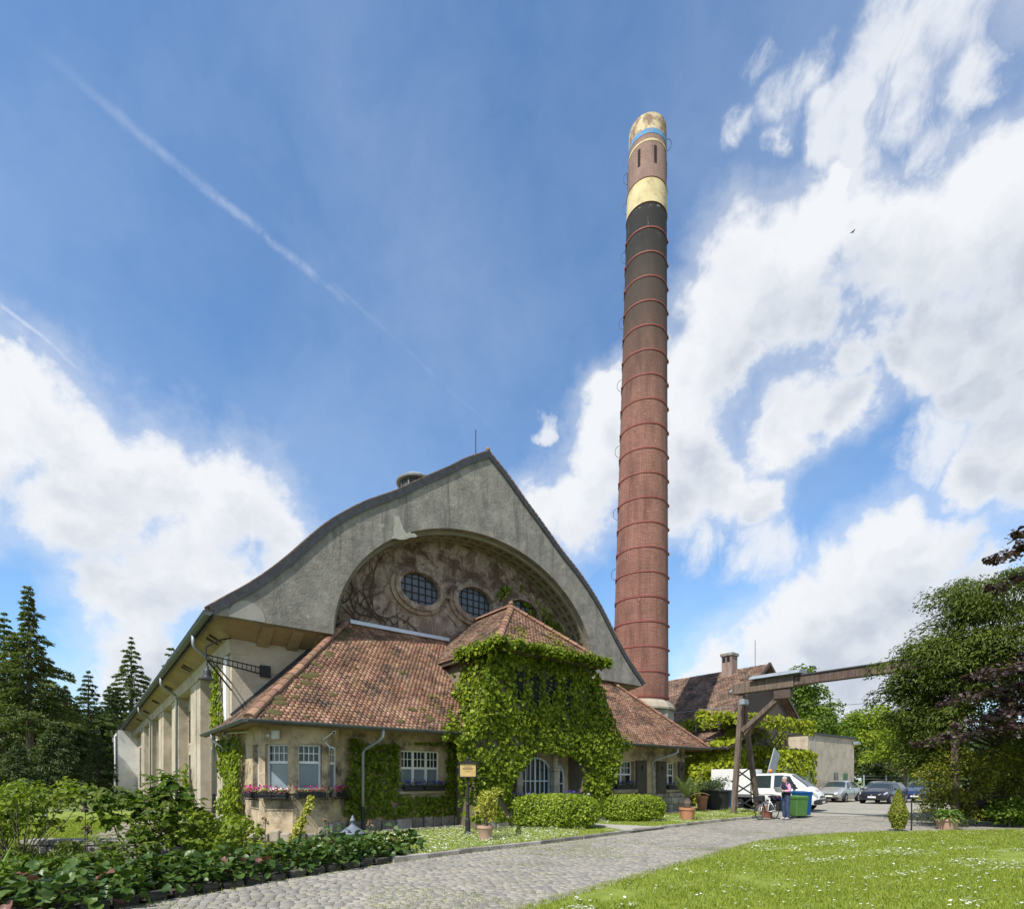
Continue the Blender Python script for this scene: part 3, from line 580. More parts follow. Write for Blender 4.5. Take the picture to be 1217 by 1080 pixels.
# left side wall, pilasters, windows
AO, AI = -3.7, -3.28
mb = MB(); mb.box(AI, BW + .3, 0, AI + .3, 46, 6.05); mb.build('side_wall', M['wall'], hall)
MB().box(AO - .03, BW - .02, 5.55, AI + .1, 46, 6.02).build('frieze', M['pilaster'], hall)
def pilaster(b0, b1, z1=5.55):
    o = MB().box(AO, b0, .52, AI + .05, b1, z1).build('pilaster', M['pilaster'], hall, bevel=.02)
    MB().box(AO + .12, b1, .5, AI + .04, b1 + .3, z1).build('pilaster_step', M['pilaster'], o)
    MB().box(AO - .03, b0 + .75, .56, AO + .02, b0 + 1.0, z1 - .3).build('raised_band', M['pilaster'], o)
    for i in range(5):
        w = (b1 - b0 + .5) / 5; MB().box(AO - .14, b0 - .1 + w * i + .01, .27, AI, b0 - .1 + w * (i + 1) - .01, .52 + random.uniform(-.02, .03)).build('plinth_stone', M['stone'], o, bevel=.05)
        MB().box(AO - .18, b0 - .1 + w * i + .05, 0, AI, b0 - .1 + w * (i + 1) - .03, .265).build('plinth_stone', M['stone'], o, bevel=.05)
pilaster(BW + .3, 5.0)
PB = [8.6, 14.8, 21.0, 27.2, 33.4]
for b_ in PB: pilaster(b_, b_ + 2.35)
MB().box(AO - .06, BW + .32, 3.0, AO, BW + .75, 5.5).build('corner_strip', M['white_wall'], hall)
def swindow(b0, b1, z0, z1):
    o = MB().box(AI - .03, b0, z0, AI + .02, b1, z1).build('tall_window', M['pilaster'], hall)
    MB().box(AI - .05, b0 + .14, z0 + .14, AI - .031, b1 - .14, z1 - .14).build('pane', M['glass'], o)
    gb = MB().box(AI - .075, (b0 + b1) / 2 - .02, z0 + .14, AI - .051, (b0 + b1) / 2 + .02, z1 - .14)
    for k in (1, 2): gb.box(AI - .07, b0 + .14, z0 + (z1 - z0) * k / 3 - .018, AI - .052, b1 - .14, z0 + (z1 - z0) * k / 3 + .018)
    gb.build('glazing_bars', M['brown_metal'], o)
for b0 in [5.6] + [p + 2.8 for p in PB[:-1]]:
    for k in range(2):
        for z0, z1 in ((.9, 2.95), (3.25, 5.0)): swindow(b0 + .1 + k * 1.6, b0 + 1.4 + k * 1.6, z0, z1)
for b0 in (37.2, 40.6): swindow(b0, b0 + 2.6, .8, 4.6)
MB().box(-4.75, 46, 0, 2, BEND, 6.2).build('end_block', M['white_wall'], hall)
MB().box(AI + .3, 46, 0, 14, BEND - .01, 6.0).build('rear_wall', M['wall'], hall)
MB().box(14.0, BW + .3, 0, 14.3, BEND - .02, 6.0).build('far_side_wall', M['wall'], hall)
# gutter and downpipes
mb = MB(); gz = ZS + .02; ga = CX - 9.72 - .1
sec = [(ga + .11 * math.cos(t), gz + .11 * math.sin(t)) for t in [math.pi * (1 + k / 8) for k in range(9)]]
vs = [(a, y, z) for y in (BG - .1, BEND) for a, z in sec]; k = len(sec)
mb.add(vs, [(i, i + 1, k + i + 1, k + i) for i in range(k - 1)] + [tuple(range(k)), tuple(range(k, 2 * k))]); mb.bar((ga - .11, BG - .1, gz + .01), (ga - .11, BEND, gz + .01), .035, .035)
mb.build('gutter', M['zinc_dark'], hall)
MB().box(ga + .12, BG - .05, ZS - .12, ga + .16, BEND, ZS + .12).build('fascia', M['slate'], hall)
for b_ in (4.6, 13.9, 26.6, 47.0):
    aw = AO - .1 if b_ < 46 else -4.85
    mb = MB().tube([(ga, b_, gz - .1), (ga, b_, gz - .38), (ga + .05, b_, gz - .5), (aw - .06, b_ + .5, 5.62), (aw, b_ + .55, 5.5), (aw, b_ + .55, 1.15)], .055, 8); o = mb.build('downpipe', M['zinc'], hall, smooth=True)
    MB().tube([(aw, b_ + .55, 1.16), (aw, b_ + .55, 0)], .065, 8).build('standpipe', M['iron'], o)
# ridge ventilator and lightning rod
v = MB().lathe([(.62, -.9), (.62, .28), (.66, .3), (.66, .36)], 20, (3.3, 4.15, 13.2)).build('roof_vent', M['slate'], hall)
MB().lathe([(.78, .36), (.8, .42), (.55, .6), (.12, .72), (.001, .74)], 20, (3.3, 4.15, 13.2)).build('vent_cap', M['zinc'], v)
for k in range(10):
    t = 2 * math.pi * k / 10; MB().box(-.03, -.02, -.25, .03, .02, .3, Matrix.Translation((3.3 + .64 * math.cos(t), 4.15 + .64 * math.sin(t), 13.2)) @ Matrix.Rotation(t + math.pi / 2, 4, 'Z')).build('vent_slat', M['zinc_dark'], v)
MB().tube([(CX, 2.85, 14.5), (CX, 2.85, 15.95)], .018, 6).build('lightning_rod', M['iron'], hall)
# dry creeper stems on the arched wall
def creeper_stems(seed, n_):
    r = random.Random(seed); out = []
    for _ in range(n_):
        a = r.choice([r.gauss(.4, .8), r.uniform(-.6, 10.5), r.gauss(8.8, .7)]); z = r.uniform(6.3, 8.0); ang = r.uniform(.6, 2.5); pts = [(a, BW - .03, z)]
        for k in range(r.randint(8, 20)):
            ang += r.gauss(0, .38); ang += (1.57 - ang) * .06; a += .17 * math.cos(ang); z += .17 * math.sin(ang)
            if z > arch_z(a - CX) - .15: break
            if any(((a - c_) / 1.32) ** 2 + ((z - 8.9) / 1.06) ** 2 < 1 for c_ in (CX - 2.52, CX, CX + 2.52)): break
            pts.append((a, BW - .03 - r.uniform(0, .02), z))
        if len(pts) > 3: out.append(pts)
    return out
dc = bframe('dead_creeper', 'leafless brown creeper stems spread over the recessed arched wall', 'creeper')
for i, pts in enumerate(creeper_stems(3, 85)):
    MB().tube(pts, [max(.008, .026 * (1 - j / len(pts))) for j in range(len(pts))], 4, False).build('stem', M['brown_metal'], dc)

# ================================================================== ENTRANCE ANNEX
ann = bframe('entrance_annex', 'low plastered front building with red tiled hipped roof, corner bay and tall porch', 'building')
EB, EZ = -1.0, 3.13; RZ = 7.12; LA, RA = -4.1, 16.3; SL = (RZ - EZ) / (BW - EB)
TILE_V = np.array([(-.5, 0, 0), (.5, 0, 0), (.5, 1, 0), (-.5, 1, 0), (-.5, 0, 1), (.5, 0, 1), (.5, 1, .35), (-.5, 1, .35), (-.28, -.18, 0), (.28, -.18, 0), (-.28, -.18, 1), (.28, -.18, 1)])
TILE_F4 = np.array([(4, 5, 6, 7), (10, 11, 5, 4), (8, 9, 11, 10), (0, 4, 7, 3), (1, 2, 6, 5), (0, 8, 10, 4), (9, 1, 5, 11)])
def tiles(name, plan, pz, eave_dir, mat, parent, tw=.14, ex=.125, th_=.016, skip=None, lift=.012):
    """tiles on a sloping plane; plan = polygon in (a,b); pz(a,b) = height; eave_dir = unit (a,b) along the eave (uphill is to its left)"""
    ex_, ey_ = eave_dir; up = (-ey_, ex_); g = pz(up[0], up[1]) - pz(0, 0); c = math.sqrt(1 + g * g)
    U = np.array([ex_, ey_, 0.]); Vv = np.array([up[0], up[1], g]) / c; Nn = np.cross(U, Vv)
    P = np.array(plan); s = P @ np.array([ex_, ey_]); t = P @ np.array(up)
    out = []
    row = 0; tt = t.min() + .02
    while tt < t.max():
        x = s.min() - tw * (row % 2) * .5
        while x < s.max() + tw: out.append((x, tt)); x += tw
        tt += ex / c; row += 1
    out = np.array(out); xy = out[:, :1] * np.array([[ex_, ey_]]) + out[:, 1:] * np.array([up])
    kp = inpoly(xy, plan); xy = xy[kp]
    if skip is not None: xy = xy[~skip(xy)]
    k = len(xy); base = np.column_stack([xy, [pz(a, b_) for a, b_ in xy]]) + Nn * lift
    base += Nn * rng.normal(0, .004, (k, 1)) + U * rng.normal(0, .004, (k, 1))
    tv = TILE_V * np.array([tw * .95, ex * 1.25, th_])
    tilt = rng.normal(.085, .02, k)
    V = base[:, None, :] + tv[None, :, :1] * U + tv[None, :, 1:2] * Vv + (tv[None, :, 2:3] + (-tv[None, :, 1:2] + ex * .3) * tilt[:, None, None]) * Nn
    F = (TILE_F4[None] + (np.arange(k) * 12)[:, None, None]).reshape(-1, 4)
    return tag(mesh_np(name, V.reshape(-1, 3), F, mat, parent), kind='stuff')
def roofplane(name, pts, mat, th_=.1):
    return MB().prism(pts, (0, 0, -th_)).build(name, mat, ann)
fz = lambda a, b_: EZ + (b_ - EB) * SL
lz = lambda a, b_: EZ + (a - LA) * SL
rz_ = lambda a, b_: EZ + (RA - a) * SL
LT, RT = LA + (BW - EB), RA - (BW - EB)
porch_skip = lambda xy: (xy[:, 0] > 3.0) & (xy[:, 0] < 7.65) & (xy[:, 1] > -1.7) & (xy[:, 1] < 2.0)
fr = roofplane('front_roof', [(LA, EB, EZ), (RA, EB, EZ), (RT, BW, RZ), (LT, BW, RZ)], M['tile_dark'])
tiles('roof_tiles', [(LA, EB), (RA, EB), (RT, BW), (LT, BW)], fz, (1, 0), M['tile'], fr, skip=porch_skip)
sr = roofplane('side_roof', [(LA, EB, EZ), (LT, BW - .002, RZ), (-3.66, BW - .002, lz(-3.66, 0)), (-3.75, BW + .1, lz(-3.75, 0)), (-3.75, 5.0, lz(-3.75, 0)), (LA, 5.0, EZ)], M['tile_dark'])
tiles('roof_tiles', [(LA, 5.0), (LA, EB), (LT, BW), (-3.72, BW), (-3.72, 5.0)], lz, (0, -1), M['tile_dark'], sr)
rr = roofplane('right_roof', [(RA, EB, EZ), (RA, 2.6, EZ), (RT + .4, 2.6, rz_(RT + .4, 0)), (RT, BW, RZ)], M['tile_dark'])
# porch
PEB, PEZ = -1.9, 5.95; PL, PR = 2.9, 7.78; PX = CX; PAZ, PAB = 8.1, .52
plz = lambda a, b_: PEZ + (a - PL) * (PAZ - PEZ) / (PX - PL); pfz = lambda a, b_: PEZ + (b_ - PEB) * (PAZ - PEZ) / (PAB - PEB); prz = lambda a, b_: PEZ + (PR - a) * (PAZ - PEZ) / (PR - PX)
porch = MB()
PB_ = -1.5
def ring4(z, l, r_, f, bk): return [(l, f, z), (r_, f, z), (r_, bk, z), (l, bk, z)]
lev = [ring4(5.9, 3.3, 7.4, PB_, 3.0), ring4(3.0, 2.45, 8.5, PB_, 3.0), ring4(2.75, 2.5, 8.45, PB_, 3.0)]
for p, q in zip(lev, lev[1:]):
    vs = p + q
    porch.add(vs, [(0, 4, 7, 3), (1, 2, 6, 5), (0, 1, 5, 4)])
porch.poly(lev[0]); 
# lower front: piers either side of the entrance opening
porch.box(2.5, PB_, 0, 3.72, 0, 2.75); porch.box(7.1, PB_, 0, 8.45, 0, 2.75)
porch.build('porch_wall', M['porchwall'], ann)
for a in (2.55, 3.1, 7.2, 7.8): MB().box(a, PB_ - .09, 0, a + .52, PB_ - .004, .46).build('plinth_stone', M['stone'], ann, bevel=.03, seg=2)
MB().box(3.7, PB_ + .02, 2.74, 7.12, -.3, 2.85).build('porch_ceiling', M['soffit'], ann)
def pr(nm, plan, pzf, mat): return roofplane(nm, [(a, b_, pzf(a, b_)) for a, b_ in plan], mat, .08)
va = PL + (RZ - PEZ) / ((PAZ - PEZ) / (PX - PL)); vb = BW - (RZ - PEZ) / SL
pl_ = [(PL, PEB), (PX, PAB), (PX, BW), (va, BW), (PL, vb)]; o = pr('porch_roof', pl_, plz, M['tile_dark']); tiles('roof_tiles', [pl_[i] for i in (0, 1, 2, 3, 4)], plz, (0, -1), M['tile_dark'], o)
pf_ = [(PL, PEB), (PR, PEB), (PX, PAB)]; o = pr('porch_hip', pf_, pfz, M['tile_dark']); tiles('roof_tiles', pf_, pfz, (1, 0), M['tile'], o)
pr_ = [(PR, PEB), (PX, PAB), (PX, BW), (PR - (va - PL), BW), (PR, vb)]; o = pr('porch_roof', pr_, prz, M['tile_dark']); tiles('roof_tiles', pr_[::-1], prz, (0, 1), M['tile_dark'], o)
MB().box(PL + .06, PEB + .05, PEZ - .22, PL + .12, vb, PEZ - .06).box(PL + .06, PEB + .05, PEZ - .22, PR - .06, PEB + .11, PEZ - .06).box(PR - .12, PEB + .05, PEZ - .22, PR - .06, vb, PEZ - .06).build('porch_fascia', M['brown_metal'], ann)
MB().poly([(PL + .1, PEB + .1, PEZ - .2), (PR - .1, PEB + .1, PEZ - .2), (PR - .1, vb, PEZ - .2), (PL + .1, vb, PEZ - .2)]).build('porch_soffit', M['brown_metal'], ann)
# ridge tiles on hips and ridge
RT_ = MB(); sec = [(.13 * math.cos(t), .11 * math.sin(t)) for t in [math.pi * k / 6 for k in range(7)]]
RT_.add([(y_, x_ * s_, z_ * s_ - .02) for y_, s_ in ((0, 1.12), (.4, .92)) for x_, z_ in sec], [(i, i + 1, 8 + i, 7 + i) for i in range(6)] + [(0, 1, 2, 3, 4, 5, 6)])
RTm = RT_.mesh('ridge_tile', M['tile_one'])
def ridge(p, q):
    p, q = Vector(p), Vector(q); d = q - p; L = d.length; k = int(L / .34); qd = d.to_track_quat('X', 'Z')
    for i in range(k):
        o = inst('ridge_tile', RTm, ann, p + d * (i / k)); o.rotation_mode = 'QUATERNION'; o.rotation_quaternion = qd; o.scale = (1, random.uniform(.92, 1.08), 1)
ridge((LA + .05, EB + .05, EZ + .07), (LT, BW, RZ + .03)); ridge((RA - .05, EB + .05, EZ + .07), (RT, BW, RZ + .03))
ridge((PL + .05, PEB + .05, PEZ + .07), (PX, PAB, PAZ + .03)); ridge((PR - .05, PEB + .05, PEZ + .07), (PX, PAB, PAZ + .03)); ridge((PX, PAB, PAZ + .04), (PX, BW, PAZ + .04))
MB().sphere((PX, PAB, PAZ + .16), .09, 8, 6).build('roof_knob', M['tile_one'], ann)
for k in range(36):
    if k < 24: t = random.random(); a = LA + .25 + (LT - LA) * t + random.uniform(.05, .35); b_ = EB + (BW - EB) * t - .0
    else: a = random.uniform(-3.5, 2.2); b_ = random.uniform(EB + .1, BW - 1.0)
    if b_ - EB > (a - LA) : continue
    sg = random.uniform(.05, .16); mo = MB().sphere((0, 0, 0), 1, 9, 5); mo.v = [(x * (1 + random.uniform(-.3, .3)), y * (1 + random.uniform(-.3, .3)), z) for x, y, z in mo.v]; o = mo.build('moss_cushion', M['moss'], ann, smooth=True); o.location = (a, b_, fz(a, b_) + .02); o.scale = (sg * 1.5, sg, .035); o.rotation_euler = (math.atan(SL), 0, random.uniform(-.3, .3))
MB().box(LT + .12, BW - .14, RZ + .0, va - .1, BW - .02, RZ + .13).build('wall_flashing', M['lead'], ann)
# left flashing where the side roof runs into the hall front
p, q = Vector((-3.66, BW - .05, lz(-3.66, 0) + .04)), Vector((LT - .1, BW - .05, RZ)); MB().bar(p, q, .1, .16).build('step_flashing', M['slate'], ann)
# walls with openings
def wall(name, P, d, L, z0, z1, opens, t, mat):
    """wall from P along unit d; outer face on the right-hand side of d; thickness t inward"""
    dx, dy = d; nx, ny = -dy, dx; mb = MB()
    def blk(s0, s1, a, c):
        pts = [(P[0] + dx * s, P[1] + dy * s) for s in (s0, s1)]; mb.prism([(pts[0][0], pts[0][1], a), (pts[1][0], pts[1][1], a), (pts[1][0], pts[1][1], c), (pts[0][0], pts[0][1], c)], (nx * t, ny * t, 0))
    s = 0
    for s0, s1, a, c in sorted(opens):
        if s0 > s: blk(s, s0, z0, z1)
        if a > z0: blk(s0, s1, z0, a)
        if c < z1: blk(s0, s1, c, z1)
        s = s1
    if s < L: blk(s, L, z0, z1)
    return mb.build(name, mat, ann)
def window(P, d, s0, s1, z0, z1, n_case=1, cols=4, rows=2, split=.42, lower='blindglass', rec=.14, fw=.05, framemat='white', label=None):
    dx, dy = d; ang = math.atan2(dy, dx); mt = Matrix.Translation((P[0] + dx * s0 - dy * rec, P[1] + dy * s0 + dx * rec, z0)) @ Matrix.Rotation(ang, 4, 'Z')
    w, h = s1 - s0, z1 - z0; zt = h * (1 - split); f = MB()
    f.box(0, 0, 0, fw, .06, h, mt); f.box(w - fw, 0, 0, w, .06, h, mt); f.box(fw, .001, 0, w - fw, .059, fw, mt); f.box(fw, .001, h - fw, w - fw, .059, h, mt)
    f.box(fw, -.012, zt - fw * .7, w - fw, .058, zt + fw * .7, mt)
    for k in range(1, n_case):
        x = w * k / n_case; f.box(x - fw * .8, -.008, fw, x + fw * .8, .057, zt - fw * .7, mt); f.box(x - fw * .8, -.008, zt + fw * .7, x + fw * .8, .057, h - fw, mt)
    o = f.build('window', M[framemat], ann)
    if label: o['label'] = label
    MB().box(fw * .9, .035, fw * .9, w - fw * .9, .045, zt, mt).build('lower_pane', M[lower], o)
    MB().box(fw * .9, .036, zt, w - fw * .9, .046, h - fw * .9, mt).build('upper_pane', M['glass'], o)
    g = MB()
    for k in range(n_case):
        x0, x1 = w * k / n_case + fw, w * (k + 1) / n_case - fw
        for j in range(1, cols): g.box(x0 + (x1 - x0) * j / cols - .011, .012, zt + fw * .7, x0 + (x1 - x0) * j / cols + .011, .034, h - fw, mt)
        for j in range(1, rows): g.box(x0, .013, zt + (h - zt) * j / rows - .011, x1, .033, zt + (h - zt) * j / rows + .011, mt)
    g.build('glazing_bars', M[framemat], o)
    return o
def sill(P, d, s0, s1, z, out=.1, h=.09, mat='stonepale'):
    dx, dy = d; mt = Matrix.Translation((P[0] + dx * s0, P[1] + dy * s0, z)) @ Matrix.Rotation(math.atan2(dy, dx), 4, 'Z'); MB().box(0, -out, -h, s1 - s0, .2, 0, mt).build('window_sill', M[mat], ann, bevel=.01)
# front wall left of the porch
FWL = wall('front_wall', (-1.35, 0), (1, 0), 3.9, 0, 3.12, [(1.9, 3.32, 1.3, 2.58)], .3, M['annexwall'])
window((-1.35, 0), (1, 0), 1.9, 3.32, 1.3, 2.58, 3, 3, 2, .44); sill((-1.35, 0), (1, 0), 1.8, 3.42, 1.29)
# right of the porch
wall('front_wall', (8.4, 0), (1, 0), 7.3, 0, 3.1, [(2.1, 3.5, 1.25, 2.46), (5.8, 6.65, 1.2, 2.44)], .3, M['annexwall'])
window((8.4, 0), (1, 0), 2.1, 3.5, 1.25, 2.46, 2, 3, 2, .48, 'glass', .2); window((8.4, 0), (1, 0), 5.8, 6.65, 1.2, 2.44, 2, 2, 2, .48, 'glass', .2)
sill((8.4, 0), (1, 0), 2.0, 3.6, 1.24, .12, .16); sill((8.4, 0), (1, 0), 5.7, 6.75, 1.19, .12, .12)
wall('end_wall', (15.7, .3), (0, 1), 2.4, 0, 3.1, [], .3, M['annexwall'])
for s0, s1 in ((1.35, 2.05), (3.55, 4.3), (5.05, 5.75), (6.7, 7.2)):
    x0, x1 = 8.4 + s0, 8.4 + s1; o = MB().box(x0, -.075, .98, x1, -.02, 2.5).build('shutter', M['shutter'], ann, bevel=.008)
    MB().box(x0 + .06, -.092, 1.06, x1 - .06, -.07, 1.62).build('shutter_panel', M['shutter'], o, bevel=.012); MB().box(x0 + .06, -.092, 1.7, x1 - .06, -.07, 2.42).build('shutter_panel', M['shutter'], o, bevel=.012)
    MB().box((x0 + x1) / 2 - .06, -.1, 2.08, (x0 + x1) / 2 + .06, -.088, 2.26).build('cut_out', M['dark'], o)
# corner bay: side, chamfer, front, chamfer
BV = [(-3.57, 1.0), (-3.57, 0), (-2.92, -.65), (-2.0, -.65), (-1.35, 0)]
ZW0, ZW1 = 1.38, 2.6
facets = []
for p, q in zip(BV, BV[1:]):
    L = math.hypot(q[0] - p[0], q[1] - p[1]); d = ((q[0] - p[0]) / L, (q[1] - p[1]) / L); facets.append((p, d, L))
for i, (p, d, L) in enumerate(facets):
    s0, s1 = ((.22, .86), (.14, .78), (.15, .77), (.14, .78))[i]
    wall('bay_wall', p, d, L, 0, 3.12, [(s0, s1, ZW0, ZW1)], .22, M['annexwall'])
    window(p, d, s0, s1, ZW0, ZW1, 1, 4, 2, .4, 'blindglass', .13)
    mt = Matrix.Translation((p[0], p[1], 0)) @ Matrix.Rotation(math.atan2(d[1], d[0]), 4, 'Z')
    MB().box(-.02, -.05, ZW0 - .1, L + .02, .0, ZW0 - .02, mt).build('bay_sill', M['annexwall'], ann, bevel=.012)
    nb = 3; x = 0
    for k in range(nb):
        w = L / nb; h = random.uniform(.38, .5) if i == 3 else random.uniform(.22, .36); MB().box(x + .02, -.1 - random.uniform(0, .06), 0, x + w - .01, -.004, h, mt).build('base_boulder', M['stonepale'] if i < 3 else M['stone'], ann, bevel=.05, seg=2); x += w
wall('side_wall', (-3.57, 5.0), (0, -1), 4.0, 0, 3.12, [], .2, M['annexwall'])
# plinth stones, one by one
for a0, a1 in ((-1.2, 3.4), (12.4, 15.7)):
    x = a0
    while x < a1 - .1:
        w = min(random.uniform(.3, .62), a1 - x); h = random.uniform(.38, .5)
        MB().box(x + .012, -.11 - random.uniform(0, .05), 0, x + w - .012, -.004, h).build('plinth_stone', M['stone'], ann, bevel=.03, seg=2); x += w
x = 12.9
for z0, z1 in ((.5, .82), (.83, 1.05)):
    x = 12.9
    while x < 15.65:
        w = min(random.uniform(.35, .7), 15.7 - x); MB().box(x + .012, -.05 - random.uniform(0, .05), z0, x + w - .012, -.004, z1 - .015).build('plinth_stone', M['stone'], ann, bevel=.025); x += w
# eaves: soffit boards, gutter, downpipes
MB().add([(LA + .1, EB + .1, EZ - .06), (RA - .1, EB + .1, EZ - .06), (RA - .1, .1, EZ - .02), (-3.5, .1, EZ - .02), (-3.5, 4.9, EZ - .02), (LA + .1, 4.9, EZ - .06)], [(0, 1, 2, 3), (0, 3, 4, 5)]).build('eave_soffit', M['soffit'], ann)
def gutter(p, q, parent, r=.075, mat='zinc_dark'):
    p, q = Vector(p), Vector(q); d = (q - p).normalized(); x = d.cross(Vector((0, 0, 1))); n_ = 8
    vs = [e + x * r * math.cos(math.pi * (1 + k / n_)) + Vector((0, 0, r * math.sin(math.pi * (1 + k / n_)))) for e in (p, q) for k in range(n_ + 1)]; k = n_ + 1
    mb = MB().add(vs, [(i, i + 1, k + i + 1, k + i) for i in range(n_)] + [tuple(range(k)), tuple(range(k, 2 * k))])
    mb.bar(p + x * r * 1.0, q + x * r * 1.0, .025, .025); return mb.build('gutter', M[mat], parent)
gutter((LA - .02, EB - .06, EZ + .0), (2.95, EB - .06, EZ), ann); gutter((8.75, EB - .06, EZ), (RA, EB - .06, EZ), ann); gutter((LA - .06, 5.0, EZ), (LA - .06, EB - .02, EZ), ann)
for a, off_ in ((-.55, -.3), (13.6, -.85)):
    o = MB().tube([(a, EB - .06, EZ - .05), (a, EB - .06, EZ - .25), (a + off_ * .2, EB + .05, EZ - .36), (a + off_ * .9, -.4, EZ - .6), (a + off_ * 1., -.34, EZ - .7), (a + off_, -.34, .85)], .045, 8).build('downpipe', M['zinc'], ann, smooth=True)
    MB().tube([(a + off_, -.34, .86), (a + off_, -.34, .1)], .055, 8).build('standpipe', M['iron'], o)
MB().tube([(LA - .05, 3.4, EZ - .05), (LA - .05, 3.4, EZ - .25), (-3.66, 3.4, EZ - .6), (-3.66, 3.4, .3)], .045, 8).build('downpipe', M['zinc'], ann, smooth=True)
# entrance: glazed door, side lights, columns
DB = -.85
MB().box(3.73, DB + .1, 0, 7.09, DB + .25, 2.75).build('entrance_wall', M['annexwall'], ann)
def arched_frame(x0, x1, z0, zs, zt, parent, name, mat, y=DB, cols=4, rows=(.95, 1.5)):
    f = MB(); w = x1 - x0; cx = (x0 + x1) / 2
    arcp = [(cx + w / 2 * math.cos(t), y, zs + (zt - zs) * math.sin(t)) for t in [math.pi * k / 12 for k in range(13)]]
    f.bar((x0, y, z0), (x0, y, zs), .055, .06, (0, 1, 0)); f.bar((x1, y, z0), (x1, y, zs), .055, .06, (0, 1, 0))
    for p, q in zip(arcp, arcp[1:]): f.bar(p, q, .055, .06, (0, 1, 0))
    o = f.build(name, M[mat], parent)
    MB().poly([(x0, y + .03, z0), (x1, y + .03, z0)] + [(p[0], y + .03, p[2]) for p in arcp]).build('pane', M['glass'], o)
    g = MB(); ztop = lambda x: zs + (zt - zs) * math.sqrt(max(0, 1 - ((x - cx) / (w / 2)) ** 2))
    for j in range(1, cols):
        x = x0 + w * j / cols; ww_ = .035 if j * 2 == cols else .018; g.box(x - ww_, y - .02, z0, x + ww_, y + .02, ztop(x))
    for z in rows: g.box(x0, y - .018, z - .02, x1, y + .018, z + .02)
    g.build('glazing_bars', M[mat], o); return o
dr = arched_frame(4.68, 6.0, .12, 2.0, 2.42, ann, 'entrance_door', 'paleblue', cols=6, rows=(.5, 1.02, 1.6)); MB().box(5.22, DB - .07, 1.0, 5.3, DB - .03, 1.12).build('door_handle', M['alloy'], dr)
arched_frame(3.82, 4.2, .9, 1.75, 2.1, ann, 'side_window', 'paleblue', cols=2, rows=(1.0, 1.5)); arched_frame(6.3, 6.72, .9, 1.75, 2.15, ann, 'side_window', 'paleblue', cols=2, rows=(1.0, 1.5))
mb = MB()
for k in range(6): mb.box(4.7 + k * .25, DB - .01, 2.44, 4.73 + k * .25, DB + .02, 2.74)
mb.build('fan_bars', M['paleblue'], ann)
for a in (4.42, 6.14):
    o = MB().box(a - .13, DB - .3, .1, a + .13, DB - .06, 1.95).build('stone_column', M['stonepale'], ann, bevel=.03)
    for z in (.5, .95, 1.4): MB().box(a - .145, DB - .315, z, a + .145, DB - .05, z + .28).build('rusticated_block', M['stonepale'], o, bevel=.02)
    MB().box(a - .17, DB - .34, 1.95, a + .17, DB - .04, 2.06).build('capital', M['stonepale'], o, bevel=.02)
    MB().lathe([(.10, 0), (.13, .1), (.09, .22), (.12, .34), (.1, .46), (.04, .55), (.001, .58)], 10, (a, DB - .2, 2.06)).build('carved_finial', M['stonepale'], o)
MB().box(3.75, PB_ - .02, 0, 4.5, DB + .1, .9).build('entrance_parapet', M['stone'], ann, bevel=.02); MB().box(6.05, PB_ - .02, 0, 7.09, DB + .1, .9).build('entrance_parapet', M['stone'], ann, bevel=.02)
MB().box(4.5, PB_ - .5, 0, 6.05, DB + .1, .14).build('door_step', M['stone'], ann)

# ================================================================== CHIMNEY
chx, chy = 7.25, 31.0
chim = thing('factory_chimney', 'very tall round brick chimney banded red, black, cream and mauve with iron hoops', 'chimney', (chx, chy, 0), TH)
LEAN = (.0135 * CA, -.0135 * SA); ZT = 38.6
def cr(z): return 1.60 - (1.60 - 1.04) * min(1, max(0, (z - 4.6) / (ZT - 4.6)))
def shaft(name, z0, z1, mat, extra=0., nseg=6, n_=40):
    vs = []; uvs = []; fs = []
    for i in range(nseg + 1):
        z = z0 + (z1 - z0) * i / nseg; r = cr(z) + extra
        for k in range(n_ + 1):
            t = 2 * math.pi * k / n_; vs.append((LEAN[0] * z + r * math.cos(t), LEAN[1] * z + r * math.sin(t), z)); uvs.append((t * 1.35, z))
    for i in range(nseg):
        for k in range(n_): fs.append((i * (n_ + 1) + k, i * (n_ + 1) + k + 1, (i + 1) * (n_ + 1) + k + 1, (i + 1) * (n_ + 1) + k))
    me = bpy.data.meshes.new(name); me.from_pydata(vs, [], fs); uv = me.uv_layers.new(name='UVMap')
    for l in me.loops: uv.data[l.index].uv = uvs[l.vertex_index]
    for p in me.polygons: p.use_smooth = True
    me.materials.append(mat); return link(bpy.data.objects.new(name, me), chim)
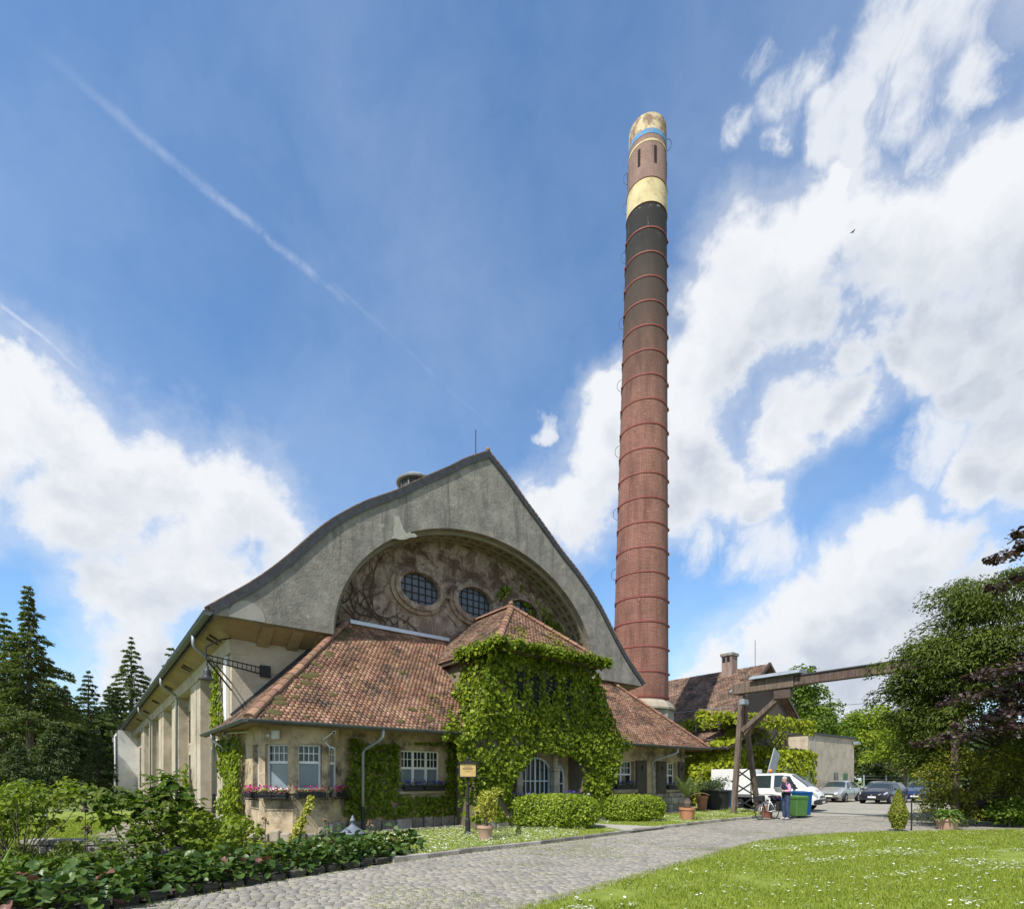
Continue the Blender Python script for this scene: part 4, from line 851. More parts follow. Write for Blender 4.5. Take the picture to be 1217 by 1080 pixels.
def brickmat(name, c1, c2, mortar, soot=None, bw=.25, bh=.077):
    m, n, b = new_mat(name); uv = n.n('ShaderNodeTexCoord').outputs['UV']; bk = n.n('ShaderNodeTexBrick'); n.set(bk.inputs[0], uv)
    bk.inputs['Scale'].default_value = 1; bk.inputs['Brick Width'].default_value = bw; bk.inputs['Row Height'].default_value = bh; bk.inputs['Mortar Size'].default_value = .011; bk.inputs['Bias'].default_value = -.1
    for i, c in enumerate((c1, c2, mortar)): bk.inputs[1 + i].default_value = c4(c)
    pos = n.n('ShaderNodeTexCoord').outputs['Object']; sep = n.n('ShaderNodeSeparateXYZ'); n.set(sep.inputs[0], pos)
    col = n.mix(n.ss(n.noise(n.vm('MULTIPLY', pos, (1, 1, .35)), .9, 9, .72), .42, .75, 0, .75), bk.outputs[0], c4(tuple(x * .45 for x in c2)))
    col = n.mix(n.ss(n.noise(n.vm('MULTIPLY', pos, (1, 1, .09)), 1.7, 7, .7), .5, .68, 0, .55), col, c4(tuple(x * .5 for x in c2)))
    col = n.mix(n.ss(n.noise(pos, 6, 6, .7), .58, .72, 0, .4), col, (.52, .42, .36, 1))
    if soot:
        zz = n.math('ADD', sep.outputs[2], n.math('MULTIPLY_ADD', n.noise(n.vm('MULTIPLY', pos, (1, 1, .3)), 1.4, 7, .7), 5, -2.5))
        col = n.mix(n.ss(zz, soot[0], soot[1]), col, n.mix(n.ss(zz, soot[1] - 1, soot[2]), (.06, .042, .033, 1), (.018, .017, .017, 1)))
        # pale efflorescence along cracks
        wv = n.vm('ADD', uv, n.vm('SCALE', n.vm('SUBTRACT', n.noise(uv, 1.5, 6, .6, 'Color'), (.5, .5, .5)), scale=.5))
        b2 = n.n('ShaderNodeTexBrick'); n.set(b2.inputs[0], wv); b2.inputs['Scale'].default_value = 1; b2.inputs['Brick Width'].default_value = 1.5; b2.inputs['Row Height'].default_value = 1.45; b2.inputs['Mortar Size'].default_value = .035
        crack = n.math('MULTIPLY', b2.outputs[1], n.math('MULTIPLY', n.ss(n.noise(uv, 2.6, 6, .7), .5, .62), n.ss(sep.outputs[2], soot[1] + 1.5, soot[2] + 1.5)))
        col = n.mix(n.math('MULTIPLY', crack, .6), col, (.5, .48, .45, 1))
    n.set(b.inputs['Base Color'], col); b.inputs['Roughness'].default_value = .9; bp = n.n('ShaderNodeBump'); bp.inputs['Strength'].default_value = .6; bp.inputs['Distance'].default_value = .02
    n.set(bp.inputs['Height'], n.math('SUBTRACT', 1, bk.outputs[1])); n.set(b.inputs['Normal'], bp.outputs[0]); return m
M['brick'] = brickmat('red_brick', (.26, .1, .068), (.17, .065, .045), (.31, .19, .15), (21.0, 29.5, 32.6))
M['brickmauve'] = brickmat('mauve_brick', (.27, .155, .125), (.2, .115, .095), (.33, .24, .2))
M['brickbase'] = brickmat('dark_red_brick', (.2, .075, .05), (.13, .05, .036), (.2, .165, .14))
M['cream'] = surf('cream_paint', [(.5, .41, .22), (.6, .5, .28), (.64, .56, .36)], 1.6, .9, .3, 14, stain=(.33, .25, .15), sscale=1.5, srange=(.46, .72))
M['cream_old'] = surf('flaking_cream_paint', [(.42, .34, .22), (.58, .48, .3), (.62, .54, .38)], 2.4, .9, .5, 14, stain=(.25, .165, .115), sscale=1.7, srange=(.42, .58))
M['bluepaint'] = surf('flaking_blue_paint', [(.06, .22, .45), (.12, .32, .58)], 3, .9, .3, 20, stain=(.3, .2, .16), sscale=4, srange=(.5, .62))
M['redhoop'] = surf('red_oxide_iron', [(.2, .055, .045), (.29, .09, .075)], 5, .7, .1, 40)
shaft('brick_shaft', 4.55, 33.55, M['brick'], 0, 16); shaft('cream_band', 33.55, 34.95, M['cream'], .012, 2); shaft('mauve_shaft', 34.95, 37.0, M['brickmauve'], 0, 3)
shaft('thin_cream_band', 37.0, 37.12, M['cream'], .012, 1); shaft('mauve_ring', 37.12, 37.42, M['brickmauve'], 0, 1); shaft('blue_band', 37.42, 37.7, M['bluepaint'], .01, 1); shaft('cream_top', 37.7, ZT, M['cream_old'], .005, 2)
MB().lathe([(cr(ZT) + .005, ZT), (cr(ZT) - .35, ZT + .01), (cr(ZT) - .35, ZT - .6), (.01, ZT - .6)], 40, lean=LEAN).build('chimney_mouth', M['cream_old'], chim)
for k in range(20):
    z = 6.2 + 1.365 * k; r = cr(z)
    o = MB().lathe([(r, z - .038), (r + .03, z - .034), (r + .03, z + .034), (r, z + .038)], 40, lean=LEAN).build('iron_hoop', M['redhoop'], chim)
    for t in (2.6, 5.35): MB().box(-.09, -.03, -.05, .09, .05, .05, Matrix.Translation((LEAN[0] * z + (r + .03) * math.cos(t), LEAN[1] * z + (r + .03) * math.sin(t), z)) @ Matrix.Rotation(t - math.pi / 2, 4, 'Z')).build('hoop_lock', M['redhoop'], o)
for z in (33.55, 34.95): MB().lathe([(cr(z) + .012, z - .03), (cr(z) + .04, z), (cr(z) + .012, z + .03)], 40, lean=LEAN).build('thin_hoop', M['redhoop'], chim)
# image-left side of the shaft as seen from the yard: local angle
view = math.atan2(-chy, -chx) - TH
for dt in (-.42, .42, 1.6, -1.7):
    t = view + dt; zz = 35.75; r = cr(zz + .5) + .002
    MB().box(-.07, -.02, 0, .07, .012, .95, Matrix.Translation((LEAN[0] * zz + r * math.cos(t), LEAN[1] * zz + r * math.sin(t), zz)) @ Matrix.Rotation(t + math.pi / 2, 4, 'Z')).build('slit', M['dark'], chim)
for z, dt in ((36.3, -1.55), (34.6, -1.57), (31.8, -1.57), (28.0, -1.58), (24.4, -1.57), (20.6, -1.57), (17, -1.57), (13.5, -1.57), (37.6, 1.5)):
    t = view + dt; r = cr(z); c_, s_ = math.cos(t), math.sin(t)
    pts = [(LEAN[0] * z + (r + .26 * math.sin(q) + .0) * c_, LEAN[1] * z + (r + .26 * math.sin(q)) * s_, z + .34 * math.cos(q)) for q in [math.pi * k / 10 for k in range(11)]]
    MB().tube(pts, .013, 5).build('climbing_hoop', M['iron'], chim)
ba = MB().lathe([(1.95, 0), (1.95, 4.9)], 8); ba.build('chimney_base', M['brickbase'], chim); bo = bpy.data.objects['chimney_base']
uvl = bo.data.uv_layers.new(name='UVMap')
for l in bo.data.loops: v = bo.data.vertices[l.vertex_index].co; uvl.data[l.index].uv = (math.atan2(v.y, v.x) * 1.9, v.z)
MB().lathe([(1.97, 4.9), (1.97, 5.5)], 8).build('base_band', M['concrete'], chim)
MB().lathe([(2.06, 5.5), (2.06, 5.6), (1.85, 5.9), (1.62, 6.05)], 16).build('base_coping', M['stonepale'], chim)
MB().tube([(0 + LEAN[0] * ZT, LEAN[1] * ZT, ZT - .3), (LEAN[0] * ZT, LEAN[1] * ZT, ZT + .9)], .02, 5).build('lightning_rod', M['iron'], chim)

# ================================================================== FAR HOUSE AND FLAT-ROOFED BUILDING
hs = bframe('tiled_house', 'old house with steep red tiled roofs and ivy, right behind the tall chimney', 'house')
HR, HZ = 30.6, 9.75; HB0, HB1 = 3.2, 13.2; HE, HEZ = 25.3, 5.55; k_ = (HZ - HEZ) / (HR - HE)
hz_ = lambda a, b_: HEZ + (a - HE) * k_
def hslab(nm, pts, mat, t=.12): return MB().prism(pts, (0, 0, -t)).build(nm, mat, hs)
o = hslab('upper_roof', [(HE, HB0, HEZ), (HR, HB0, HZ), (HR, HB1, HZ), (HE, HB1, HEZ)], M['tile_dark'])
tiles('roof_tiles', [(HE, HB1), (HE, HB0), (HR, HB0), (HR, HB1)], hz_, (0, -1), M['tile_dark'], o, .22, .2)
hslab('upper_roof', [(HR, HB0, HZ), (2 * HR - HE, HB0, HEZ), (2 * HR - HE, HB1, HEZ), (HR, HB1, HZ)], M['tile_dark'])
LE, LEZ = 21.7, 3.5; LTZ = 4.75; k2 = (LTZ - LEZ) / (HE - .2 - LE); lz2 = lambda a, b_: LEZ + (a - LE) * k2
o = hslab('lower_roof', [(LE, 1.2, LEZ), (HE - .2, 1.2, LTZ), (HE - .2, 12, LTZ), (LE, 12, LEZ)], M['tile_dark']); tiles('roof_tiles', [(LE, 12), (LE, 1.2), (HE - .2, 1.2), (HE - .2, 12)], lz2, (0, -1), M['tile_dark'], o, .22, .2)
MB().box(HE - .2, HB0 + .4, 0, 2 * HR - HE - .3, HB1 - .4, HEZ + .05).build('upper_wall', M['shutter'], hs)  # dark wall colour stands in for the deep shade below the canopy
MB().prism([(HE + .5, HB0 + .4, HEZ), (2 * HR - HE - .5, HB0 + .4, HEZ), (HR, HB0 + .4, HZ - .3)], (0, .2, 0)).build('gable_end', M['brown_metal'], hs)
for s in (0, 1): MB().bar((HR, HB0 - .06, HZ + .06), (HE if s else 2 * HR - HE, HB0 - .06, HEZ + .04), .1, .2).build('barge_board', M['brown_metal'], hs)
MB().box(22.4, 1.6, 0, 34, 11.6, 3.45).build('ground_floor_wall', M['wall'], hs)
for b_ in (5.4, 6.3, 7.2, 8.1, 9.0):
    o = MB().box(HE - .26, b_, 4.85, HE - .2, b_ + .6, 5.35).build('window', M['white'], hs); MB().box(HE - .29, b_ + .08, 4.9, HE - .262, b_ + .52, 5.3).build('pane', M['glass'], o)
gutter((LE - .08, 12, LEZ), (LE - .08, 1.2, LEZ), hs); gutter((HE - .06, HB1, HEZ), (HE - .06, HB0, HEZ), hs)
ck = MB().box(29.9, 5.6, 8.2, 30.7, 6.4, 10.75).build('chimney_stack', M['brickmauve'], hs); MB().box(29.82, 5.52, 10.75, 30.78, 6.48, 10.95).build('chimney_cap', M['stone'], ck)
for b_ in (5.75, 6.1): MB().box(29.88, b_, 10.3, 29.905, b_ + .22, 10.65).build('smoke_opening', M['dark'], ck)
skl = MB().bar((27.9, 4.25, hz_(27.9, 0) + .05), (28.8, 4.25, hz_(28.8, 0) + .05), .8, .1).build('skylight', M['zinc'], hs); MB().bar((27.98, 4.25, hz_(27.98, 0) + .11), (28.72, 4.25, hz_(28.72, 0) + .11), .64, .02).build('pane', M['blindglass'], skl)
MB().tube([(HR, 4.2, HZ), (HR, 4.2, HZ + 1.9)], .02, 5).build('antenna_rod', M['iron'], hs)
MB().bar((26.2, 3.4, 6.45), (26.2, 13, 6.45), .04, .04).build('snow_rail', M['zinc'], hs)
# canopy in front, struts below it
MB().prism([(22.2, .3, 5.15), (30.4, .3, 5.15), (30.4, 3.4, 6.0), (22.2, 3.4, 6.0)], (0, 0, -.14)).build('canopy_roof', M['tile_dark'], hs)
for a in (26.8, 27.6): MB().tube([(a, 1.55, 3.6), (a, .45, 5.05)], .04, 5).build('canopy_strut', M['zinc'], hs)
ps = bframe('porch_lean_to', 'ivy-hung lean-to with a blue-grey painted wall beside the parked cars', 'shed')
MB().box(25.9, -.2, 0, 29.0, 1.55, 2.9).build('grey_wall', M['paleblue'], ps); MB().box(25.7, -.35, 2.9, 29.2, 1.58, 3.05).build('lean_to_roof', M['zinc_dark'], ps)
MB().box(25.87, .2, .1, 25.9, 1.0, 2.1).build('door', M['zinc'], ps)
sp = thing('solar_panel', 'small tilted solar panel on a short post behind the white van', 'solar panel', W(23.9, -.3)[:], TH)
MB().tube([(0, 0, 0), (0, 0, 1.9)], .1, 8).build('post', M['white_wall'], sp); MB().bar((-.25, 0, 1.85), (.55, 0, 3.3), .75, .06, (0, 1, 0)).build('panel', M['zinc'], sp)
fb_ = bframe('flat_roofed_building', 'flat roofed beige plaster building behind the row of parked cars', 'building')
FA0, FA1, FB = 34.4, 43.05, 2.2
MB().box(FA0, FB, 0, FA1, 11, 5.0).build('wall', M['wall'], fb_); MB().box(FA0 - .12, FB - .12, 5.0, FA1 + .15, 11, 5.14).build('roof_edge', M['slate'], fb_)
for a0, a1, z0, z1, mm, nm in ((39.0, 39.75, 1.0, 2.2, 'glass', 'window'), (40.75, 41.6, .05, 2.15, 'shutter_green', 'green_door'), (39.15, 39.7, .02, .95, 'shutter_red', 'red_panel')):
    if mm == 'shutter_green': M[mm] = surf('green_paint', [(.05, .13, .07), (.07, .17, .09)], 5, .6, .1)
    if mm == 'shutter_red': M[mm] = surf('red_paint', [(.3, .02, .02), (.38, .03, .03)], 5, .5, .1)
    MB().box(a0, FB - .05, z0, a1, FB - .004, z1).build(nm, M[mm], fb_)
MB().box(FA1 - .3, FB - .4, 4.55, FA1 + .25, FB - .05, 4.8).build('wall_lamp', M['zinc'], fb_)
for a in (39.4,): MB().box(FA0 + 1, FB - .06, 0, FA0 + 1.1, FB - .01, 4.9).build('downpipe', M['zinc'], fb_)

# ================================================================== TIMBER CRANE RUNWAY
gt = bframe('crane_gantry', 'weathered timber trestle carrying a long crane beam across the yard', 'gantry')
BA = 16.75
def post(p, q, w=.21): MB().bar(p, q, w, w, (0, 1, 0)).build('post', M['wood'], gt, bevel=.012)
post((16.45, -2.1, 0), (16.75, -2.35, 5.62)); post((19.05, -1.95, 0), (17.05, -2.2, 5.62)); 
MB().bar((16.7, -2.4, 3.9), (BA + .05, -4.4, 5.55), .2, .2).build('brace', M['wood'], gt, bevel=.01); MB().bar((17.15, -2.2, 3.7), (BA + .1, -4.3, 5.55), .2, .2).build('brace', M['wood'], gt, bevel=.01)
MB().box(BA - .2, -4.75, 5.62, BA + .2, -1.95, 6.12).build('head_beam', M['wood'], gt, bevel=.015)
for k in range(2): MB().box(BA - .16, -4.76 - 2.9 * (k + 1), 5.68, BA + .16, -4.76 - 2.9 * k - .01, 6.06).build('runway_beam', M['wood'], gt, bevel=.012)
MB().box(BA - .21, -10.6, 6.06, BA + .21, -4.9, 6.11).build('beam_capping', M['slate'], gt)
vs = []; sec = [(.42 * math.cos(t), .2 * math.sin(t)) for t in [math.pi * k / 8 for k in range(9)]]
for y in (-5.1, -2.9): vs += [(BA + x, y, 6.16 + z) for x, z in sec]
MB().add(vs, [(i, i + 1, 10 + i, 9 + i) for i in range(8)] + [tuple(range(9)), tuple(range(9, 18))]).build('sheet_cover', M['zinc'], gt)
MB().box(BA - .14, -4.6, 5.2, BA + .14, -3.9, 5.6).build('trolley', M['brown_metal'], gt)
for k, (z0, z1) in enumerate(((.15, .85), (.85, 1.55), (1.55, 2.25))):
    for s in (0, 1):
        f0, f1 = z0 / 5.62, z1 / 5.62; x0 = (16.45 + .3 * f0, 19.05 - 2. * f0); x1 = (16.45 + .3 * f1, 19.05 - 2. * f1)
        MB().bar((x0[s], -1.95, z0), (x1[1 - s], -2.0, z1), .05, .05, (0, 1, 0)).build('lattice_bar', M['iron'], gt)
MB().bar((16.6, -2.0, 3.2), (17.65, -2.0, 3.2), .07, .07).build('tie_bar', M['iron'], gt); 
MB().bar((16.75, -2.3, .05), (16.75, -2.3, .051), .5, .5).build('footing', M['concrete'], gt) if False else None
post((16.75, -10.2, 0), (16.75, -10.2, 5.6))
fl = bframe('flood_light', 'grey floodlight fixed near the top of the timber trestle', 'floodlight'); MB().box(16.2, -2.75, 5.05, 16.6, -2.5, 5.3).build('lamp_housing', M['zinc'], fl, bevel=.02); MB().box(16.24, -2.78, 5.08, 16.56, -2.752, 5.27).build('lens', M['blindglass'], fl); MB().bar((16.4, -2.6, 5.3), (16.6, -2.45, 5.35), .05, .05).build('bracket', M['zinc'], fl)

# ================================================================== VEHICLES
def paint(name, c, metallic=.3): 
    m, n, b = new_mat(name); co = n.n('ShaderNodeTexCoord').outputs['Object']
    n.set(b.inputs['Base Color'], n.ramp(n.noise(co, 3, 6), [(.3, tuple(x * .93 for x in c)), (.7, c)])); b.inputs['Metallic'].default_value = metallic
    b.inputs['Roughness'].default_value = .32; b.inputs['Coat Weight'].default_value = .7; b.inputs['Coat Roughness'].default_value = .06; return m
M['p_silver'] = paint('silver_paint', (.42, .43, .43), .55); M['p_dark'] = paint('black_paint', (.018, .02, .028)); M['p_blue'] = paint('dark_blue_paint', (.02, .045, .12)); M['p_white'] = paint('white_van_paint', (.74, .74, .72), 0.)
M['headlight'] = glass('headlight_glass', (.45, .47, .5), .08); M['plate'] = surf('plate_white', [(.7, .7, .68), (.75, .75, .73)], 5, .5, 0); M['plastic'] = surf('black_plastic', [(.018, .018, .019), (.03, .03, .031)], 9, .6, .05)
M['taillight'] = surf('amber_plastic', [(.75, .2, .01), (.8, .25, .02)], 5, .3, 0); M['euro'] = surf('plate_blue', [(.01, .05, .35), (.015, .06, .4)], 5, .4, 0)
class Body:
    """lofted car body: rows of (x, z0, zm, zb, zt, w0, wm, wb, wt)"""
    def __init__(s, rows): s.t = np.array(rows, float)
    def at(s, x): return [float(np.interp(x, s.t[:, 0], s.t[:, i])) for i in range(1, 9)]
    def pt(s, x, u, off=0.):
        z0, zm, zb, zt, w0, wm, wb, wt = s.at(x)
        pr_ = [(w0 * .55, z0), (w0, z0 + .05), (wm, zm), (wb, zb), (wt, zt - .06), (wt * .82, zt - .005), (0, zt + .02)]
        i = min(5, int(u)); f = u - i; y = pr_[i][0] * (1 - f) + pr_[i + 1][0] * f; z = pr_[i][1] * (1 - f) + pr_[i + 1][1] * f
        if off:
            dy, dz = pr_[i + 1][0] - pr_[i][0], pr_[i + 1][1] - pr_[i][1]; L = math.hypot(dy, dz) + 1e-9; y += dz / L * off; z -= dy / L * off
        return (x, y, z)
    def patch(s, x0, x1, u0, u1, off=.008, nx=8, nu=4, side=1, x0t=None, x1t=None):
        vs = []
        for j in range(nu + 1):
            f = j / nu; a = x0 + ((x0t if x0t is not None else x0) - x0) * f; c = x1 + ((x1t if x1t is not None else x1) - x1) * f
            for i in range(nx + 1):
                p = s.pt(a + (c - a) * i / nx, u0 + (u1 - u0) * f, off); vs.append((p[0], p[1] * side, p[2]))
        return vs, [(j * (nx + 1) + i, j * (nx + 1) + i + 1, (j + 1) * (nx + 1) + i + 1, (j + 1) * (nx + 1) + i) for j in range(nu) for i in range(nx)]
def wheel(parent, x, y, r, side, wd=.2):
    w = MB(); pr_ = [(r * .68, -wd / 2), (r * .96, -wd / 2), (r, -wd / 2 + .03), (r, wd / 2 - .03), (r * .96, wd / 2), (r * .68, wd / 2)]
    w.lathe(pr_, 20); o = link(bpy.data.objects.new('wheel', w.mesh('wheel', M['rubber'], True)), parent); o.location = (x, y, r); o.rotation_euler = (R(90), 0, 0)
    rm = MB().lathe([(r * .68, -.02), (r * .6, .01), (.02, .015)], 16)
    for k in range(5):
        t = 2 * math.pi * k / 5; rm.bar((.05 * math.cos(t), .05 * math.sin(t), .03), (r * .64 * math.cos(t), r * .64 * math.sin(t), .03), .07, .03)
    ro = link(bpy.data.objects.new('rim', rm.mesh('rim', M['alloy'])), o); ro.location = (0, 0, -side * wd * .42); ro.rotation_euler = (math.pi if side > 0 else 0, 0, 0)
    return o
def car(label, matn, loc, rz, tall=1., L=4.25, group=None):
    """front at +x"""
    root = thing('parked_car', label, 'car', loc, rz, group); t = tall
    rows = [(-L / 2, .42, .62, .8, .98 * t, .62, .72, .72, .6), (-L / 2 + .06, .28, .58, .88, 1.1 * t, .78, .84, .82, .62), (-L / 2 + .3, .22, .55, .95, 1.36 * t, .8, .88, .86, .6), (-L / 2 + .8, .2, .55, .96, 1.45 * t, .8, .9, .88, .58), (-.5, .2, .55, .95, 1.48 * t, .8, .9, .88, .6), (.2, .2, .55, .93, 1.44 * t, .8, .9, .88, .6), (.5, .2, .55, .92, 1.36 * t, .8, .9, .87, .62), (1.08, .2, .55, .92, 1.06, .8, .9, .85, .72), (1.25, .2, .55, .9, 1.0, .8, .9, .84, .74), (L / 2 - .5, .2, .52, .8, .9, .8, .88, .82, .72), (L / 2 - .18, .22, .5, .7, .79, .78, .82, .78, .66), (L / 2 - .03, .28, .48, .62, .68, .66, .7, .68, .55), (L / 2, .36, .48, .58, .62, .5, .56, .55, .45)]
    B_ = Body(rows); b = MB(); xs = np.linspace(-L / 2, L / 2, 40); us = np.linspace(0, 6, 19)
    for sd in (1, -1):
        vs = [(p[0], p[1] * sd, p[2]) for x in xs for p in [B_.pt(x, u) for u in us]]; n_ = len(us)
        b.add(vs, [(i * n_ + j, (i + 1) * n_ + j, (i + 1) * n_ + j + 1, i * n_ + j + 1) for i in range(len(xs) - 1) for j in range(n_ - 1)])
        b.add([vs[j] for j in range(n_)] + [(xs[0], 0, .45)], [tuple(range(n_ + 1))]); b.add([vs[-n_ + j] for j in range(n_)] + [(xs[-1], 0, .4)], [tuple(range(n_ + 1))])
    smooth_by_angle(b.build('body', M[matn], root), 50)
    for sd in (1, -1):
        MB().add(*B_.patch(-L / 2 + .62, -.42, 3.12, 3.92, .012, side=sd, x0t=-L / 2 + .85)).build('side_window', M['carglass'], root); MB().add(*B_.patch(-.34, .95, 3.12, 3.92, .012, side=sd, x1t=.42)).build('side_window', M['carglass'], root)
        MB().add(*B_.patch(L / 2 - .42, L / 2 - .06, 2.75, 3.5, .01, side=sd)).build('headlight', M['headlight'], root); MB().add(*B_.patch(-L / 2 + .02, -L / 2 + .3, 2.6, 3.3, .01, side=sd)).build('tail_light', M['shutter_red'], root)
        MB().sphere((.78, sd * .98, .98), .1, 8, 5, (.6, 1, .7)).build('mirror', M[matn], root, smooth=True)
        for x in (L / 2 - .82, -L / 2 + .78): wheel(root, x, sd * .8, .315, sd); MB().lathe([(.36, 0), (.36, .02), (.01, .02)], 18).build('wheel_arch', M['plastic'], root).matrix_local = Matrix.Translation((x, sd * .885, .33)) @ Matrix.Rotation(R(-90 * sd), 4, 'X')
        MB().bar((-.38, sd * .905, .5), (-.38, sd * .89, .92), .012, .012).build('door_seam', M['plastic'], root)
    ws = MB()
    for sd in (1, -1): ws.add(*B_.patch(.46, 1.06, 4.25, 6, .014, side=sd, nx=6))
    ws.build('windshield', M['carglass'], root); ws = MB()
    for sd in (1, -1): ws.add(*B_.patch(-L / 2 + .05, -L / 2 + .3, 4.3, 6, .012, side=sd, nx=4))
    ws.build('rear_window', M['carglass'], root)
    MB().box(L / 2 - .06, -.5, .52, L / 2 + .012, .5, .6).build('grille', M['plastic'], root); MB().box(L / 2 - .1, -.62, .26, L / 2 - .005, .62, .36).build('air_intake', M['plastic'], root)
    pl = MB().box(L / 2 + .012, -.26, .39, L / 2 + .022, .26, .5).build('licence_plate', M['plate'], root); MB().box(L / 2 + .022, -.26, .392, L / 2 + .025, -.215, .498).build('country_strip', M['euro'], pl)
    MB().lathe([(.06, 0), (.06, .012), (.01, .012)], 14).build('badge', M['alloy'], root).matrix_local = Matrix.Translation((L / 2 + .01, 0, .57)) @ Matrix.Rotation(R(90), 4, 'Y')
    return root
HA = TH + math.pi
def onroad(u, y, z=.03): return ((u - 608.5) / 643 * y, y, z)
g_ = 'cars parked in the yard'
car('silver people carrier with raised roof parked nearest to the white van', 'p_silver', onroad(997, 40.2), HA + .05, 1.06, 4.3, g_)
car('black hatchback standing in front of the other cars', 'p_dark', onroad(1050, 37.6), HA - .02, 1., 4.25, g_)
car('silver car seen behind the black hatchback, only roof and windscreen showing', 'p_silver', onroad(1045, 43.5), HA, 1.02, 4.4, g_)
car('dark blue car half hidden by the clipped hedge', 'p_blue', onroad(1096, 39.6), HA + .04, 1.04, 4.3, g_)
# --- white crew-cab van with a box body
vh = math.atan2(-.67, .74); vx, vy, _ = onroad(913, 29.6)
van = thing('crew_cab_van', 'white crew cab van with a box body and an orange beacon', 'van', (vx, vy, .025), vh)
rows = [(-.55, .35, .7, 1.08, 1.9, .84, .95, .93, .74), (-.3, .3, .7, 1.1, 1.95, .86, .96, .94, .76), (.9, .3, .7, 1.1, 1.97, .86, .96, .94, .76), (1.35, .3, .7, 1.1, 1.9, .86, .96, .93, .75), (1.75, .3, .7, 1.1, 1.6, .86, .96, .92, .78), (2.15, .3, .68, 1.08, 1.26, .86, .95, .9, .82), (2.4, .3, .62, .98, 1.1, .84, .92, .86, .78), (2.58, .34, .56, .8, .95, .78, .84, .8, .68), (2.64, .42, .55, .7, .8, .66, .7, .68, .55)]
B_ = Body(rows); b = MB(); xs = np.linspace(-.55, 2.64, 34); us = np.linspace(0, 6, 19)
for sd in (1, -1):
    vs = [(p[0], p[1] * sd, p[2]) for x in xs for p in [B_.pt(x, u) for u in us]]; n_ = len(us)
    b.add(vs, [(i * n_ + j, (i + 1) * n_ + j, (i + 1) * n_ + j + 1, i * n_ + j + 1) for i in range(len(xs) - 1) for j in range(n_ - 1)])
    b.add([vs[j] for j in range(n_)] + [(xs[0], 0, .6)], [tuple(range(n_ + 1))]); b.add([vs[-n_ + j] for j in range(n_)] + [(xs[-1], 0, .5)], [tuple(range(n_ + 1))])
smooth_by_angle(b.build('cab', M['p_white'], van), 50)
for sd in (1, -1):
    MB().add(*B_.patch(-.4, .4, 3.1, 3.93, .012, side=sd)).build('side_window', M['carglass'], van); MB().add(*B_.patch(.55, 1.75, 3.1, 3.93, .012, side=sd, x1t=1.3)).build('side_window', M['carglass'], van)
    MB().add(*B_.patch(2.3, 2.6, 2.6, 3.4, .012, side=sd)).build('headlight', M['headlight'], van); MB().box(1.5, sd * .98 - .09, 1.12, 1.62, sd * .98 + .09, 1.4).build('mirror', M['plastic'], van, bevel=.03)
    wheel(van, 1.85, sd * .84, .34, sd); wheel(van, -1.35, sd * .84, .34, sd)
    MB().box(-.45, sd * .955 - .01, .5, 1.6, sd * .955 + .01, .56).build('rub_strip', M['plastic'], van)
ws = MB()
for sd in (1, -1): ws.add(*B_.patch(1.38, 2.14, 4.25, 6, .014, side=sd, nx=6))
ws.build('windshield', M['carglass'], van)
MB().box(2.4, -.88, .38, 2.7, .88, .62).build('bumper', M['plastic'], van, bevel=.05); MB().box(2.55, -.5, .68, 2.64, .5, .78).build('grille', M['plastic'], van)
MB().box(2.701, -.26, .42, 2.712, .26, .53).build('licence_plate', M['plate'], van)
for y in (-.55, -.2, .3): MB().box(2.3, y, 1.085, 2.52, y + .16, 1.09, Matrix.Translation((0, 0, 0))).build('bonnet_sticker', M['shutter_red'], van)
bx = MB().box(-2.75, -1.02, .82, -.62, 1.02, 2.2).build('box_body', M['p_white'], van, bevel=.02)
for k in range(8): MB().box(-2.76, -.98 + k * .25, .72, -2.75, -.86 + k * .25, .82).build('warning_stripe', M['shutter_red'], bx)
MB().box(-2.78, -1.03, .68, -.6, 1.03, .815).build('flatbed', M['alloy'], van); MB().box(-2.7, -.35, .45, -.5, .35, .67).build('chassis', M['plastic'], van); MB().box(-2.5, -.95, .35, -1.85, -.5, .66).build('storage_locker', M['concrete'], van)
be = MB().lathe([(.07, 0), (.07, .12), (.05, .16), (.001, .17)], 12, (.2, -.3, 2.03)).build('beacon', M['taillight'], van); MB().lathe([(.09, -.06), (.09, 0)], 12, (.2, -.3, 2.03)).build('beacon_base', M['plastic'], be)

# ================================================================== PERSON, BICYCLE, BINS
M['skin'] = surf('skin', [(.5, .3, .22), (.6, .38, .28)], 12, .6, .05); M['hair'] = surf('grey_hair', [(.3, .29, .27), (.45, .44, .42)], 30, .8, .3, 60)
M['denim'] = surf('blue_denim', [(.025, .04, .085), (.05, .075, .14)], 9, .9, .2, 60); M['shirt'] = surf('pink_shirt', [(.55, .25, .38), (.66, .34, .48)], 9, .85, .15, 40); M['vest'] = surf('navy_vest', [(.012, .014, .028), (.025, .028, .05)], 9, .85, .15, 40)
M['shoe'] = surf('grey_shoe', [(.25, .25, .25), (.4, .4, .4)], 9, .7, .1); M['paper'] = surf('paper', [(.72, .72, .78), (.78, .78, .82)], 6, .8, 0)
def skinned(name, V, E, Rr, mat, parent, root=0, sub=2):
    me = bpy.data.meshes.new(name); me.from_pydata(V, E, []); me.materials.append(mat); o = link(bpy.data.objects.new(name, me), parent)
    md = o.modifiers.new('skin', 'SKIN'); md.use_smooth_shade = True; sl = me.skin_vertices[0].data
    for i, r in enumerate(Rr): sl[i].radius = (r, r) if not isinstance(r, tuple) else r; sl[i].use_root = i == root
    sb = o.modifiers.new('sub', 'SUBSURF'); sb.levels = sb.render_levels = sub; return o
px, py = 11.15, 22.0
per = thing('person', 'grey-haired person in navy vest, pink sleeves and jeans reading papers beside the bicycle', 'person', (px, py, .03), R(196))
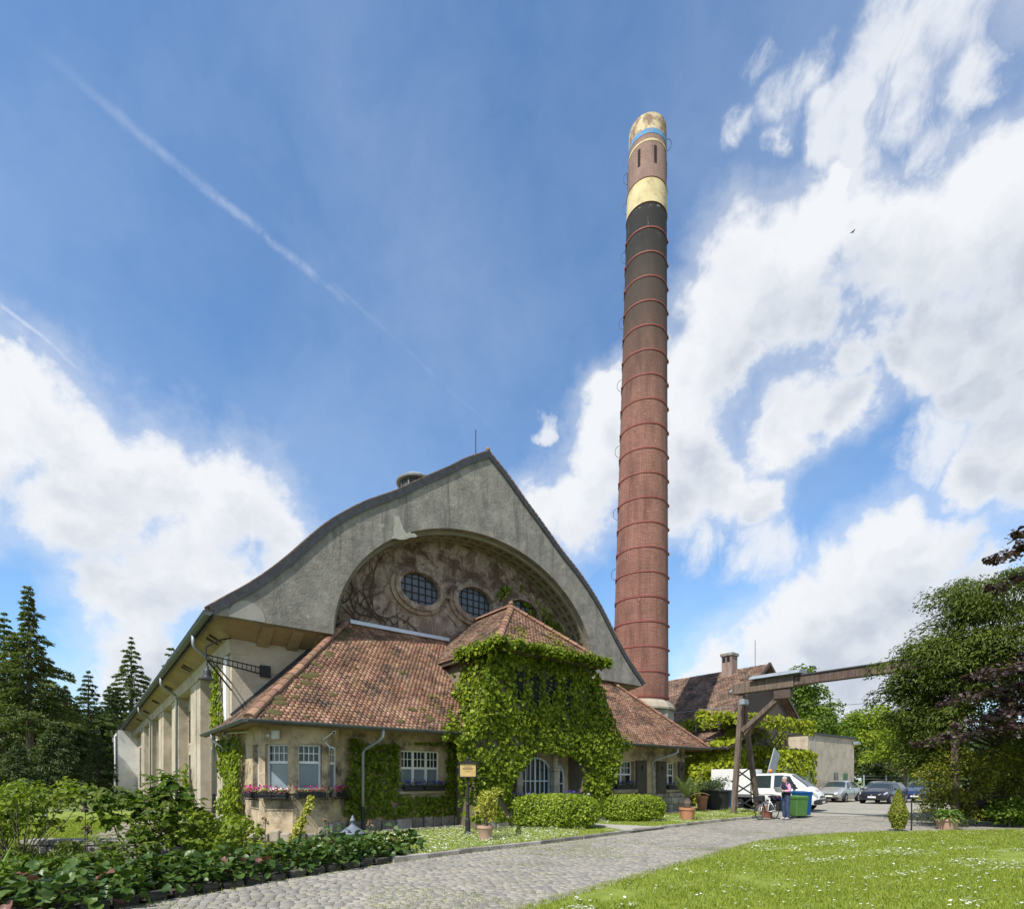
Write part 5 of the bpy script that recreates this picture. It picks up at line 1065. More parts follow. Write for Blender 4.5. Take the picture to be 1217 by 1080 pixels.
V = [(0, 0, .96), (.01, 0, 1.14), (.02, 0, 1.32), (.03, 0, 1.43), (.06, 0, 1.5), (.09, 0, 1.57), (.105, 0, 1.66), (.1, 0, 1.72), (.2, 0, 1.585)]
E_ = [(0, 1), (1, 2), (2, 3), (3, 4), (4, 5), (5, 6), (6, 7), (5, 8)]; Rr = [.13, .125, .14, .1, .055, .075, .088, .05, .018]
for s in (1, -1):
    i = len(V); V += [(.02, s * .17, 1.4), (.03, s * .235, 1.14), (.26, s * .12, 1.17), (.33, s * .09, 1.2), (.0, s * .095, .88), (.03, s * .1, .5), (-.01, s * .105, .1), (.13, s * .12, .04)]
    E_ += [(3, i), (i, i + 1), (i + 1, i + 2), (i + 2, i + 3), (0, i + 4), (i + 4, i + 5), (i + 5, i + 6), (i + 6, i + 7)]; Rr += [.06, .045, .032, .036, .085, .06, .035, .02]
    for k, (dx, dz, L) in enumerate(((.075, .022, 1), (.085, .008, 1), (.08, -.008, 1), (.066, -.022, 1))):
        j = len(V); V += [(.33 + dx * .6, s * (.08 - .01 * k), 1.205 + dz), (.33 + dx, s * (.055 - .008 * k), 1.2 + dz)]; E_ += [(i + 3, j), (j, j + 1)]; Rr += [.0095, .008]
    j = len(V); V += [(.34, s * .05, 1.235), (.375, s * .035, 1.25)]; E_ += [(i + 3, j), (j, j + 1)]; Rr += [.012, .01]
body = skinned('body', V, E_, Rr, M['skin'], per)
for s in (1, -1): MB().sphere((.19, s * .033, 1.63), .011, 8, 5).build('eye', M['dark'], body); MB().sphere((.09, s * .088, 1.61), .028, 8, 5, (.8, .35, 1.2)).build('ear', M['skin'], body)
MB().sphere((.07, 0, 1.665), .105, 12, 8, (1.0, .9, .9)).build('hair', M['hair'], body, smooth=True)
MB().bar((.196, -.055, 1.633), (.196, .055, 1.633), .004, .008).bar((.19, .06, 1.633), (.09, .085, 1.63), .004, .006).bar((.19, -.06, 1.633), (.09, -.085, 1.63), .004, .006).build('glasses', M['iron'], body)
skinned('shirt', [(0, 0, .98), (.01, 0, 1.2), (.02, 0, 1.38), (.04, 0, 1.5), (.055, 0, 1.545), (.02, .15, 1.41), (.03, .235, 1.16), (.22, .145, 1.165), (.02, -.15, 1.41), (.03, -.235, 1.16), (.22, -.145, 1.165)], [(0, 1), (1, 2), (2, 3), (3, 4), (2, 5), (5, 6), (6, 7), (2, 8), (8, 9), (9, 10)], [.12, .125, .14, .085, .075, .085, .068, .048, .085, .068, .048], M['shirt'], per)
skinned('vest', [(0, 0, .9), (.005, 0, 1.02), (.01, 0, 1.2), (.02, 0, 1.36), (.035, 0, 1.47), (.045, 0, 1.52)], [(0, 1), (1, 2), (2, 3), (3, 4), (4, 5)], [.18, .185, .185, .19, .135, .095], M['vest'], per)
for s in (1, -1): MB().sphere((.025, s * .135, 1.43), .095, 10, 7, (.95, .7, .75)).build('vest_shoulder', M['vest'], per, smooth=True)
skinned('trousers', [(0, 0, 1.08), (0, 0, .94), (.0, .095, .85), (.035, .1, .5), (-.01, .105, .04), (.0, -.095, .85), (.035, -.1, .5), (-.01, -.105, .04)], [(0, 1), (1, 2), (2, 3), (3, 4), (1, 5), (5, 6), (6, 7)], [.15, .145, .1, .08, .064, .1, .08, .064], M['denim'], per)
for s in (1, -1): MB().sphere((.06, s * .113, .045), .055, 10, 6, (2.4, .95, .8)).build('shoe', M['shoe'], per, smooth=True)
pp = thing('sheet_of_paper', 'open white papers held in the hands of the person by the bicycle', 'paper', (px, py, .03), R(196))
for s in (1, -1): MB().prism([(.36, 0, 1.1), (.52, 0, 1.3), (.47, s * .2, 1.31), (.33, s * .2, 1.12)], (.004, 0, -.004)).build('page', M['paper'], pp)
# bicycle (front at +x)
bkx, bky = 10.45, 22.15
bike = thing('bicycle', 'touring bicycle with pale frame and black bags parked at the kerb', 'bicycle', (bkx, bky, .03), R(214))
for x, nm in ((.53, 'front_wheel'), (-.53, 'rear_wheel')):
    w = MB(); ptsr = [(x + .335 * math.cos(t), 0, .345 + .335 * math.sin(t)) for t in [2 * math.pi * k / 28 for k in range(29)]]; w.tube(ptsr, .018, 6, False); o = w.build('wheel', M['rubber'], bike, smooth=True)
    r_ = MB().tube([(x + .308 * math.cos(t), 0, .345 + .308 * math.sin(t)) for t in [2 * math.pi * k / 28 for k in range(29)]], .009, 5, False)
    for k in range(14): t = 2 * math.pi * k / 14; r_.tube([(x, (.02 if k % 2 else -.02), .345), (x + .305 * math.cos(t), 0, .345 + .305 * math.sin(t))], .0022, 3, False)
    r_.tube([(x, -.05, .345), (x, .05, .345)], .02, 8); r_.build('rim', M['alloy'], o)
    MB().tube([(x + .365 * math.cos(t), 0, .345 + .365 * math.sin(t)) for t in [R(a) for a in range(-10, 171, 15)]], .016, 5).build('mudguard', M['iron'], bike)
f = MB()
for p, q in (((.53, .05, .345), (.4, .04, .72)), ((.53, -.05, .345), (.4, -.04, .72)), ((.4, 0, .7), (.34, 0, .95)), ((.37, 0, .86), (-.03, 0, .3)), ((.36, 0, .9), (-.15, 0, .62)), ((-.03, 0, .3), (-.2, 0, .88)), ((-.53, .06, .345), (-.17, .03, .72)), ((-.53, -.06, .345), (-.17, -.03, .72)), ((-.53, .06, .345), (-.03, .03, .3)), ((-.53, -.06, .345), (-.03, -.03, .3))): f.tube([p, q], .019, 7)
f.build('frame', M['white'], bike, smooth=True)
MB().tube([(.2, .3, 1.02), (.3, .2, 1.03), (.35, .06, 1.0), (.35, -.06, 1.0), (.3, -.2, 1.03), (.2, -.3, 1.02)], .014, 6).build('handlebar', M['iron'], bike, smooth=True)
MB().sphere((-.22, 0, .93), .1, 10, 6, (1.4, .8, .45)).build('saddle', M['rubber'], bike, smooth=True)
MB().box(.4, -.17, .72, .66, .17, .98).build('handlebar_bag', M['plastic'], bike, bevel=.04)
MB().box(-.85, -.08, .7, -.3, .08, .73).build('luggage_rack', M['iron'], bike)
for s in (1, -1): MB().box(-.78, s * .17 - .07, .36, -.42, s * .17 + .07, .74).build('pannier', M['plastic'], bike, bevel=.04)
MB().box(-.8, -.16, .74, -.4, .16, .96).build('rear_bag', M['vest'], bike, bevel=.05); MB().sphere((-.5, .14, .9), .05, 8, 5).build('reflector', M['shutter_red'], bike); MB().sphere((-.62, .18, .84), .06, 8, 5).build('blue_bottle', M['euro'], bike)
MB().tube([(-.03, -.1, .3), (-.03, .1, .3)], .02, 6).lathe([(.09, -.005), (.09, .005)], 16).build('crank', M['iron'], bike)
MB().tube([(-.1, .05, .28), (-.12, .22, .0)], .012, 5).build('kick_stand', M['iron'], bike)
def wheelie_bin(label, mats, loc, rz, h=.93, extra=None):
    o = thing('wheelie_bin', label, 'bin', loc, rz); m = M[mats]
    MB().add([(-.26, -.22, .08), (.26, -.22, .08), (.26, .24, .08), (-.26, .24, .08), (-.29, -.29, h - .09), (.29, -.29, h - .09), (.29, .33, h - .09), (-.29, .33, h - .09)], [(0, 3, 2, 1), (4, 5, 6, 7), (0, 1, 5, 4), (1, 2, 6, 5), (2, 3, 7, 6), (3, 0, 4, 7)]).build('body', m, o, bevel=.025)
    MB().box(-.3, -.3, h - .13, .3, -.27, h - .07).box(-.305, -.3, h - .13, -.285, .33, h - .07).box(.285, -.3, h - .13, .305, .33, h - .07).build('rim', m, o)
    MB().add([(-.31, -.33, h - .07), (.31, -.33, h - .07), (.31, .36, h - .07), (-.31, .36, h - .07), (-.27, -.28, h), (.27, -.28, h), (.27, .36, h + .02), (-.27, .36, h + .02)], [(0, 3, 2, 1), (4, 5, 6, 7), (0, 1, 5, 4), (1, 2, 6, 5), (2, 3, 7, 6), (3, 0, 4, 7)]).build('lid', m, o, bevel=.02)
    MB().tube([(-.25, .42, h - .02), (.25, .42, h - .02)], .018, 6).build('handle', m, o)
    for s in (1, -1): MB().tube([(s * .27, .27, .1), (s * .32, .27, .1)], .1, 14).build('wheel', M['rubber'], o)
    return o
M['bin_green'] = surf('green_plastic', [(.06, .155, .04), (.085, .19, .055)], 5, .45, .04); M['bin_blue'] = surf('blue_plastic', [(.008, .06, .18), (.012, .085, .24)], 5, .45, .04); M['bin_brown'] = surf('olive_plastic', [(.1, .09, .03), (.14, .12, .04)], 5, .5, .04); M['bin_yellow'] = surf('yellow_sticker', [(.6, .45, .05), (.7, .52, .06)], 5, .5, 0)
gb_ = wheelie_bin('bright green wheelie bin just right of the reading person', 'bin_green', (12.15, 23.0, .03), R(12)); MB().box(.292, -.05, .55, .3, .18, .8).build('sticker', M['bin_yellow'], gb_)
wheelie_bin('dark blue wheelie bin behind the green one', 'bin_blue', (12.74, 23.75, .03), R(8), 1.1)
wheelie_bin('blue wheelie bin behind the dark planter near the end of the annex', 'bin_blue', (11.9, 29.8, .02), R(30), 1.05)

# ================================================================== POTS, LAMP SIGN, SMALL FIXTURES
def pot(parent, r, h, mat='terracotta', z=0., soil=True):
    o = MB().lathe([(r * .72, z), (r * .9, z + h * .78), (r * .93, z + h * .8), (r, z + h * .82), (r, z + h), (r * .9, z + h), (r * .88, z + h * .9), (.001, z + h * .9)], 28).build('pot', M[mat], parent, smooth=False)
    smooth_by_angle(o, 35); return o
VG = .08
LM = {}
LM['ivy'] = leafmat('ivy_leaves', [(.03, .055, .005), (.1, .15, .008), (.22, .28, .016), (.36, .41, .045)], .36)
LM['wallivy'] = leafmat('dark_ivy_leaves', [(.045, .075, .006), (.12, .17, .011), (.24, .285, .024)], .34)
LM['houseivy'] = leafmat('bright_ivy_leaves', [(.12, .155, .01), (.28, .33, .018), (.46, .49, .04)], .4)
LM['ivy_roof'] = leafmat('young_ivy_leaves', [(.12, .14, .02), (.2, .2, .035), (.24, .2, .05)], .3)
LM['hedge'] = leafmat('hedge_leaves', [(.1, .16, .014), (.27, .35, .035), (.48, .53, .1)], .4)
LM['yew'] = leafmat('yew_needles', [(.034, .054, .01), (.085, .12, .017), (.18, .22, .04)], .3)
LM['yewlight'] = leafmat('yew_shoots', [(.1, .14, .02), (.24, .27, .045)], .34)
LM['copper'] = leafmat('copper_beech_leaves', [(.035, .021, .026), (.075, .046, .05), (.19, .145, .15)], .22)
LM['conifer'] = leafmat('fir_needles', [(.045, .07, .026), (.105, .14, .042), (.22, .25, .085)], .3)
LM['spruce'] = leafmat('spruce_needles', [(.034, .06, .027), (.08, .115, .045), (.16, .2, .085)], .28)
LM['tree'] = leafmat('tree_leaves', [(.05, .1, .01), (.1, .165, .014), (.19, .26, .03)], .34)
LM['lime'] = leafmat('lime_leaves', [(.12, .175, .012), (.21, .28, .02), (.32, .37, .04)], .4)
LM['dark'] = leafmat('wood_leaves', [(.024, .045, .01), (.055, .085, .016), (.11, .14, .03)], .28)
LM['maple'] = leafmat('maple_leaves', [(.045, .075, .012), (.085, .125, .018), (.16, .19, .035)], .32, objrnd=True)
LM['bergenia'] = leafmat('bergenia_leaves', [(.026, .056, .011), (.052, .1, .016), (.105, .16, .035)], .16, .36, objrnd=True, spec=.35, crinkle=.3)
LM['bergenia_red'] = leafmat('red_bergenia_leaves', [(.14, .06, .05), (.22, .11, .09)], .15, .45, objrnd=True)
LM['shrub'] = leafmat('shrub_leaves', [(.075, .12, .01), (.15, .21, .018), (.26, .31, .04)], .38)
LM['gold'] = leafmat('golden_leaves', [(.2, .23, .025), (.4, .4, .06), (.62, .56, .16)], .38)
LM['palm'] = leafmat('palm_leaves', [(.09, .13, .03), (.18, .23, .07)], .28); LM['dry'] = leafmat('dry_leaves', [(.2, .14, .08), (.3, .22, .13)], .2)
LM['hosta'] = leafmat('hosta_leaves', [(.11, .2, .04), (.22, .33, .09)], .28); LM['cypress'] = leafmat('cypress_sprays', [(.12, .145, .014), (.28, .3, .035)], .25)
LM['grass'] = leafmat('grass_blades', [(.14, .195, .022), (.25, .305, .04), (.4, .425, .09)], .38)
# golden bush in its pot
pb = thing('potted_bush', 'yellow-green bush in a pale terracotta pot on the daisy verge', 'potted plant', (-.69, 14.1, VG)); pot(pb, .22, .38, 'terracotta_old')
cl = [(random.gauss(0, .13), random.gauss(0, .13), .55 + k * .07 + random.gauss(0, .02), .27 - .012 * abs(k - 4)) for k in range(10)]
P, D = blob_points(cl, 900, (.3, 1.05)); leaves('foliage', P, D, .085, LM['gold'], pb, asp=.5, jit=.9)
st = MB()
for c in cl: st.tube([(0, 0, .33), (c[0] * .6, c[1] * .6, c[2] * .7), c[:3]], [.014, .009, .004], 5)
st.build('stem', M['bark'], pb)
# palm
pm = thing('potted_palm', 'small stubby palm with some dry fronds in an orange terracotta pot', 'potted plant', (6.85, 21.15, VG)); pot(pm, .32, .48)
tr = MB().lathe([(.1, .42), (.14, .55), (.17, .66), (.13, .78), (.06, .86), (.001, .88)], 12); tr.build('trunk', M['bark'], pm)
for k in range(14):
    t = 2 * math.pi * k / 14 + random.uniform(-.2, .2)
    if math.cos(t) * .9 < -.75: t += .5
    V_, F_ = (lambda a: (a[0], a[1]))(([], [])); el = R(random.uniform(42, 80)); L = random.uniform(.85, 1.1); dry = k == 13; 
    if dry: el = R(38); t = .1
    pts = []; p = Vector((0, 0, .84)); 
    for j in range(9):
        e = el - j * (.13 if dry else .05); p = p + Vector((math.cos(t) * math.cos(e), math.sin(t) * math.cos(e), math.sin(e))) * L / 9; pts.append(p.copy())
    fr_ = MB().tube([(0, 0, .82)] + pts, [.014] * 5 + [.008] * 5, 4); side = Vector((-math.sin(t), math.cos(t), 0))
    for j in range(1, 9):
        for s in (1, -1):
            for q_ in (0, .5):
                a = pts[j - 1].lerp(pts[j], q_); d = (pts[j] - pts[j - 1]).normalized(); wl = .26 * (1 - abs(j - 4) / 6.5)
                tip = a + side * s * wl * .75 + d * wl * .7 + Vector((0, 0, -.03)); mid = a.lerp(tip, .4); fr_.add([a, mid + d * .016, tip, mid - d * .016], [(0, 1, 2, 3)])
    fr_.build('frond', LM['dry'] if dry else LM['palm'], pm, fix=False)
# hosta
ho = thing('potted_hosta', 'broad-leaved hosta spilling over a reddish pot at the lawn edge', 'potted plant', (14.35, 17.85, .02)); pot(ho, .34, .34, 'terracotta_old')
def leafmesh(name, L, w, mat, bend=.5, n=6, wave=0.):
    mb = MB(); prev = None; vs = []; fs = []
    for i in range(n + 1):
        f = i / n; x = L * f; z = -bend * L * f * f; ww = w * math.sin(math.pi * min(1, (f * .94 + .06)) ** .75) if i < n else .001
        vs += [(x, -ww / 2, z + .12 * ww), (x, 0, z), (x, ww / 2, z + .12 * ww)]
    for i in range(n):
        for j in range(2): fs.append((3 * i + j, 3 * i + 3 + j, 3 * i + 4 + j, 3 * i + 1 + j))
    me = mb.add(vs, fs).mesh(name, mat, True, False); return me
hl = [leafmesh('leaf', .22, .1, LM['hosta'], b_) for b_ in (.35, .6, .9)]
for k in range(110):
    t = random.uniform(0, 6.28); el = random.uniform(.0, 1.35); r_ = .06 + .22 * math.cos(el) * random.uniform(.6, 1); inst('leaf', random.choice(hl), ho, (r_ * math.cos(t), r_ * math.sin(t), .33 + .24 * math.sin(el)), (0, -el * .7, t), (random.uniform(.8, 1.25),) * 3)
# dark planter with a grey-green shrub, red pot, spiky things
dp = thing('dark_planter', 'big black tub holding a grey-green feathery shrub beside the white van', 'planter', (10.6, 28.2, VG)); MB().lathe([(.62, 0), (.75, .95), (.8, .95), (.8, 1.02), (.7, 1.02), (.68, .9), (.001, .9)], 20).build('tub', M['plastic'], dp)
P, D = blob_points([(random.gauss(0, .35), random.gauss(0, .35), 1.15 + random.gauss(0, .12), .4) for _ in range(12)], 1500, (.3, 1.1)); leaves('foliage', P, D, .13, leafmat('grey_green_leaves', [(.07, .11, .05), (.14, .19, .1)], .3), dp, asp=.25, jit=.8)
M['redclay'] = surf('dark_red_clay', [(.2, .07, .045), (.28, .1, .065)], 5, .85, .15, 40)
rp = thing('red_pot', 'brick red pot standing behind the bicycle', 'pot', (11.0, 23.4, .03)); pot(rp, .3, .5, 'redclay')
op = thing('terracotta_urn', 'orange clay pot standing behind the palm near the annex end', 'pot', (9.7, 27.6, VG)); pot(op, .3, .75)
# lamp sign
ls = thing('lantern_sign', 'black post with a glazed yellow notice lantern on the verge', 'sign', (-1.27, 15.55, VG), R(4))
MB().lathe([(.1, 0), (.1, .06), (.075, .1), (.075, .42), (.05, .46), (.045, .8), (.055, .82), (.055, .86), (.036, .9), (.034, 1.56), (.06, 1.6), (.001, 1.62)], 14).build('post', M['iron'], ls)
MB().box(-.27, -.1, 1.62, .27, .1, 1.66).box(-.27, -.1, 1.66, -.225, .1, 2.02).box(.225, -.1, 1.66, .27, .1, 2.02).box(-.29, -.12, 2.02, .29, .12, 2.07).box(-.12, -.06, 2.07, .12, .06, 2.12).build('lantern_frame', M['iron'], ls, bevel=.006)
MB().box(-.225, -.085, 1.66, .225, .085, 2.02).build('notice_panel', surf('yellowed_panel', [(.48, .33, .12), (.6, .44, .18)], 6, .5, 0, stain=(.34, .22, .08), sscale=4), ls)
MB().lathe([(.03, 0), (.05, .04), (.02, .1), (.001, .15)], 10, (0, 0, 2.12)).build('finial', M['iron'], ls)
pn = MB()
for i, (w, y) in enumerate(((.22, 1.93), (.3, 1.885), (.26, 1.85), (.16, 1.79))): pn.box(-w / 2, -.0875, y, w / 2, -.0855, y + .016)
pn.build('faded_print', M['brown_metal'], ls)
# stone pier with lead cap in the flower bed
sp_ = thing('capped_pier', 'round stone pier with a blue-grey conical lead cap in the flower bed', 'pier', (-3.55, 12.05, 0)); MB().lathe([(.2, 0), (.2, .46), (.19, .48)], 12).build('stone_shaft', M['stone'], sp_)
M['leadcap'] = surf('blue_lead', [(.13, .155, .19), (.2, .225, .26)], 4, .5, .1, 30, metallic=.2)
o = MB().lathe([(.0, .43), (.29, .43), (.3, .46), (.27, .49), (.17, .55), (.08, .615), (.045, .65), (.04, .68), (.001, .69)], 24).build('conical_cap', M['leadcap'], sp_); smooth_by_angle(o, 30)
MB().lathe([(.03, .68), (.055, .72), (.06, .75), (.04, .79), (.02, .8), (.028, .83), (.001, .86)], 14).build('cap_finial', M['leadcap'], sp_, smooth=True)
# white letter T on a dark post box by the porch
ts = bframe('letter_sign', 'small dark box with a white letter T right of the entrance', 'sign'); MB().box(6.95, PB_ - .12, .82, 7.4, PB_ - .015, 1.2).build('box', M['plastic'], ts); MB().box(7.02, PB_ - .13, 1.09, 7.33, PB_ - .121, 1.15).box(7.14, PB_ - .1295, .88, 7.21, PB_ - .1215, 1.09).build('letter', M['white'], ts)
# bell on its bracket
M['bellmetal'] = surf('dark_bell_metal', [(.03, .032, .036), (.06, .063, .07)], 6, .5, .1, 40, metallic=.4)
bell = bframe('hanging_bell', 'black iron bracket with a dark bell hanging from the front corner of the hall', 'bell')
j0 = Vector((-4.53, 1.77, 5.0)); w0 = Vector((-2.72, BW, 5.0))
tr = MB(); d = (w0 - j0); up = Vector((0, 0, .2))
tr.bar(j0, w0, .035, .035); tr.bar(j0 + up * .7, w0 + up, .03, .03)
for k in range(1, 12): tr.bar(j0 + d * k / 12 + Vector((0, 0, 0)), j0 + d * k / 12 + up * (.7 + .3 * k / 12), .02, .02)
tr.bar(j0, Vector((-3.66, BW, 4.4)), .035, .035); tr.bar(j0 + Vector((.25, .2, -.06)), Vector((-3.66, BW, 4.62)), .03, .03)
tr.build('truss_arm', M['iron'], bell); MB().box(-2.85, BW - .1, 4.92, -2.55, BW + .02, 5.28).build('wall_plate', M['iron'], bell)
MB().tube([j0 + Vector((-.03, 0, .02)), j0 + Vector((-.03, 0, .36)), Vector((-4.1, 2.35, 5.75)), Vector((-3.7, BW - .03, 6.0))], .022, 6).build('stay_rod', M['iron'], bell)
MB().lathe([(.001, .38), (.03, .375), (.045, .35), (.04, .31), (.08, .27), (.092, .22), (.1, .12), (.12, .06), (.14, .045), (.22, .01), (.225, 0), (.14, .015), (.001, .015)], 24, (j0.x, j0.y, 4.45)).build('bell', M['bellmetal'], bell, smooth=True); MB().tube([(j0.x, j0.y, 4.82), (j0.x, j0.y, 5.0)], .015, 5).build('hanger', M['iron'], bell)
# lamps and cameras on the bay
def ward(p): return p
fx = bframe('wall_lamp', 'round cream bulkhead lamp on the left facet of the corner bay', 'lamp'); mt = Matrix.Translation((-3.25, -.38, 2.83)) @ Matrix.Rotation(R(-45), 4, 'Z')
MB().box(-.1, -.12, -.12, .1, -.0, .12, mt).build('lamp_housing', M['white_wall'], fx, bevel=.03, seg=2); MB().sphere(mt @ Vector((-.2, -.06, -.02)), .06, 8, 6).build('sensor', M['white_wall'], fx)
def camera_unit(label, p, q, sc=1.):
    o = bframe('security_camera', label, 'camera'); p, q = Vector(p), Vector(q); MB().bar(p, q, .035, .035).build('bracket', M['white_wall'], o); d = Vector((-.3, -.9, -.2)).normalized(); MB().bar(q - d * .12, q + d * .16, .09, .08).build('camera_housing', M['white_wall'], o, bevel=.012); MB().bar(q + d * .155, q + d * .17, .06, .05).build('lens', M['dark'], o)
camera_unit('small white camera under the eave above the front window of the bay', (-2.1, -.64, 2.75), (-1.9, -.85, 2.95)); camera_unit('lower of the two white cameras on the bay, beside the right chamfer window', (-2.05, -.64, 2.66), (-1.95, -.8, 2.5))
camera_unit('white camera on a long arm under the left end of the annex eave', (-3.4, .9, 3.0), (-4.0, 2.2, 3.0))
sl_ = bframe('strip_light', 'pale yellow strip light under the right end of the annex eave', 'lamp'); MB().bar((15.75, -.3, 2.8), (16.5, .6, 2.8), .12, .08).build('lamp_cover', M['cream'], sl_); MB().bar((15.9, -.1, 2.8), (15.7, .1, 2.75), .04, .04).build('bracket', M['zinc'], sl_)
# flower boxes
def flower_box(label, P, d, s0, s1, z, petal, rail=False, group=None, out=.13):
    dx, dy = d; o = bframe('flower_box', label, 'flower box', group); mt = Matrix.Translation((P[0] + dx * s0 + dy * out, P[1] + dy * s0 - dx * out, z)) @ Matrix.Rotation(math.atan2(dy, dx), 4, 'Z'); w = s1 - s0
    MB().box(.02, -.09, 0, w - .02, .09, .17, mt).build('box', M['plastic'], o, bevel=.012)
    if rail:
        rl = MB()
        for zz in (.0, .09, .19): rl.box(-.04, -.125, zz, w + .04, -.11, zz + .014, mt)
        for x in (0, w / 2, w): rl.box(x - .008, -.125, -.05, x + .008, -.11, .2, mt); rl.box(x - .008, -.12, -.05, x + .008, .12, -.035, mt)
        rl.build('rail', M['iron'], o)
    k = int(110 * w); pts = np.column_stack([rng.uniform(0, w, k), rng.uniform(-.12, .1, k), rng.uniform(.13, .26, k)]); pts = np.array([mt @ Vector(p) for p in pts]); leaves('foliage', pts, np.tile([0, -.4, 1.], (k, 1)), .055, LM['hedge'], o, jit=.9)['kind'] = 'stuff'
    k = int(80 * w); pts = np.column_stack([rng.uniform(-.02, w + .02, k), rng.uniform(-.14, .1, k), rng.uniform(.17, .32, k) + .03 * np.sin(rng.uniform(0, 6, k))]); pts = np.array([mt @ Vector(p) for p in pts]); leaves('flowers', pts, np.tile([0, -.6, .8], (k, 1)), .057, M[petal], o, asp=1., jit=.7)['kind'] = 'stuff'
nm = ('side', 'left chamfer', 'front', 'right chamfer')
for i, (p, d, L) in enumerate(facets):
    lb = ('railed box of magenta flowers under the narrow side window of the corner bay', 'railed box of magenta flowers under the left chamfer window of the corner bay', 'railed box of magenta flowers under the front window of the corner bay', 'railed box of magenta flowers under the right chamfer window of the corner bay')[i]
    flower_box(lb, p, d, .1 if i == 0 else .04, L - .08, ZW0 - .22, 'petal_pink', True, 'magenta flower boxes round the bay')
flower_box('left half of the violet flower boxes under the triple white window', (-1.35, 0), (1, 0), 1.9, 2.6, 1.3, 'petal_violet', group='violet flower boxes'); flower_box('right half of the violet flower boxes under the triple white window', (-1.35, 0), (1, 0), 2.64, 3.4, 1.3, 'petal_violet', group='violet flower boxes')
flower_box('violet flower box on the parapet left of the entrance', (0, PB_), (1, 0), 3.75, 4.5, .92, 'petal_violet', group='violet flower boxes', out=0.); flower_box('violet flower box on the parapet right of the entrance', (0, PB_), (1, 0), 6.1, 6.75, .92, 'petal_violet', group='violet flower boxes', out=0.)
flower_box('violet flower box under the wide shuttered window right of the porch', (8.4, 0), (1, 0), 2.1, 3.5, 1.25, 'petal_violet', group='violet flower boxes', out=.1); flower_box('violet flower box under the narrow shuttered window at the annex end', (8.4, 0), (1, 0), 5.8, 6.65, 1.2, 'petal_violet', group='violet flower boxes', out=.1)
# far fence, stakes, left lamp, low wall, bird
fn = thing('wire_fence', 'low wire fence with grey posts behind the parked cars', 'fence', (29, 52, 0))
for k in range(9): MB().tube([(-4 + 2.4 * k, .3 * k, 0), (-4 + 2.4 * k, .3 * k, 2.1)], .07, 6).build('post', M['zinc'], fn)
for z in (.5, 1.1, 1.7, 2.0): MB().tube([(-4, 0, z), (15.2, 2.4, z)], .012, 4).build('wire', M['zinc'], fn)
sk = thing('tree_stakes', 'pale wooden frame of tree stakes beyond the fence', 'stakes', (36.5, 48.5, 0))
for x in (0, 1.0): MB().tube([(x, 0, 0), (x, 0, 2.3)], .07, 6).build('stake', M['stonepale'], sk)
MB().box(-.15, -.03, 2.1, 1.15, .03, 2.2).build('cross_bar', M['stonepale'], sk)
ll = thing('path_lamp', 'small grey T-headed lamp post on the far left lawn', 'lamp', (-19.8, 23.0, 0)); MB().tube([(0, 0, 0), (0, 0, .95)], .05, 8).build('post', M['zinc'], ll); MB().box(-.28, -.08, .95, .28, .08, 1.02).build('lamp_head', M['white'], ll)
l2 = thing('wall_light_mast', 'small pale lamp on a bracket at the far white end of the hall', 'lamp', W(-5.1, 45.8)[:]); MB().tube([(0, 0, 0), (0, 0, 2.2)], .04, 6).build('post', M['zinc'], l2); MB().box(-.3, -.05, 2.2, .3, .05, 2.3).build('lamp_head', M['white'], l2)
lw = thing('low_wall', 'low dark stone wall with a paler coping behind the left bed', 'wall', (0, 0, 0)); 
mb = MB().box(-9.3, 10.3, 0, -5.9, 10.6, .4); mb.build('wall_core', M['soil'], lw)
for k in range(6): MB().box(-9.35 + .58 * k, 10.26, .4, -9.35 + .58 * k + .56, 10.66, .5).build('coping_slab', M['stone'], lw, bevel=.012)
for zz in range(2):
    for k in range(9): MB().box(-9.3 + .38 * k + .1 * zz, 10.26, .02 + .19 * zz, -9.3 + .38 * k + .1 * zz + .36, 10.299, .19 + .19 * zz).build('stone', M['stone'], lw, bevel=.015)
bd = thing('bird', 'tiny dark bird gliding in front of the white clouds', 'bird', (25.2, 40, 42.1), R(30)); bd.scale = (.55, .55, .55); MB().sphere((0, 0, 0), .09, 8, 6, (2.2, .8, .8)).build('body', M['iron'], bd); 
for s in (1, -1): MB().add([(.08, s * .05, 0), (-.1, s * .05, 0), (-.12, s * .32, .07), (.02, s * .3, .08), (.08, s * .05, .015), (-.1, s * .05, .015), (-.12, s * .32, .08), (.02, s * .3, .09)], [(0, 1, 2, 3), (7, 6, 5, 4), (0, 4, 5, 1), (1, 5, 6, 2), (2, 6, 7, 3), (3, 7, 4, 0)]).build('wing', M['iron'], bd)
cb = thing('overhead_cable', 'thin overhead cables crossing the sky behind the crane beam', 'cable', (0, 0, 0))
for k in range(2):
    MB().tube([(20 + 30 * t, 60 - 8 * t, 8.9 + 1.3 * k + 1.2 * t - 1.4 * math.sin(math.pi * t)) for t in [i / 10 for i in range(11)]], .02, 4).build('cable', M['iron'], cb)

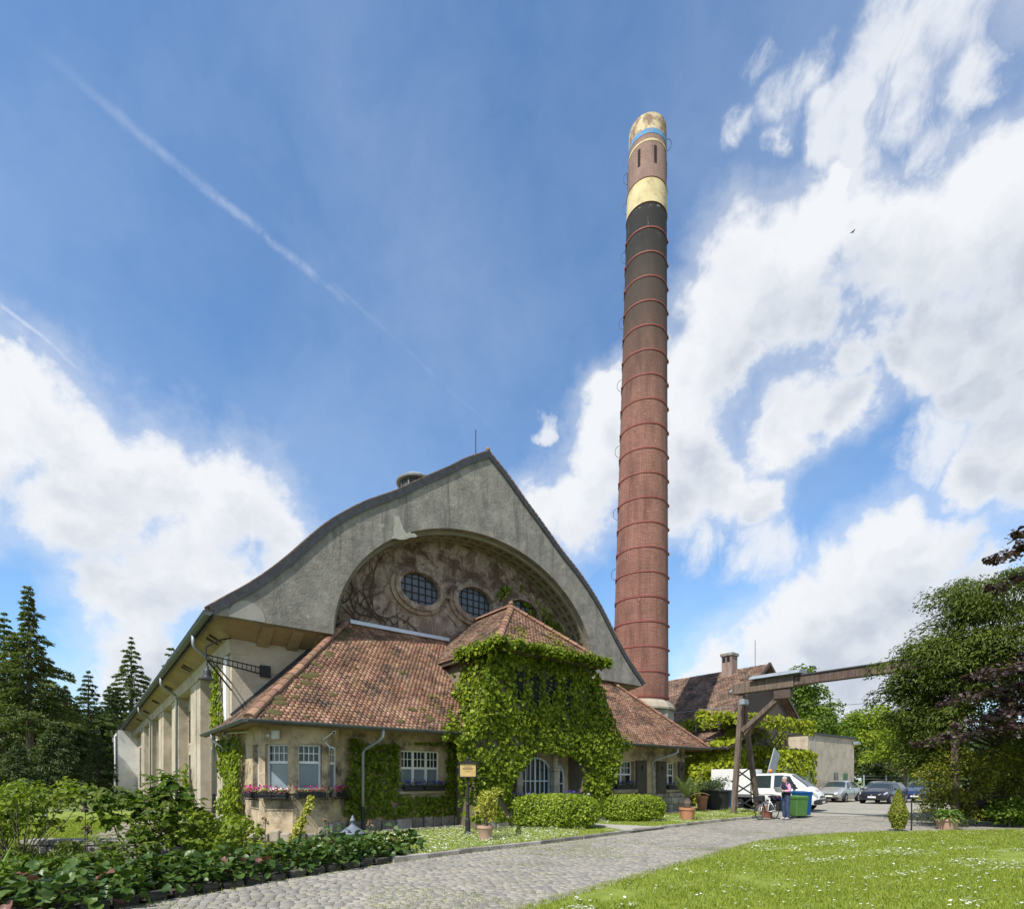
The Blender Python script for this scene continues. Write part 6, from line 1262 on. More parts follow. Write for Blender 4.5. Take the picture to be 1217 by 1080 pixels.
# ================================================================== CLIMBERS
def streaky(P, s, seed): return noise3(P, s, seed)
def ivy_patch(fn, poly, dens, seed, thr=-.55, bulge=.22, hole=None, off=.03):
    """fn maps (u, v, out) to building coordinates and gives the outward normal; poly in (u, v)"""
    pl = np.array(poly); lo, hi = pl.min(0), pl.max(0); k = int(dens * np.prod(hi - lo)); uv = rng.uniform(lo, hi, (k, 2)); uv = uv[inpoly(uv, poly)]
    n3 = noise3(np.column_stack([uv, np.zeros(len(uv))]), 2.0, seed) ; n4 = noise3(np.column_stack([uv, np.zeros(len(uv))]), 5.5, seed + 1)
    kp = (n3 + .5 * n4) > thr
    if hole is not None: kp &= ~hole(uv)
    uv, n3, n4 = uv[kp], n3[kp], n4[kp]
    out = off + np.clip(bulge * (.55 + .5 * n3 + .35 * n4), 0, 1) * rng.uniform(.35, 1.0, len(uv))
    return fn(uv[:, 0], uv[:, 1], out)
def face_front(b0):
    def f(a, z, o): return np.column_stack([a, b0 - o, z]), np.tile([0, -1, .35], (len(a), 1))
    return f
def face_left(a0):
    def f(b_, z, o): return np.column_stack([a0 - o, b_, z]), np.tile([-1, 0, .35], (len(b_), 1))
    return f
def toW(P, D):
    D2 = D.astype(float).copy(); D2[:, 0] = D[:, 0] * CA - D[:, 1] * SA; D2[:, 1] = D[:, 0] * SA + D[:, 1] * CA; return WN(P), D2
def ivy(name, label, sets, size, mat, cat='ivy', **k):
    k.setdefault('spread', (.42, 1.45))
    root = thing(name, label, cat, tuple(toW(sets[0][0][:1], sets[0][1][:1])[0][0] * np.array([1, 1, 0]))); P = np.concatenate([s[0] for s in sets]); D = np.concatenate([s[1] for s in sets]); P, D = toW(P, D)
    P = P - np.array(root.location); o = leaves('foliage', P, D, size, mat, root, down=.8, **k); return root
def ragged(uv, base, amp, seed): return base + amp * noise3(np.column_stack([uv[:, 0] * 0, uv[:, 0], np.zeros(len(uv))]), 3.0, seed)
def hole_door(uv):
    zt = np.interp(uv[:, 0], [3.7, 4.1, 4.6, 5.4, 6.2, 6.8, 7.1], [1.5, 2.0, 2.42, 2.55, 2.5, 2.25, 1.6]) + .16 * noise3(np.column_stack([uv[:, 0], np.zeros(len(uv)), np.zeros(len(uv))]), 4, 9)
    h = (uv[:, 0] > 3.72) & (uv[:, 0] < 7.05) & (uv[:, 1] < zt)
    h |= (uv[:, 1] > 3.9) & (uv[:, 1] < 5.45) & (uv[:, 0] > 3.5) & (uv[:, 0] < 7.3) & (noise3(np.column_stack([uv[:, 0] * 2.2, uv[:, 1] * .7, 0 * uv[:, 0]]), 2.4, 77) + .35 * rng.normal(size=len(uv)) > .3)
    for c in (4.05, 4.75, 5.5, 6.2): h |= (np.abs(uv[:, 0] - c) < .17) & (np.abs(uv[:, 1] - 4.75) < .5) & (rng.random(len(uv)) < .8)
    return h
for c in (4.05, 4.75, 5.5, 6.2): MB().box(c - .2, PB_ - .03, 4.2, c + .2, PB_ - .004, 5.25).build('gap_shade_panel', M['dark'], ann)  # dark panels added behind the leaf streaks to stand for shade in the ivy
pf_poly = [(2.75, 5.95), (7.75, 5.95), (7.95, 5.3), (8.4, 4.4), (8.9, 3.6), (9.3, 3.1), (9.2, 2.5), (8.9, 2.0), (8.55, 1.0), (8.3, .3), (7.1, .3), (7.05, 1.2), (3.75, 1.2), (3.72, .3), (2.4, .3), (1.7, .6), (1.6, 2.9), (2.3, 3.3), (2.6, 4.2)]
bm_ = MB(); 
porch_core = MB().prism([(2.5, -1.499, 2.8), (8.6, -1.499, 2.8), (7.4, -1.499, 5.8), (3.3, -1.499, 5.8)], (0, .02, 0))
sets = [ivy_patch(face_front(PB_), pf_poly, 520, 21, -.6, .2, hole_door)]
# eave fringe and the strip creeping over the hip
k = 2600; a = rng.uniform(2.75, 7.95, k); sets.append((np.column_stack([a, PEB - rng.uniform(-.12, .3, k), PEZ - .02 + rng.normal(0, .09, k) + .05 * noise3(np.column_stack([a, a * 0, a * 0]), 4, 3)]), np.tile([0, -.8, .8], (k, 1))))
k = 900; b_ = rng.uniform(-1.9, .3, k); sets.append((np.column_stack([PL - rng.uniform(-.1, .25, k), b_, PEZ - .05 + rng.normal(0, .12, k)]), np.tile([-.9, 0, .7], (k, 1))))
# left flank of the porch and the roof beside it
def flank(b_, z, o): return np.column_stack([3.3 - (5.9 - z) * .29 - o, b_, z]), np.tile([-1, 0, .5], (len(b_), 1))
sets.append(ivy_patch(flank, [(-1.55, 2.9), (-1.55, 5.9), (1.0, 5.4), (.2, 4.4), (-.9, 3.1)], 300, 23, -.6, .25))
def flankr(b_, z, o): return np.column_stack([7.4 + (5.9 - z) * .38 + o, b_, z]), np.tile([1, 0, .5], (len(b_), 1))
sets.append(ivy_patch(flankr, [(-1.55, 2.9), (-1.55, 5.9), (.6, 5.6), (-.2, 4.2), (-.9, 3.1)], 300, 24, -.6, .25))
def roofl(a, b_, o): return np.column_stack([a, b_, np.array([fz(x, y) for x, y in zip(a, b_)]) + o]), np.tile([0, -.7, .8], (len(a), 1))
sets.append(ivy_patch(roofl, [(1.3, -1.1), (2.6, -1.1), (2.9, .8), (2.55, .3), (2.2, -.2)], 260, 25, -.3, .2)); sets.append(ivy_patch(roofl, [(8.1, -1.1), (10.4, -1.1), (9.6, -.5), (8.6, .8), (7.9, 1.0)], 260, 26, -.2, .2))
sets.append(ivy_patch(face_front(EB - .02), [(8.3, 2.5), (10.6, 2.95), (10.3, 3.2), (8.3, 3.3)], 260, 27, -.6, .2)); sets.append(ivy_patch(face_front(EB - .02), [(1.3, 2.9), (2.9, 2.6), (2.9, 3.3), (1.5, 3.3)], 240, 28, -.4, .2))
ivy('porch_ivy', 'thick yellow-green ivy blanket covering the tall porch around the entrance', sets, .12, LM['ivy'])
def hipf(a, b_, o): return np.column_stack([a, b_, np.array([pfz(x, y) for x, y in zip(a, b_)]) + o]), np.tile([0, -.6, .8], (len(a), 1))
ivy('roof_creeper', 'sparse yellowish creeper growing on the lower tiles of the porch hip', [ivy_patch(hipf, [(3.1, -1.85), (7.7, -1.85), (6.6, -.9), (5.3, -.55), (4.2, -.6)], 190, 31, -.05, .1), ivy_patch(roofl, [(1.0, -.95), (2.2, -.95), (2.3, .2), (1.3, .3)], 60, 33, .3, .1), ivy_patch(roofl, [(9.0, -.95), (10.6, -.9), (9.2, 1.0), (8.4, .9)], 90, 34, .1, .1)], .1, LM['ivy_roof'])
def hole_win(uv): return (uv[:, 0] > .42) & (uv[:, 0] < 2.12) & (uv[:, 1] > 1.1) & (uv[:, 1] < 2.75)
s = [ivy_patch(face_front(0), [(-1.3, .5), (2.6, .45), (2.6, 2.95), (2.2, 2.85), (.3, 2.75), (-.5, 2.7), (-1.1, 2.85), (-1.3, 1.3)], 380, 41, -.8, .24, hole_win)]
ivy('wall_ivy', 'dark green ivy round the triple window between bay and porch', s, .12, LM['wallivy'])
s = [ivy_patch(face_left(-3.6), [(1.6, .15), (4.6, .15), (4.6, 2.9), (1.7, 2.9)], 300, 42, -.62, .26), ivy_patch(face_left(-3.75), [(.9, .05), (3.0, .05), (2.6, 1.0), (1.4, 1.1)], 260, 43, -.7, .4)]
ivy('side_ivy', 'sunlit ivy covering the side wall left of the corner bay', s, .115, LM['ivy'])
ivy('pipe_ivy', 'narrow ivy strand climbing beside the downpipe near the bell', [ivy_patch(face_left(-3.72), [(3.4, 3.4), (5.4, 3.3), (5.0, 4.3), (4.7, 5.3), (4.3, 5.3), (3.9, 4.2)], 240, 44, -.4, .25)], .12, LM['ivy'])
ivy('pilaster_ivy', 'small ivy plant climbing at the foot of the hall pilasters', [ivy_patch(face_left(-3.75), [(8.2, 0), (12.4, 0), (11.6, 1.3), (10.8, 2.4), (10.2, 1.6), (9.2, .8)], 240, 45, -.6, .35)], .13, LM['ivy'])
MB().box(-1.2, 0, 0, -1.19, .01, .01) if False else None
s = [ivy_patch(face_front(PB_ + .02 + 1.45), [(9.0, .2), (10.2, 1.2), (10.0, 2.9), (8.6, 2.9)], 150, 46, .0, .1)]
ivy('thin_ivy', 'thin ivy on the shaded wall just right of the porch', s, .11, LM['ivy'])
ivy('tympanum_ivy', 'green creeper reaching up the arched wall right of the second oval window', [ivy_patch(face_front(BW), [(6.6, 8.2), (8.4, 7.9), (10.6, 6.6), (10.9, 8.3), (9.4, 9.4), (8.9, 10.2), (7.6, 10.5), (6.5, 9.6)], 230, 47, -.12, .14)], .11, LM['ivy'])
# ivy on the far house
s = [ivy_patch(face_left(22.4), [(1.3, 0), (7.5, 0), (7.5, 2.9), (5, 3.45), (1.3, 3.45)], 160, 51, -.85, .4), ivy_patch(face_front(1.6), [(22.2, 0), (33, 0), (33, 3.7), (22.2, 3.7)], 150, 52, -.85, .45)]
ivy('house_ivy', 'bright ivy covering the ground floor of the tiled house', s, .21, LM['houseivy'])
s = [ivy_patch(face_front(3.58), [(25.4, 3.4), (35, 3.4), (35, 5.3), (25.4, 5.3)], 60, 59, .0, .25), ivy_patch(face_front(.25), [(22.0, 4.7), (30.5, 4.5), (30.6, 5.5), (22.0, 5.4)], 130, 53, -.6, .35), ivy_patch(face_left(22.1), [(.2, 4.7), (3.5, 5.2), (3.5, 5.9), (.2, 5.4)], 130, 54, -.7, .3), ivy_patch(face_left(24.9), [(2.6, 4.9), (8.3, 5.0), (6, 5.7), (2.6, 5.75)], 110, 55, -.5, .3)]
def lroof(a, b_, o): return np.column_stack([a, b_, np.array([lz2(x, y) for x, y in zip(a, b_)]) + o]), np.tile([-.6, -.2, .8], (len(a), 1))
s.append(ivy_patch(lroof, [(21.6, 1.0), (25.2, 1.0), (25.2, 3.2), (23.5, 2.4), (22.6, 3.0), (21.6, 2.2)], 130, 56, -.7, .3))
ivy('canopy_ivy', 'ivy hanging along the canopy edge and eaves of the tiled house', s, .2, LM['houseivy'])
s = [ivy_patch(face_front(-.35), [(25.5, 1.5), (26.3, 1.0), (27.1, 2.3), (27.7, 1.2), (28.1, 2.4), (29.2, 1.0), (29.4, 3.3), (25.5, 3.4)], 150, 57, -.55, .35), ivy_patch(face_left(25.7), [(-.45, .6), (.2, 1.2), (1.5, 1.4), (1.5, 3.3), (-.45, 3.3)], 130, 58, -.6, .3)]
k = 1500; s.append((np.column_stack([rng.uniform(25.5, 29.4, k), rng.uniform(-.45, 1.5, k), 3.1 + rng.uniform(0, .3, k)]), np.tile([0, -.3, 1.], (k, 1))))
ivy('lean_to_ivy', 'ivy curtain hanging over the blue-grey lean-to wall', s, .19, LM['houseivy'])

# ================================================================== HEDGES AND SHRUBS
def box_hedge(label, c, L, Dp, H, rz, n_, size, mat, group=None):
    o = thing('clipped_hedge', label, 'hedge', (c[0], c[1], VG if c[1] > 14 and c[0] < 8 else .02), rz, group)
    d = unit(rng.normal(size=(n_, 3))); e = 3.6; q = (np.abs(d) ** e).sum(1) ** (-1 / e); P = d * q[:, None]; Nn = np.sign(P) * np.abs(P) ** (e - 1)
    bump = 1 + .07 * noise3(P * np.array([L, Dp, H]), 5, 61); P = P * (bump * rng.uniform(.86, 1.03, n_))[:, None] * np.array([L / 2, Dp / 2, H / 2]) + np.array([0, 0, H / 2]); P[:, 2] = np.maximum(P[:, 2], .03)
    leaves('foliage', P, Nn, size, mat, o, jit=.95)
    d = unit(rng.normal(size=(500, 3))); q = (np.abs(d) ** e).sum(1) ** (-1 / e); 
    mb = MB().sphere((0, 0, H * .48), 1., 16, 10, (L * .43, Dp * .42, H * .44)); mb.build('inner_twigs', M['soil'], o)
    return o
box_hedge('rounded box hedge directly in front of the entrance', (1.42, 17.75), 2.7, 1.5, 1.08, R(-8), 12500, .075, LM['hedge'])
box_hedge('rounded box hedge on the right of the garden path', (4.5, 20.75), 2.55, 1.25, .98, R(-2), 11000, .075, LM['hedge'])
# young conifer at the lawn corner
cy = thing('dwarf_cypress', 'small conical yellow-green cypress standing at the corner of the lawn', 'shrub', (12.25, 17.15, .02))
k = 3200; z = rng.uniform(.08, 1.32, k); r = .3 * np.minimum(1, (1.36 - z) / .85) * np.minimum(1, .42 + z * 1.1) * np.sqrt(rng.uniform(.25, 1.05, k)); t = rng.uniform(0, 6.28, k)
leaves('foliage', np.column_stack([r * np.cos(t), r * np.sin(t), z]), np.column_stack([np.cos(t), np.sin(t), .3 + 0 * t]), .07, LM['cypress'], cy, asp=.5, jit=.6, tang=np.tile([0, 0, 1.], (k, 1)))
MB().tube([(0, 0, 0), (0, 0, 1.2)], [.035, .01], 6).build('stem', M['bark'], cy)
stk = thing('thin_stake', 'thin dark stake standing just right of the dwarf cypress', 'stake', (12.85, 17.4, 0)); MB().tube([(0, 0, 0), (0, 0, 1.0)], .02, 6).build('stake', M['iron'], stk)
# ragged yew hedge on the right
yh = thing('yew_hedge', 'ragged yew hedge with yellow shoots behind the hosta pot', 'hedge', (16.3, 18.95, 0))
cl = []
for k in range(170):
    x = random.uniform(-1.9, 4.4); zz = random.uniform(.15, 2.5); cl.append((x, random.uniform(-.5, .9) * .7 + .05 * x, zz, random.uniform(.28, .5)))
P, D = blob_points(cl, 22000, (.4, 1.08)); D[:, 2] += .3; leaves('foliage', P, D, .1, leafmat('hedge_yew_needles', [(.05, .065, .008), (.14, .16, .018), (.38, .35, .05)], .32), yh, asp=.4, jit=.6)
MB().sphere((1.5, .45, .9), 1., 14, 8, (2.2, .25, .8)).build('inner_twigs', M['soil'], yh)
rb = thing('leafy_shrub', 'fresh green leafy shrub at the right end of the yew hedge', 'shrub', (17.0, 18.5, 0)); P, D = blob_points([(random.gauss(0, .3), random.gauss(0, .2), random.uniform(.15, .9), .3) for _ in range(14)], 1500, (.4, 1.05)); leaves('foliage', P, D, .1, LM['tree'], rb); MB().tube([(0, 0, 0), (0, 0, .7)], [.03, .01], 5).build('stem', M['bark'], rb)

# ================================================================== TREES
def limb(mb, p, q, r0, r1, sag=0., n_=6, seedj=.12):
    p, q = Vector(p), Vector(q); L = (q - p).length
    pts = [p.lerp(q, t) + Vector((random.gauss(0, seedj * L * .12), random.gauss(0, seedj * L * .12), -sag * L * 4 * t * (1 - t) * -1 if sag < 0 else sag * L * 4 * t * (1 - t))) * (0 if t in (0, 1) else 1) for t in [i / n_ for i in range(n_ + 1)]]
    mb.tube(pts, [r0 + (r1 - r0) * i / n_ for i in range(n_ + 1)], 7); return pts
# big yew at the right
yw = thing('yew_tree', 'large dark yew tree with drooping sprays at the right edge', 'tree', (18.9, 20.6, 0)); tk = MB()
limb(tk, (0, 0, 0), (0, 0, 7), .45, .12); 
cl = []; tips = []
while len(cl) < 260:
    d = Vector((random.gauss(0, 1), random.gauss(0, 1), random.gauss(0, 1))).normalized()
    if d.z < -.72: continue
    f = random.uniform(.62, 1.0) * (1 + .13 * math.sin(3.1 * d.x + 2) + .1 * math.sin(5 * d.z + 4 * d.y)); c = Vector((d.x * 5.1 * f, d.y * 2.35 * f, 4.8 + d.z * 4.7 * f * (1 if d.z > 0 else 1.05)))
    c.y -= .6 * min(1, max(0, (c.z - 2.6) / 1.8))
    if c.z < 1.9 and c.y < -.9: continue
    if c.z > 9.9: continue
    if c.z < .4: c.z = .4
    cl.append((c.x, c.y, c.z, random.uniform(.5, 1.05))); tips.append(c)
xcl = [(random.uniform(-3.9, -1.9), random.uniform(-1.9, -1.2), random.uniform(2.9, 6.2), random.uniform(.5, .85)) for _ in range(34)]
for c in random.sample(tips, 40): limb(tk, (0, 0, max(.8, c.z * .55)), c * .8, .06, .015, .04)
tk.build('trunk', M['bark'], yw)
P, D = blob_points(cl + xcl, 92000, (.58, 1.12), .6); D[:, 2] += .45; P[:, 2] += .12 * noise3(P, 2.2, 71)
tg = np.column_stack([P[:, 0], P[:, 1], -1.2 - 0 * P[:, 0]]); leaves('crown', P, D, .15, LM['yew'], yw, asp=.3, jit=.55, tang=unit(tg))
P, D = blob_points([c for c in cl if random.random() < .6], 12000, (.85, 1.22), .6); D[:, 2] += .4; tg = np.column_stack([P[:, 0], P[:, 1], -.8 - 0 * P[:, 0]]); leaves('young_shoots', P, D, .13, LM['yewlight'], yw, asp=.3, jit=.5, tang=unit(tg))
# copper beech: trunk outside the frame, boughs reaching in
cbx, cby = 22.5, 15.2
be_ = thing('copper_beech', 'copper beech whose dark purple boughs hang in from the right edge', 'tree', (cbx, cby, 0)); tk = MB(); limb(tk, (0, 0, 0), (.3, 0, 11), .42, .15)
P_ = []; D_ = []
ends = [((13.0, 17.3, 2.75), 3.4), ((13.9, 17.0, 3.3), 3.9), ((14.6, 17.6, 3.0), 3.6), ((14.0, 17.6, 4.1), 4.6), ((15.2, 17.2, 3.7), 4.4), ((15.0, 17.9, 5.0), 5.4), ((16.0, 17.0, 4.6), 5.0), ((16.6, 17.8, 5.7), 6.2), ((15.4, 16.6, 3.2), 3.9), ((12.55, 14.1, 7.35), 8.6), ((13.3, 14.3, 8.1), 8.9), ((13.2, 14.9, 6.9), 8.0), ((16.6, 18.6, 6.6), 6.8), ((17.5, 17.2, 3.4), 4.2), ((15.8, 17.3, 4.2), 4.8), ((16.4, 17.0, 3.9), 4.6), ((17.2, 17.4, 5.2), 5.6), ((16.8, 17.2, 2.9), 3.8), ((17.6, 17.5, 4.4), 5.0), ((15.4, 17.4, 4.9), 5.3), ((17.3, 17.0, 4.8), 5.3), ((17.8, 17.3, 3.9), 4.6), ((16.9, 17.9, 5.2), 5.6), ((18.2, 17.4, 4.8), 5.2)]
for (ex_, ey_, ez_), z0 in ends:
    q = Vector((ex_ - cbx, ey_ - cby, ez_)); pts = limb(tk, (.05, 0, z0), q, .085, .008, .05, 10)
    for i in range(1, len(pts)):
        f = i / (len(pts) - 1)
        if f < .3: continue
        for _ in range(int(70 + 110 * (1 - f))):
            a = pts[i - 1].lerp(pts[i], random.random()); w = .14 + .8 * (1 - f) ** .7; dv = Vector((random.gauss(0, w * .8), random.gauss(0, w * .8), random.gauss(-.03, .09 + .12 * (1 - f)))); P_.append(a + dv); D_.append((random.gauss(0, .2), random.gauss(0, .2) - .15, 1))
        for _ in range(2):
            a = pts[i]; s_ = Vector((random.gauss(0, .35), random.gauss(0, .35), random.uniform(-.25, .1))) * (1.3 - f); tk.tube([a, a + s_], [.008, .003], 4)
            for _2 in range(30): P_.append(a + s_ * random.uniform(.3, 1.05) + Vector((random.gauss(0, .05), random.gauss(0, .05), random.gauss(0, .04)))); D_.append((random.gauss(0, .3), random.gauss(0, .3), 1))
tk.build('trunk', M['bark'], be_); leaves('crown', np.array([tuple(p) for p in P_]), np.array(D_), .15, LM['copper'], be_, asp=.62, jit=.4)
P, D = blob_points([(random.gauss(2.6, 1.6), random.gauss(-.5, 2.2), random.uniform(6, 12), random.uniform(.9, 1.5)) for _ in range(26)], 6000, (.4, 1.05)); leaves('upper_crown', P, D, .22, LM['copper'], be_)
# conifers at the left
def conifer(label, u, y, vtop, rad, mat, zb=.8, n_lev=24, lean=0., dens=1., irr=.15, group=None, size=.3, name='fir_tree', top_open=False):
    x = (u - 608.5) / 643 * y; h = EYE + y * (926 - vtop) / 643; o = thing(name, label, 'tree', (x, y, 0), random.uniform(0, 6), group)
    MB().tube([(0, 0, 0), (lean * .5 * h, 0, h * .5), (lean * h, 0, h)], [.018 * h, .012 * h, .01], 8).build('trunk', M['bark'], o); P_ = []; D_ = []; T_ = []
    for L in range(n_lev):
        f = L / (n_lev - 1); z = zb + (h - zb - .15) * f ** .92; R_ = rad * ((1 - f) ** .8) * random.uniform(1 - irr, 1 + irr) + .12
        if top_open and f > .6: R_ = rad * random.uniform(.3, .62) * (1.25 - f)
        nb = max(4, int(9 * (1 - f * .5))); ph = random.uniform(0, 6)
        for b_ in range(nb):
            t = ph + 2 * math.pi * b_ / nb + random.gauss(0, .2); RR = R_ * random.choice([random.uniform(.4, .8), random.uniform(.8, 1.2), random.uniform(.9, 1.1)]); k = max(4, int(dens * RR * 30 + 8))
            s = np.sqrt(rng.uniform(.05, 1, k)); droop = -.28 * RR * s ** 2 + .14 * RR * s; wv = rng.normal(0, .15 * RR * (1 - s * .5) + .06, k)
            P_.append(np.column_stack([lean * z + math.cos(t) * RR * s - math.sin(t) * wv, math.sin(t) * RR * s + math.cos(t) * wv, z + droop + rng.normal(0, .06 + .015 * RR, k)])); D_.append(np.tile([math.cos(t) * .3, math.sin(t) * .3, 1.], (k, 1))); T_.append(np.tile([math.cos(t), math.sin(t), -.25], (k, 1)))
    leaves('crown', np.concatenate(P_), np.concatenate(D_), size * 1.12, LM[mat], o, asp=.27, jit=.5, tang=np.concatenate(T_)); return o
gl = 'conifers behind the left lawn'
conifer('tallest conifer at the left edge, bare lower trunk and ragged flat top', 36, 46, 697, 3.4, 'conifer', 6.0, 26, .006, 1.5, .35, gl, .34, 'pine_tree', True)
conifer('slim dark spruce with a pointed tip between tall pine and hall', 105, 60, 797, 3.2, 'spruce', .6, 26, 0, 1.4, .15, gl, .32, 'spruce_tree')
conifer('broad dark fir rising above the far end of the hall gutter', 156, 82, 757, 5.2, 'conifer', 1, 30, 0, 1.5, .2, gl, .42)
conifer('paler open conifer just above the hall gutter, right of the broad fir', 204, 88, 770, 5.5, 'conifer', 2, 22, 0, 1.0, .35, gl, .42, 'larch_tree', True)
conifer('medium spruce standing just right of the tall ragged conifer', 78, 54, 815, 3.4, 'spruce', .6, 24, 0, 1.4, .2, gl, .32, 'spruce_tree')
conifer('tall fir cut by the left edge of the picture', 5, 52, 728, 4.0, 'conifer', 1.2, 28, 0, 1.5, .25, gl, .36)
conifer('short dense spruce in front of the pine trunk', 62, 41, 858, 2.6, 'spruce', .3, 20, 0, 1.6, .15, gl, .26, 'spruce_tree')
conifer('spruce half hidden behind the white end block', 130, 66, 815, 3.6, 'spruce', .6, 24, 0, 1.4, .2, gl, .34, 'spruce_tree')
conifer('low spruce on the far left beside the path lamp', 20, 36, 880, 2.0, 'spruce', .2, 16, 0, 1.7, .15, gl, .22, 'spruce_tree')
conifer('mid-height fir in the second row just right of the tall ragged conifer', 52, 62, 775, 3.8, 'conifer', .6, 24, 0, 1.3, .25, gl, .36)
conifer('rounded dark spruce in the second row left of the slim pointed spruce', 90, 70, 838, 4.4, 'spruce', .6, 22, 0, 1.3, .25, gl, .38, 'spruce_tree')
conifer('dark spruce filling the gap between slim spruce and broad fir', 137, 78, 812, 4.4, 'spruce', .6, 24, 0, 1.3, .25, gl, .4, 'spruce_tree')
conifer('narrow young spruce against the dark wood', 116, 49, 868, 1.8, 'spruce', .2, 18, 0, 1.7, .15, gl, .22, 'spruce_tree')
# broadleaved trees
def broadleaf(label, u, y, vtop, rad, mat, n_cl=36, n_lv=5200, size=.3, squash=.9, group=None, name='broadleaf_tree', base=.3):
    x = (u - 608.5) / 643 * y; h = EYE + y * (926 - vtop) / 643; o = thing(name, label, 'tree', (x, y, 0), random.uniform(0, 6), group); tk = MB(); limb(tk, (0, 0, 0), (0, 0, h * .7), .03 * h, .012 * h); cl = []
    for k in range(n_cl):
        d = Vector((random.gauss(0, 1), random.gauss(0, 1), random.gauss(.1, 1))).normalized(); f = random.uniform(.4, 1.); zc = h * (.5 + base * .35); c = (d.x * rad * f, d.y * rad * f, max(h * base * .6 + .4, zc + d.z * (h - zc) * .86 * f)); cl.append((*c, rad * random.uniform(.2, .36)))
        if k % 3 == 0: limb(tk, (0, 0, h * .3), c, .012 * h, .03)
    tk.build('trunk', M['bark'], o); P, D = blob_points(cl, n_lv, (.5, 1.08), squash); D[:, 2] += .25; leaves('crown', P, D, size, LM[mat], o, jit=.6); return o
gr = 'broadleaved trees behind the yard'
broadleaf('round green tree rising behind the roof of the tiled house', 938, 62, 782, 4.6, 'tree', 46, 9000, .3, .9, gr)
broadleaf('tree between the tiled house and the flat-roofed building', 968, 70, 832, 4.4, 'tree', 36, 6500, .32, .9, gr)
broadleaf('mid green tree above the flat-roofed building', 1010, 76, 846, 5.2, 'tree', 40, 7000, .34, .9, gr)
broadleaf('taller mid green tree behind the fence', 1048, 72, 839, 5.2, 'lime', 42, 7500, .33, .9, gr)
broadleaf('bright yellow-green young tree leaning over the fence', 1074, 52, 852, 3.4, 'lime', 36, 6500, .24, .75, gr, base=.25)
broadleaf('dark tree behind the dark blue car', 1105, 66, 850, 5.0, 'dark', 36, 6000, .32, .9, gr, base=.1)
broadleaf('low dark tree right of the flat-roofed building', 1030, 60, 885, 3.0, 'dark', 26, 4500, .26, .9, gr, base=.05)
# far woods that read as one mass
def wood(name, x0, x1, y0, y1, h, n_c, n_l, mat='dark', size=.5):
    cl = [(random.uniform(x0, x1), random.uniform(y0, y1), random.uniform(.5, 1) * h * random.uniform(.2, .9), random.uniform(1.4, 2.8)) for _ in range(n_c)]; P, D = blob_points(cl, n_l, (.5, 1.08)); P[:, 2] = np.maximum(P[:, 2], .05); o = leaves(name, P, D, size, LM[mat]); tag(o, kind='stuff'); return o
wood('distant_wood', -110, -52, 92, 112, 15, 330, 17000, 'dark', .85); wood('dark_undergrowth', -66, -30, 56, 68, 9.5, 230, 15000, 'dark', .58); wood('distant_wood', 34, 100, 84, 100, 10, 240, 15000, 'dark', .78)

def scatter_poly(poly, n_, lim=None):
    pl = np.array(poly); lo, hi = pl.min(0), pl.max(0); out = []; tot = 0
    while tot < n_:
        q = rng.uniform(lo, hi, (n_ * 3, 2)); q = q[inpoly(q, poly)]
        if lim is not None: q = q[lim(q)]
        out.append(q); tot += len(q)
    return np.concatenate(out)[:n_]
# ================================================================== LEFT GARDEN BED
bed = sheet('garden_bed', [(-12.5, 11.4), (-12.5, 3), (-7.5, 3), (-6.25, 5.0), (-4.95, 7.03), (-4.1, 8.42), (-3.18, 9.65), (-2.1, 11.0), (-2.3, 11.5), (-3.4, 13.2), (-6.6, 13.4), (-8.5, 11.4)], .05, 'soil'); tag(bed, kind='structure')
edge = MB().poly([(x, y, .003) for x, y in [(-6.25, 5.0), (-2.1, 11.0), (-2.2, 11.1), (-6.35, 5.1)]]).build('bed_edging', M['stone']); tag(edge, kind='structure')
def blk(sd):
    r = random.Random(sd); mb = MB().box(-.5, -.5, 0, .5, .5, 1); mb.v = [(x * (1 - .12 * r.random()), y * (1 - .15 * r.random()), z * (1 - .1 * r.random())) for x, y, z in mb.v]; return mb.mesh('edging_stone', M['edgestone'])
bl = [blk(s_) for s_ in range(6)]
for lay in range(1):
    for x, y, a in along([(p[0] - .12 - .03 * lay, p[1] + .08) for p in KERB[0:6]], .36):
        if y < 5.4: continue
        o = inst('edging_stone', random.choice(bl), edge, (x, y, .0 + .15 * lay), (0, 0, a + random.gauss(0, .06) + (math.pi if random.random() < .5 else 0)), (random.uniform(.24, .37), random.uniform(.16, .24), random.uniform(.1, .15))); bv = o.modifiers.new('bevel', 'BEVEL'); bv.width = .02; bv.segments = 1
# bergenia plants: big round leaves, each one a leaf of its own
def round_leaf(nm, mat, sd):
    r = random.Random(sd); vs = [(0, 0, 0)]; fs = []; n_ = 16
    for j, rr in enumerate((.5, 1.)):
        for k in range(n_):
            t = 2 * math.pi * k / n_; q = rr * (1 + (.06 * math.sin(3 * t + sd) + r.uniform(-.05, .05)) * j) * (1 - .22 * math.cos(t) * 0); x = .52 + .52 * q * math.cos(t); y = .44 * q * math.sin(t); z = .16 * rr * rr * (1 if r.random() < .8 else .4) + .1 * math.sin(2 * t + sd) * rr * rr - .18 * x * x; vs.append((x, y, z))
    vs[0] = (.52, 0, -.05); fs += [(0, 1 + k, 1 + (k + 1) % n_) for k in range(n_)]; fs += [(1 + k, 1 + n_ + k, 1 + n_ + (k + 1) % n_, 1 + (k + 1) % n_) for k in range(n_)]
    return MB().add(vs, fs).mesh(nm, mat, True, False)
bgl = [round_leaf('leaf', LM['bergenia'], s_) for s_ in range(5)]; bgr = [round_leaf('leaf', LM['bergenia_red'], s_ + 9) for s_ in range(2)]
bpts = []
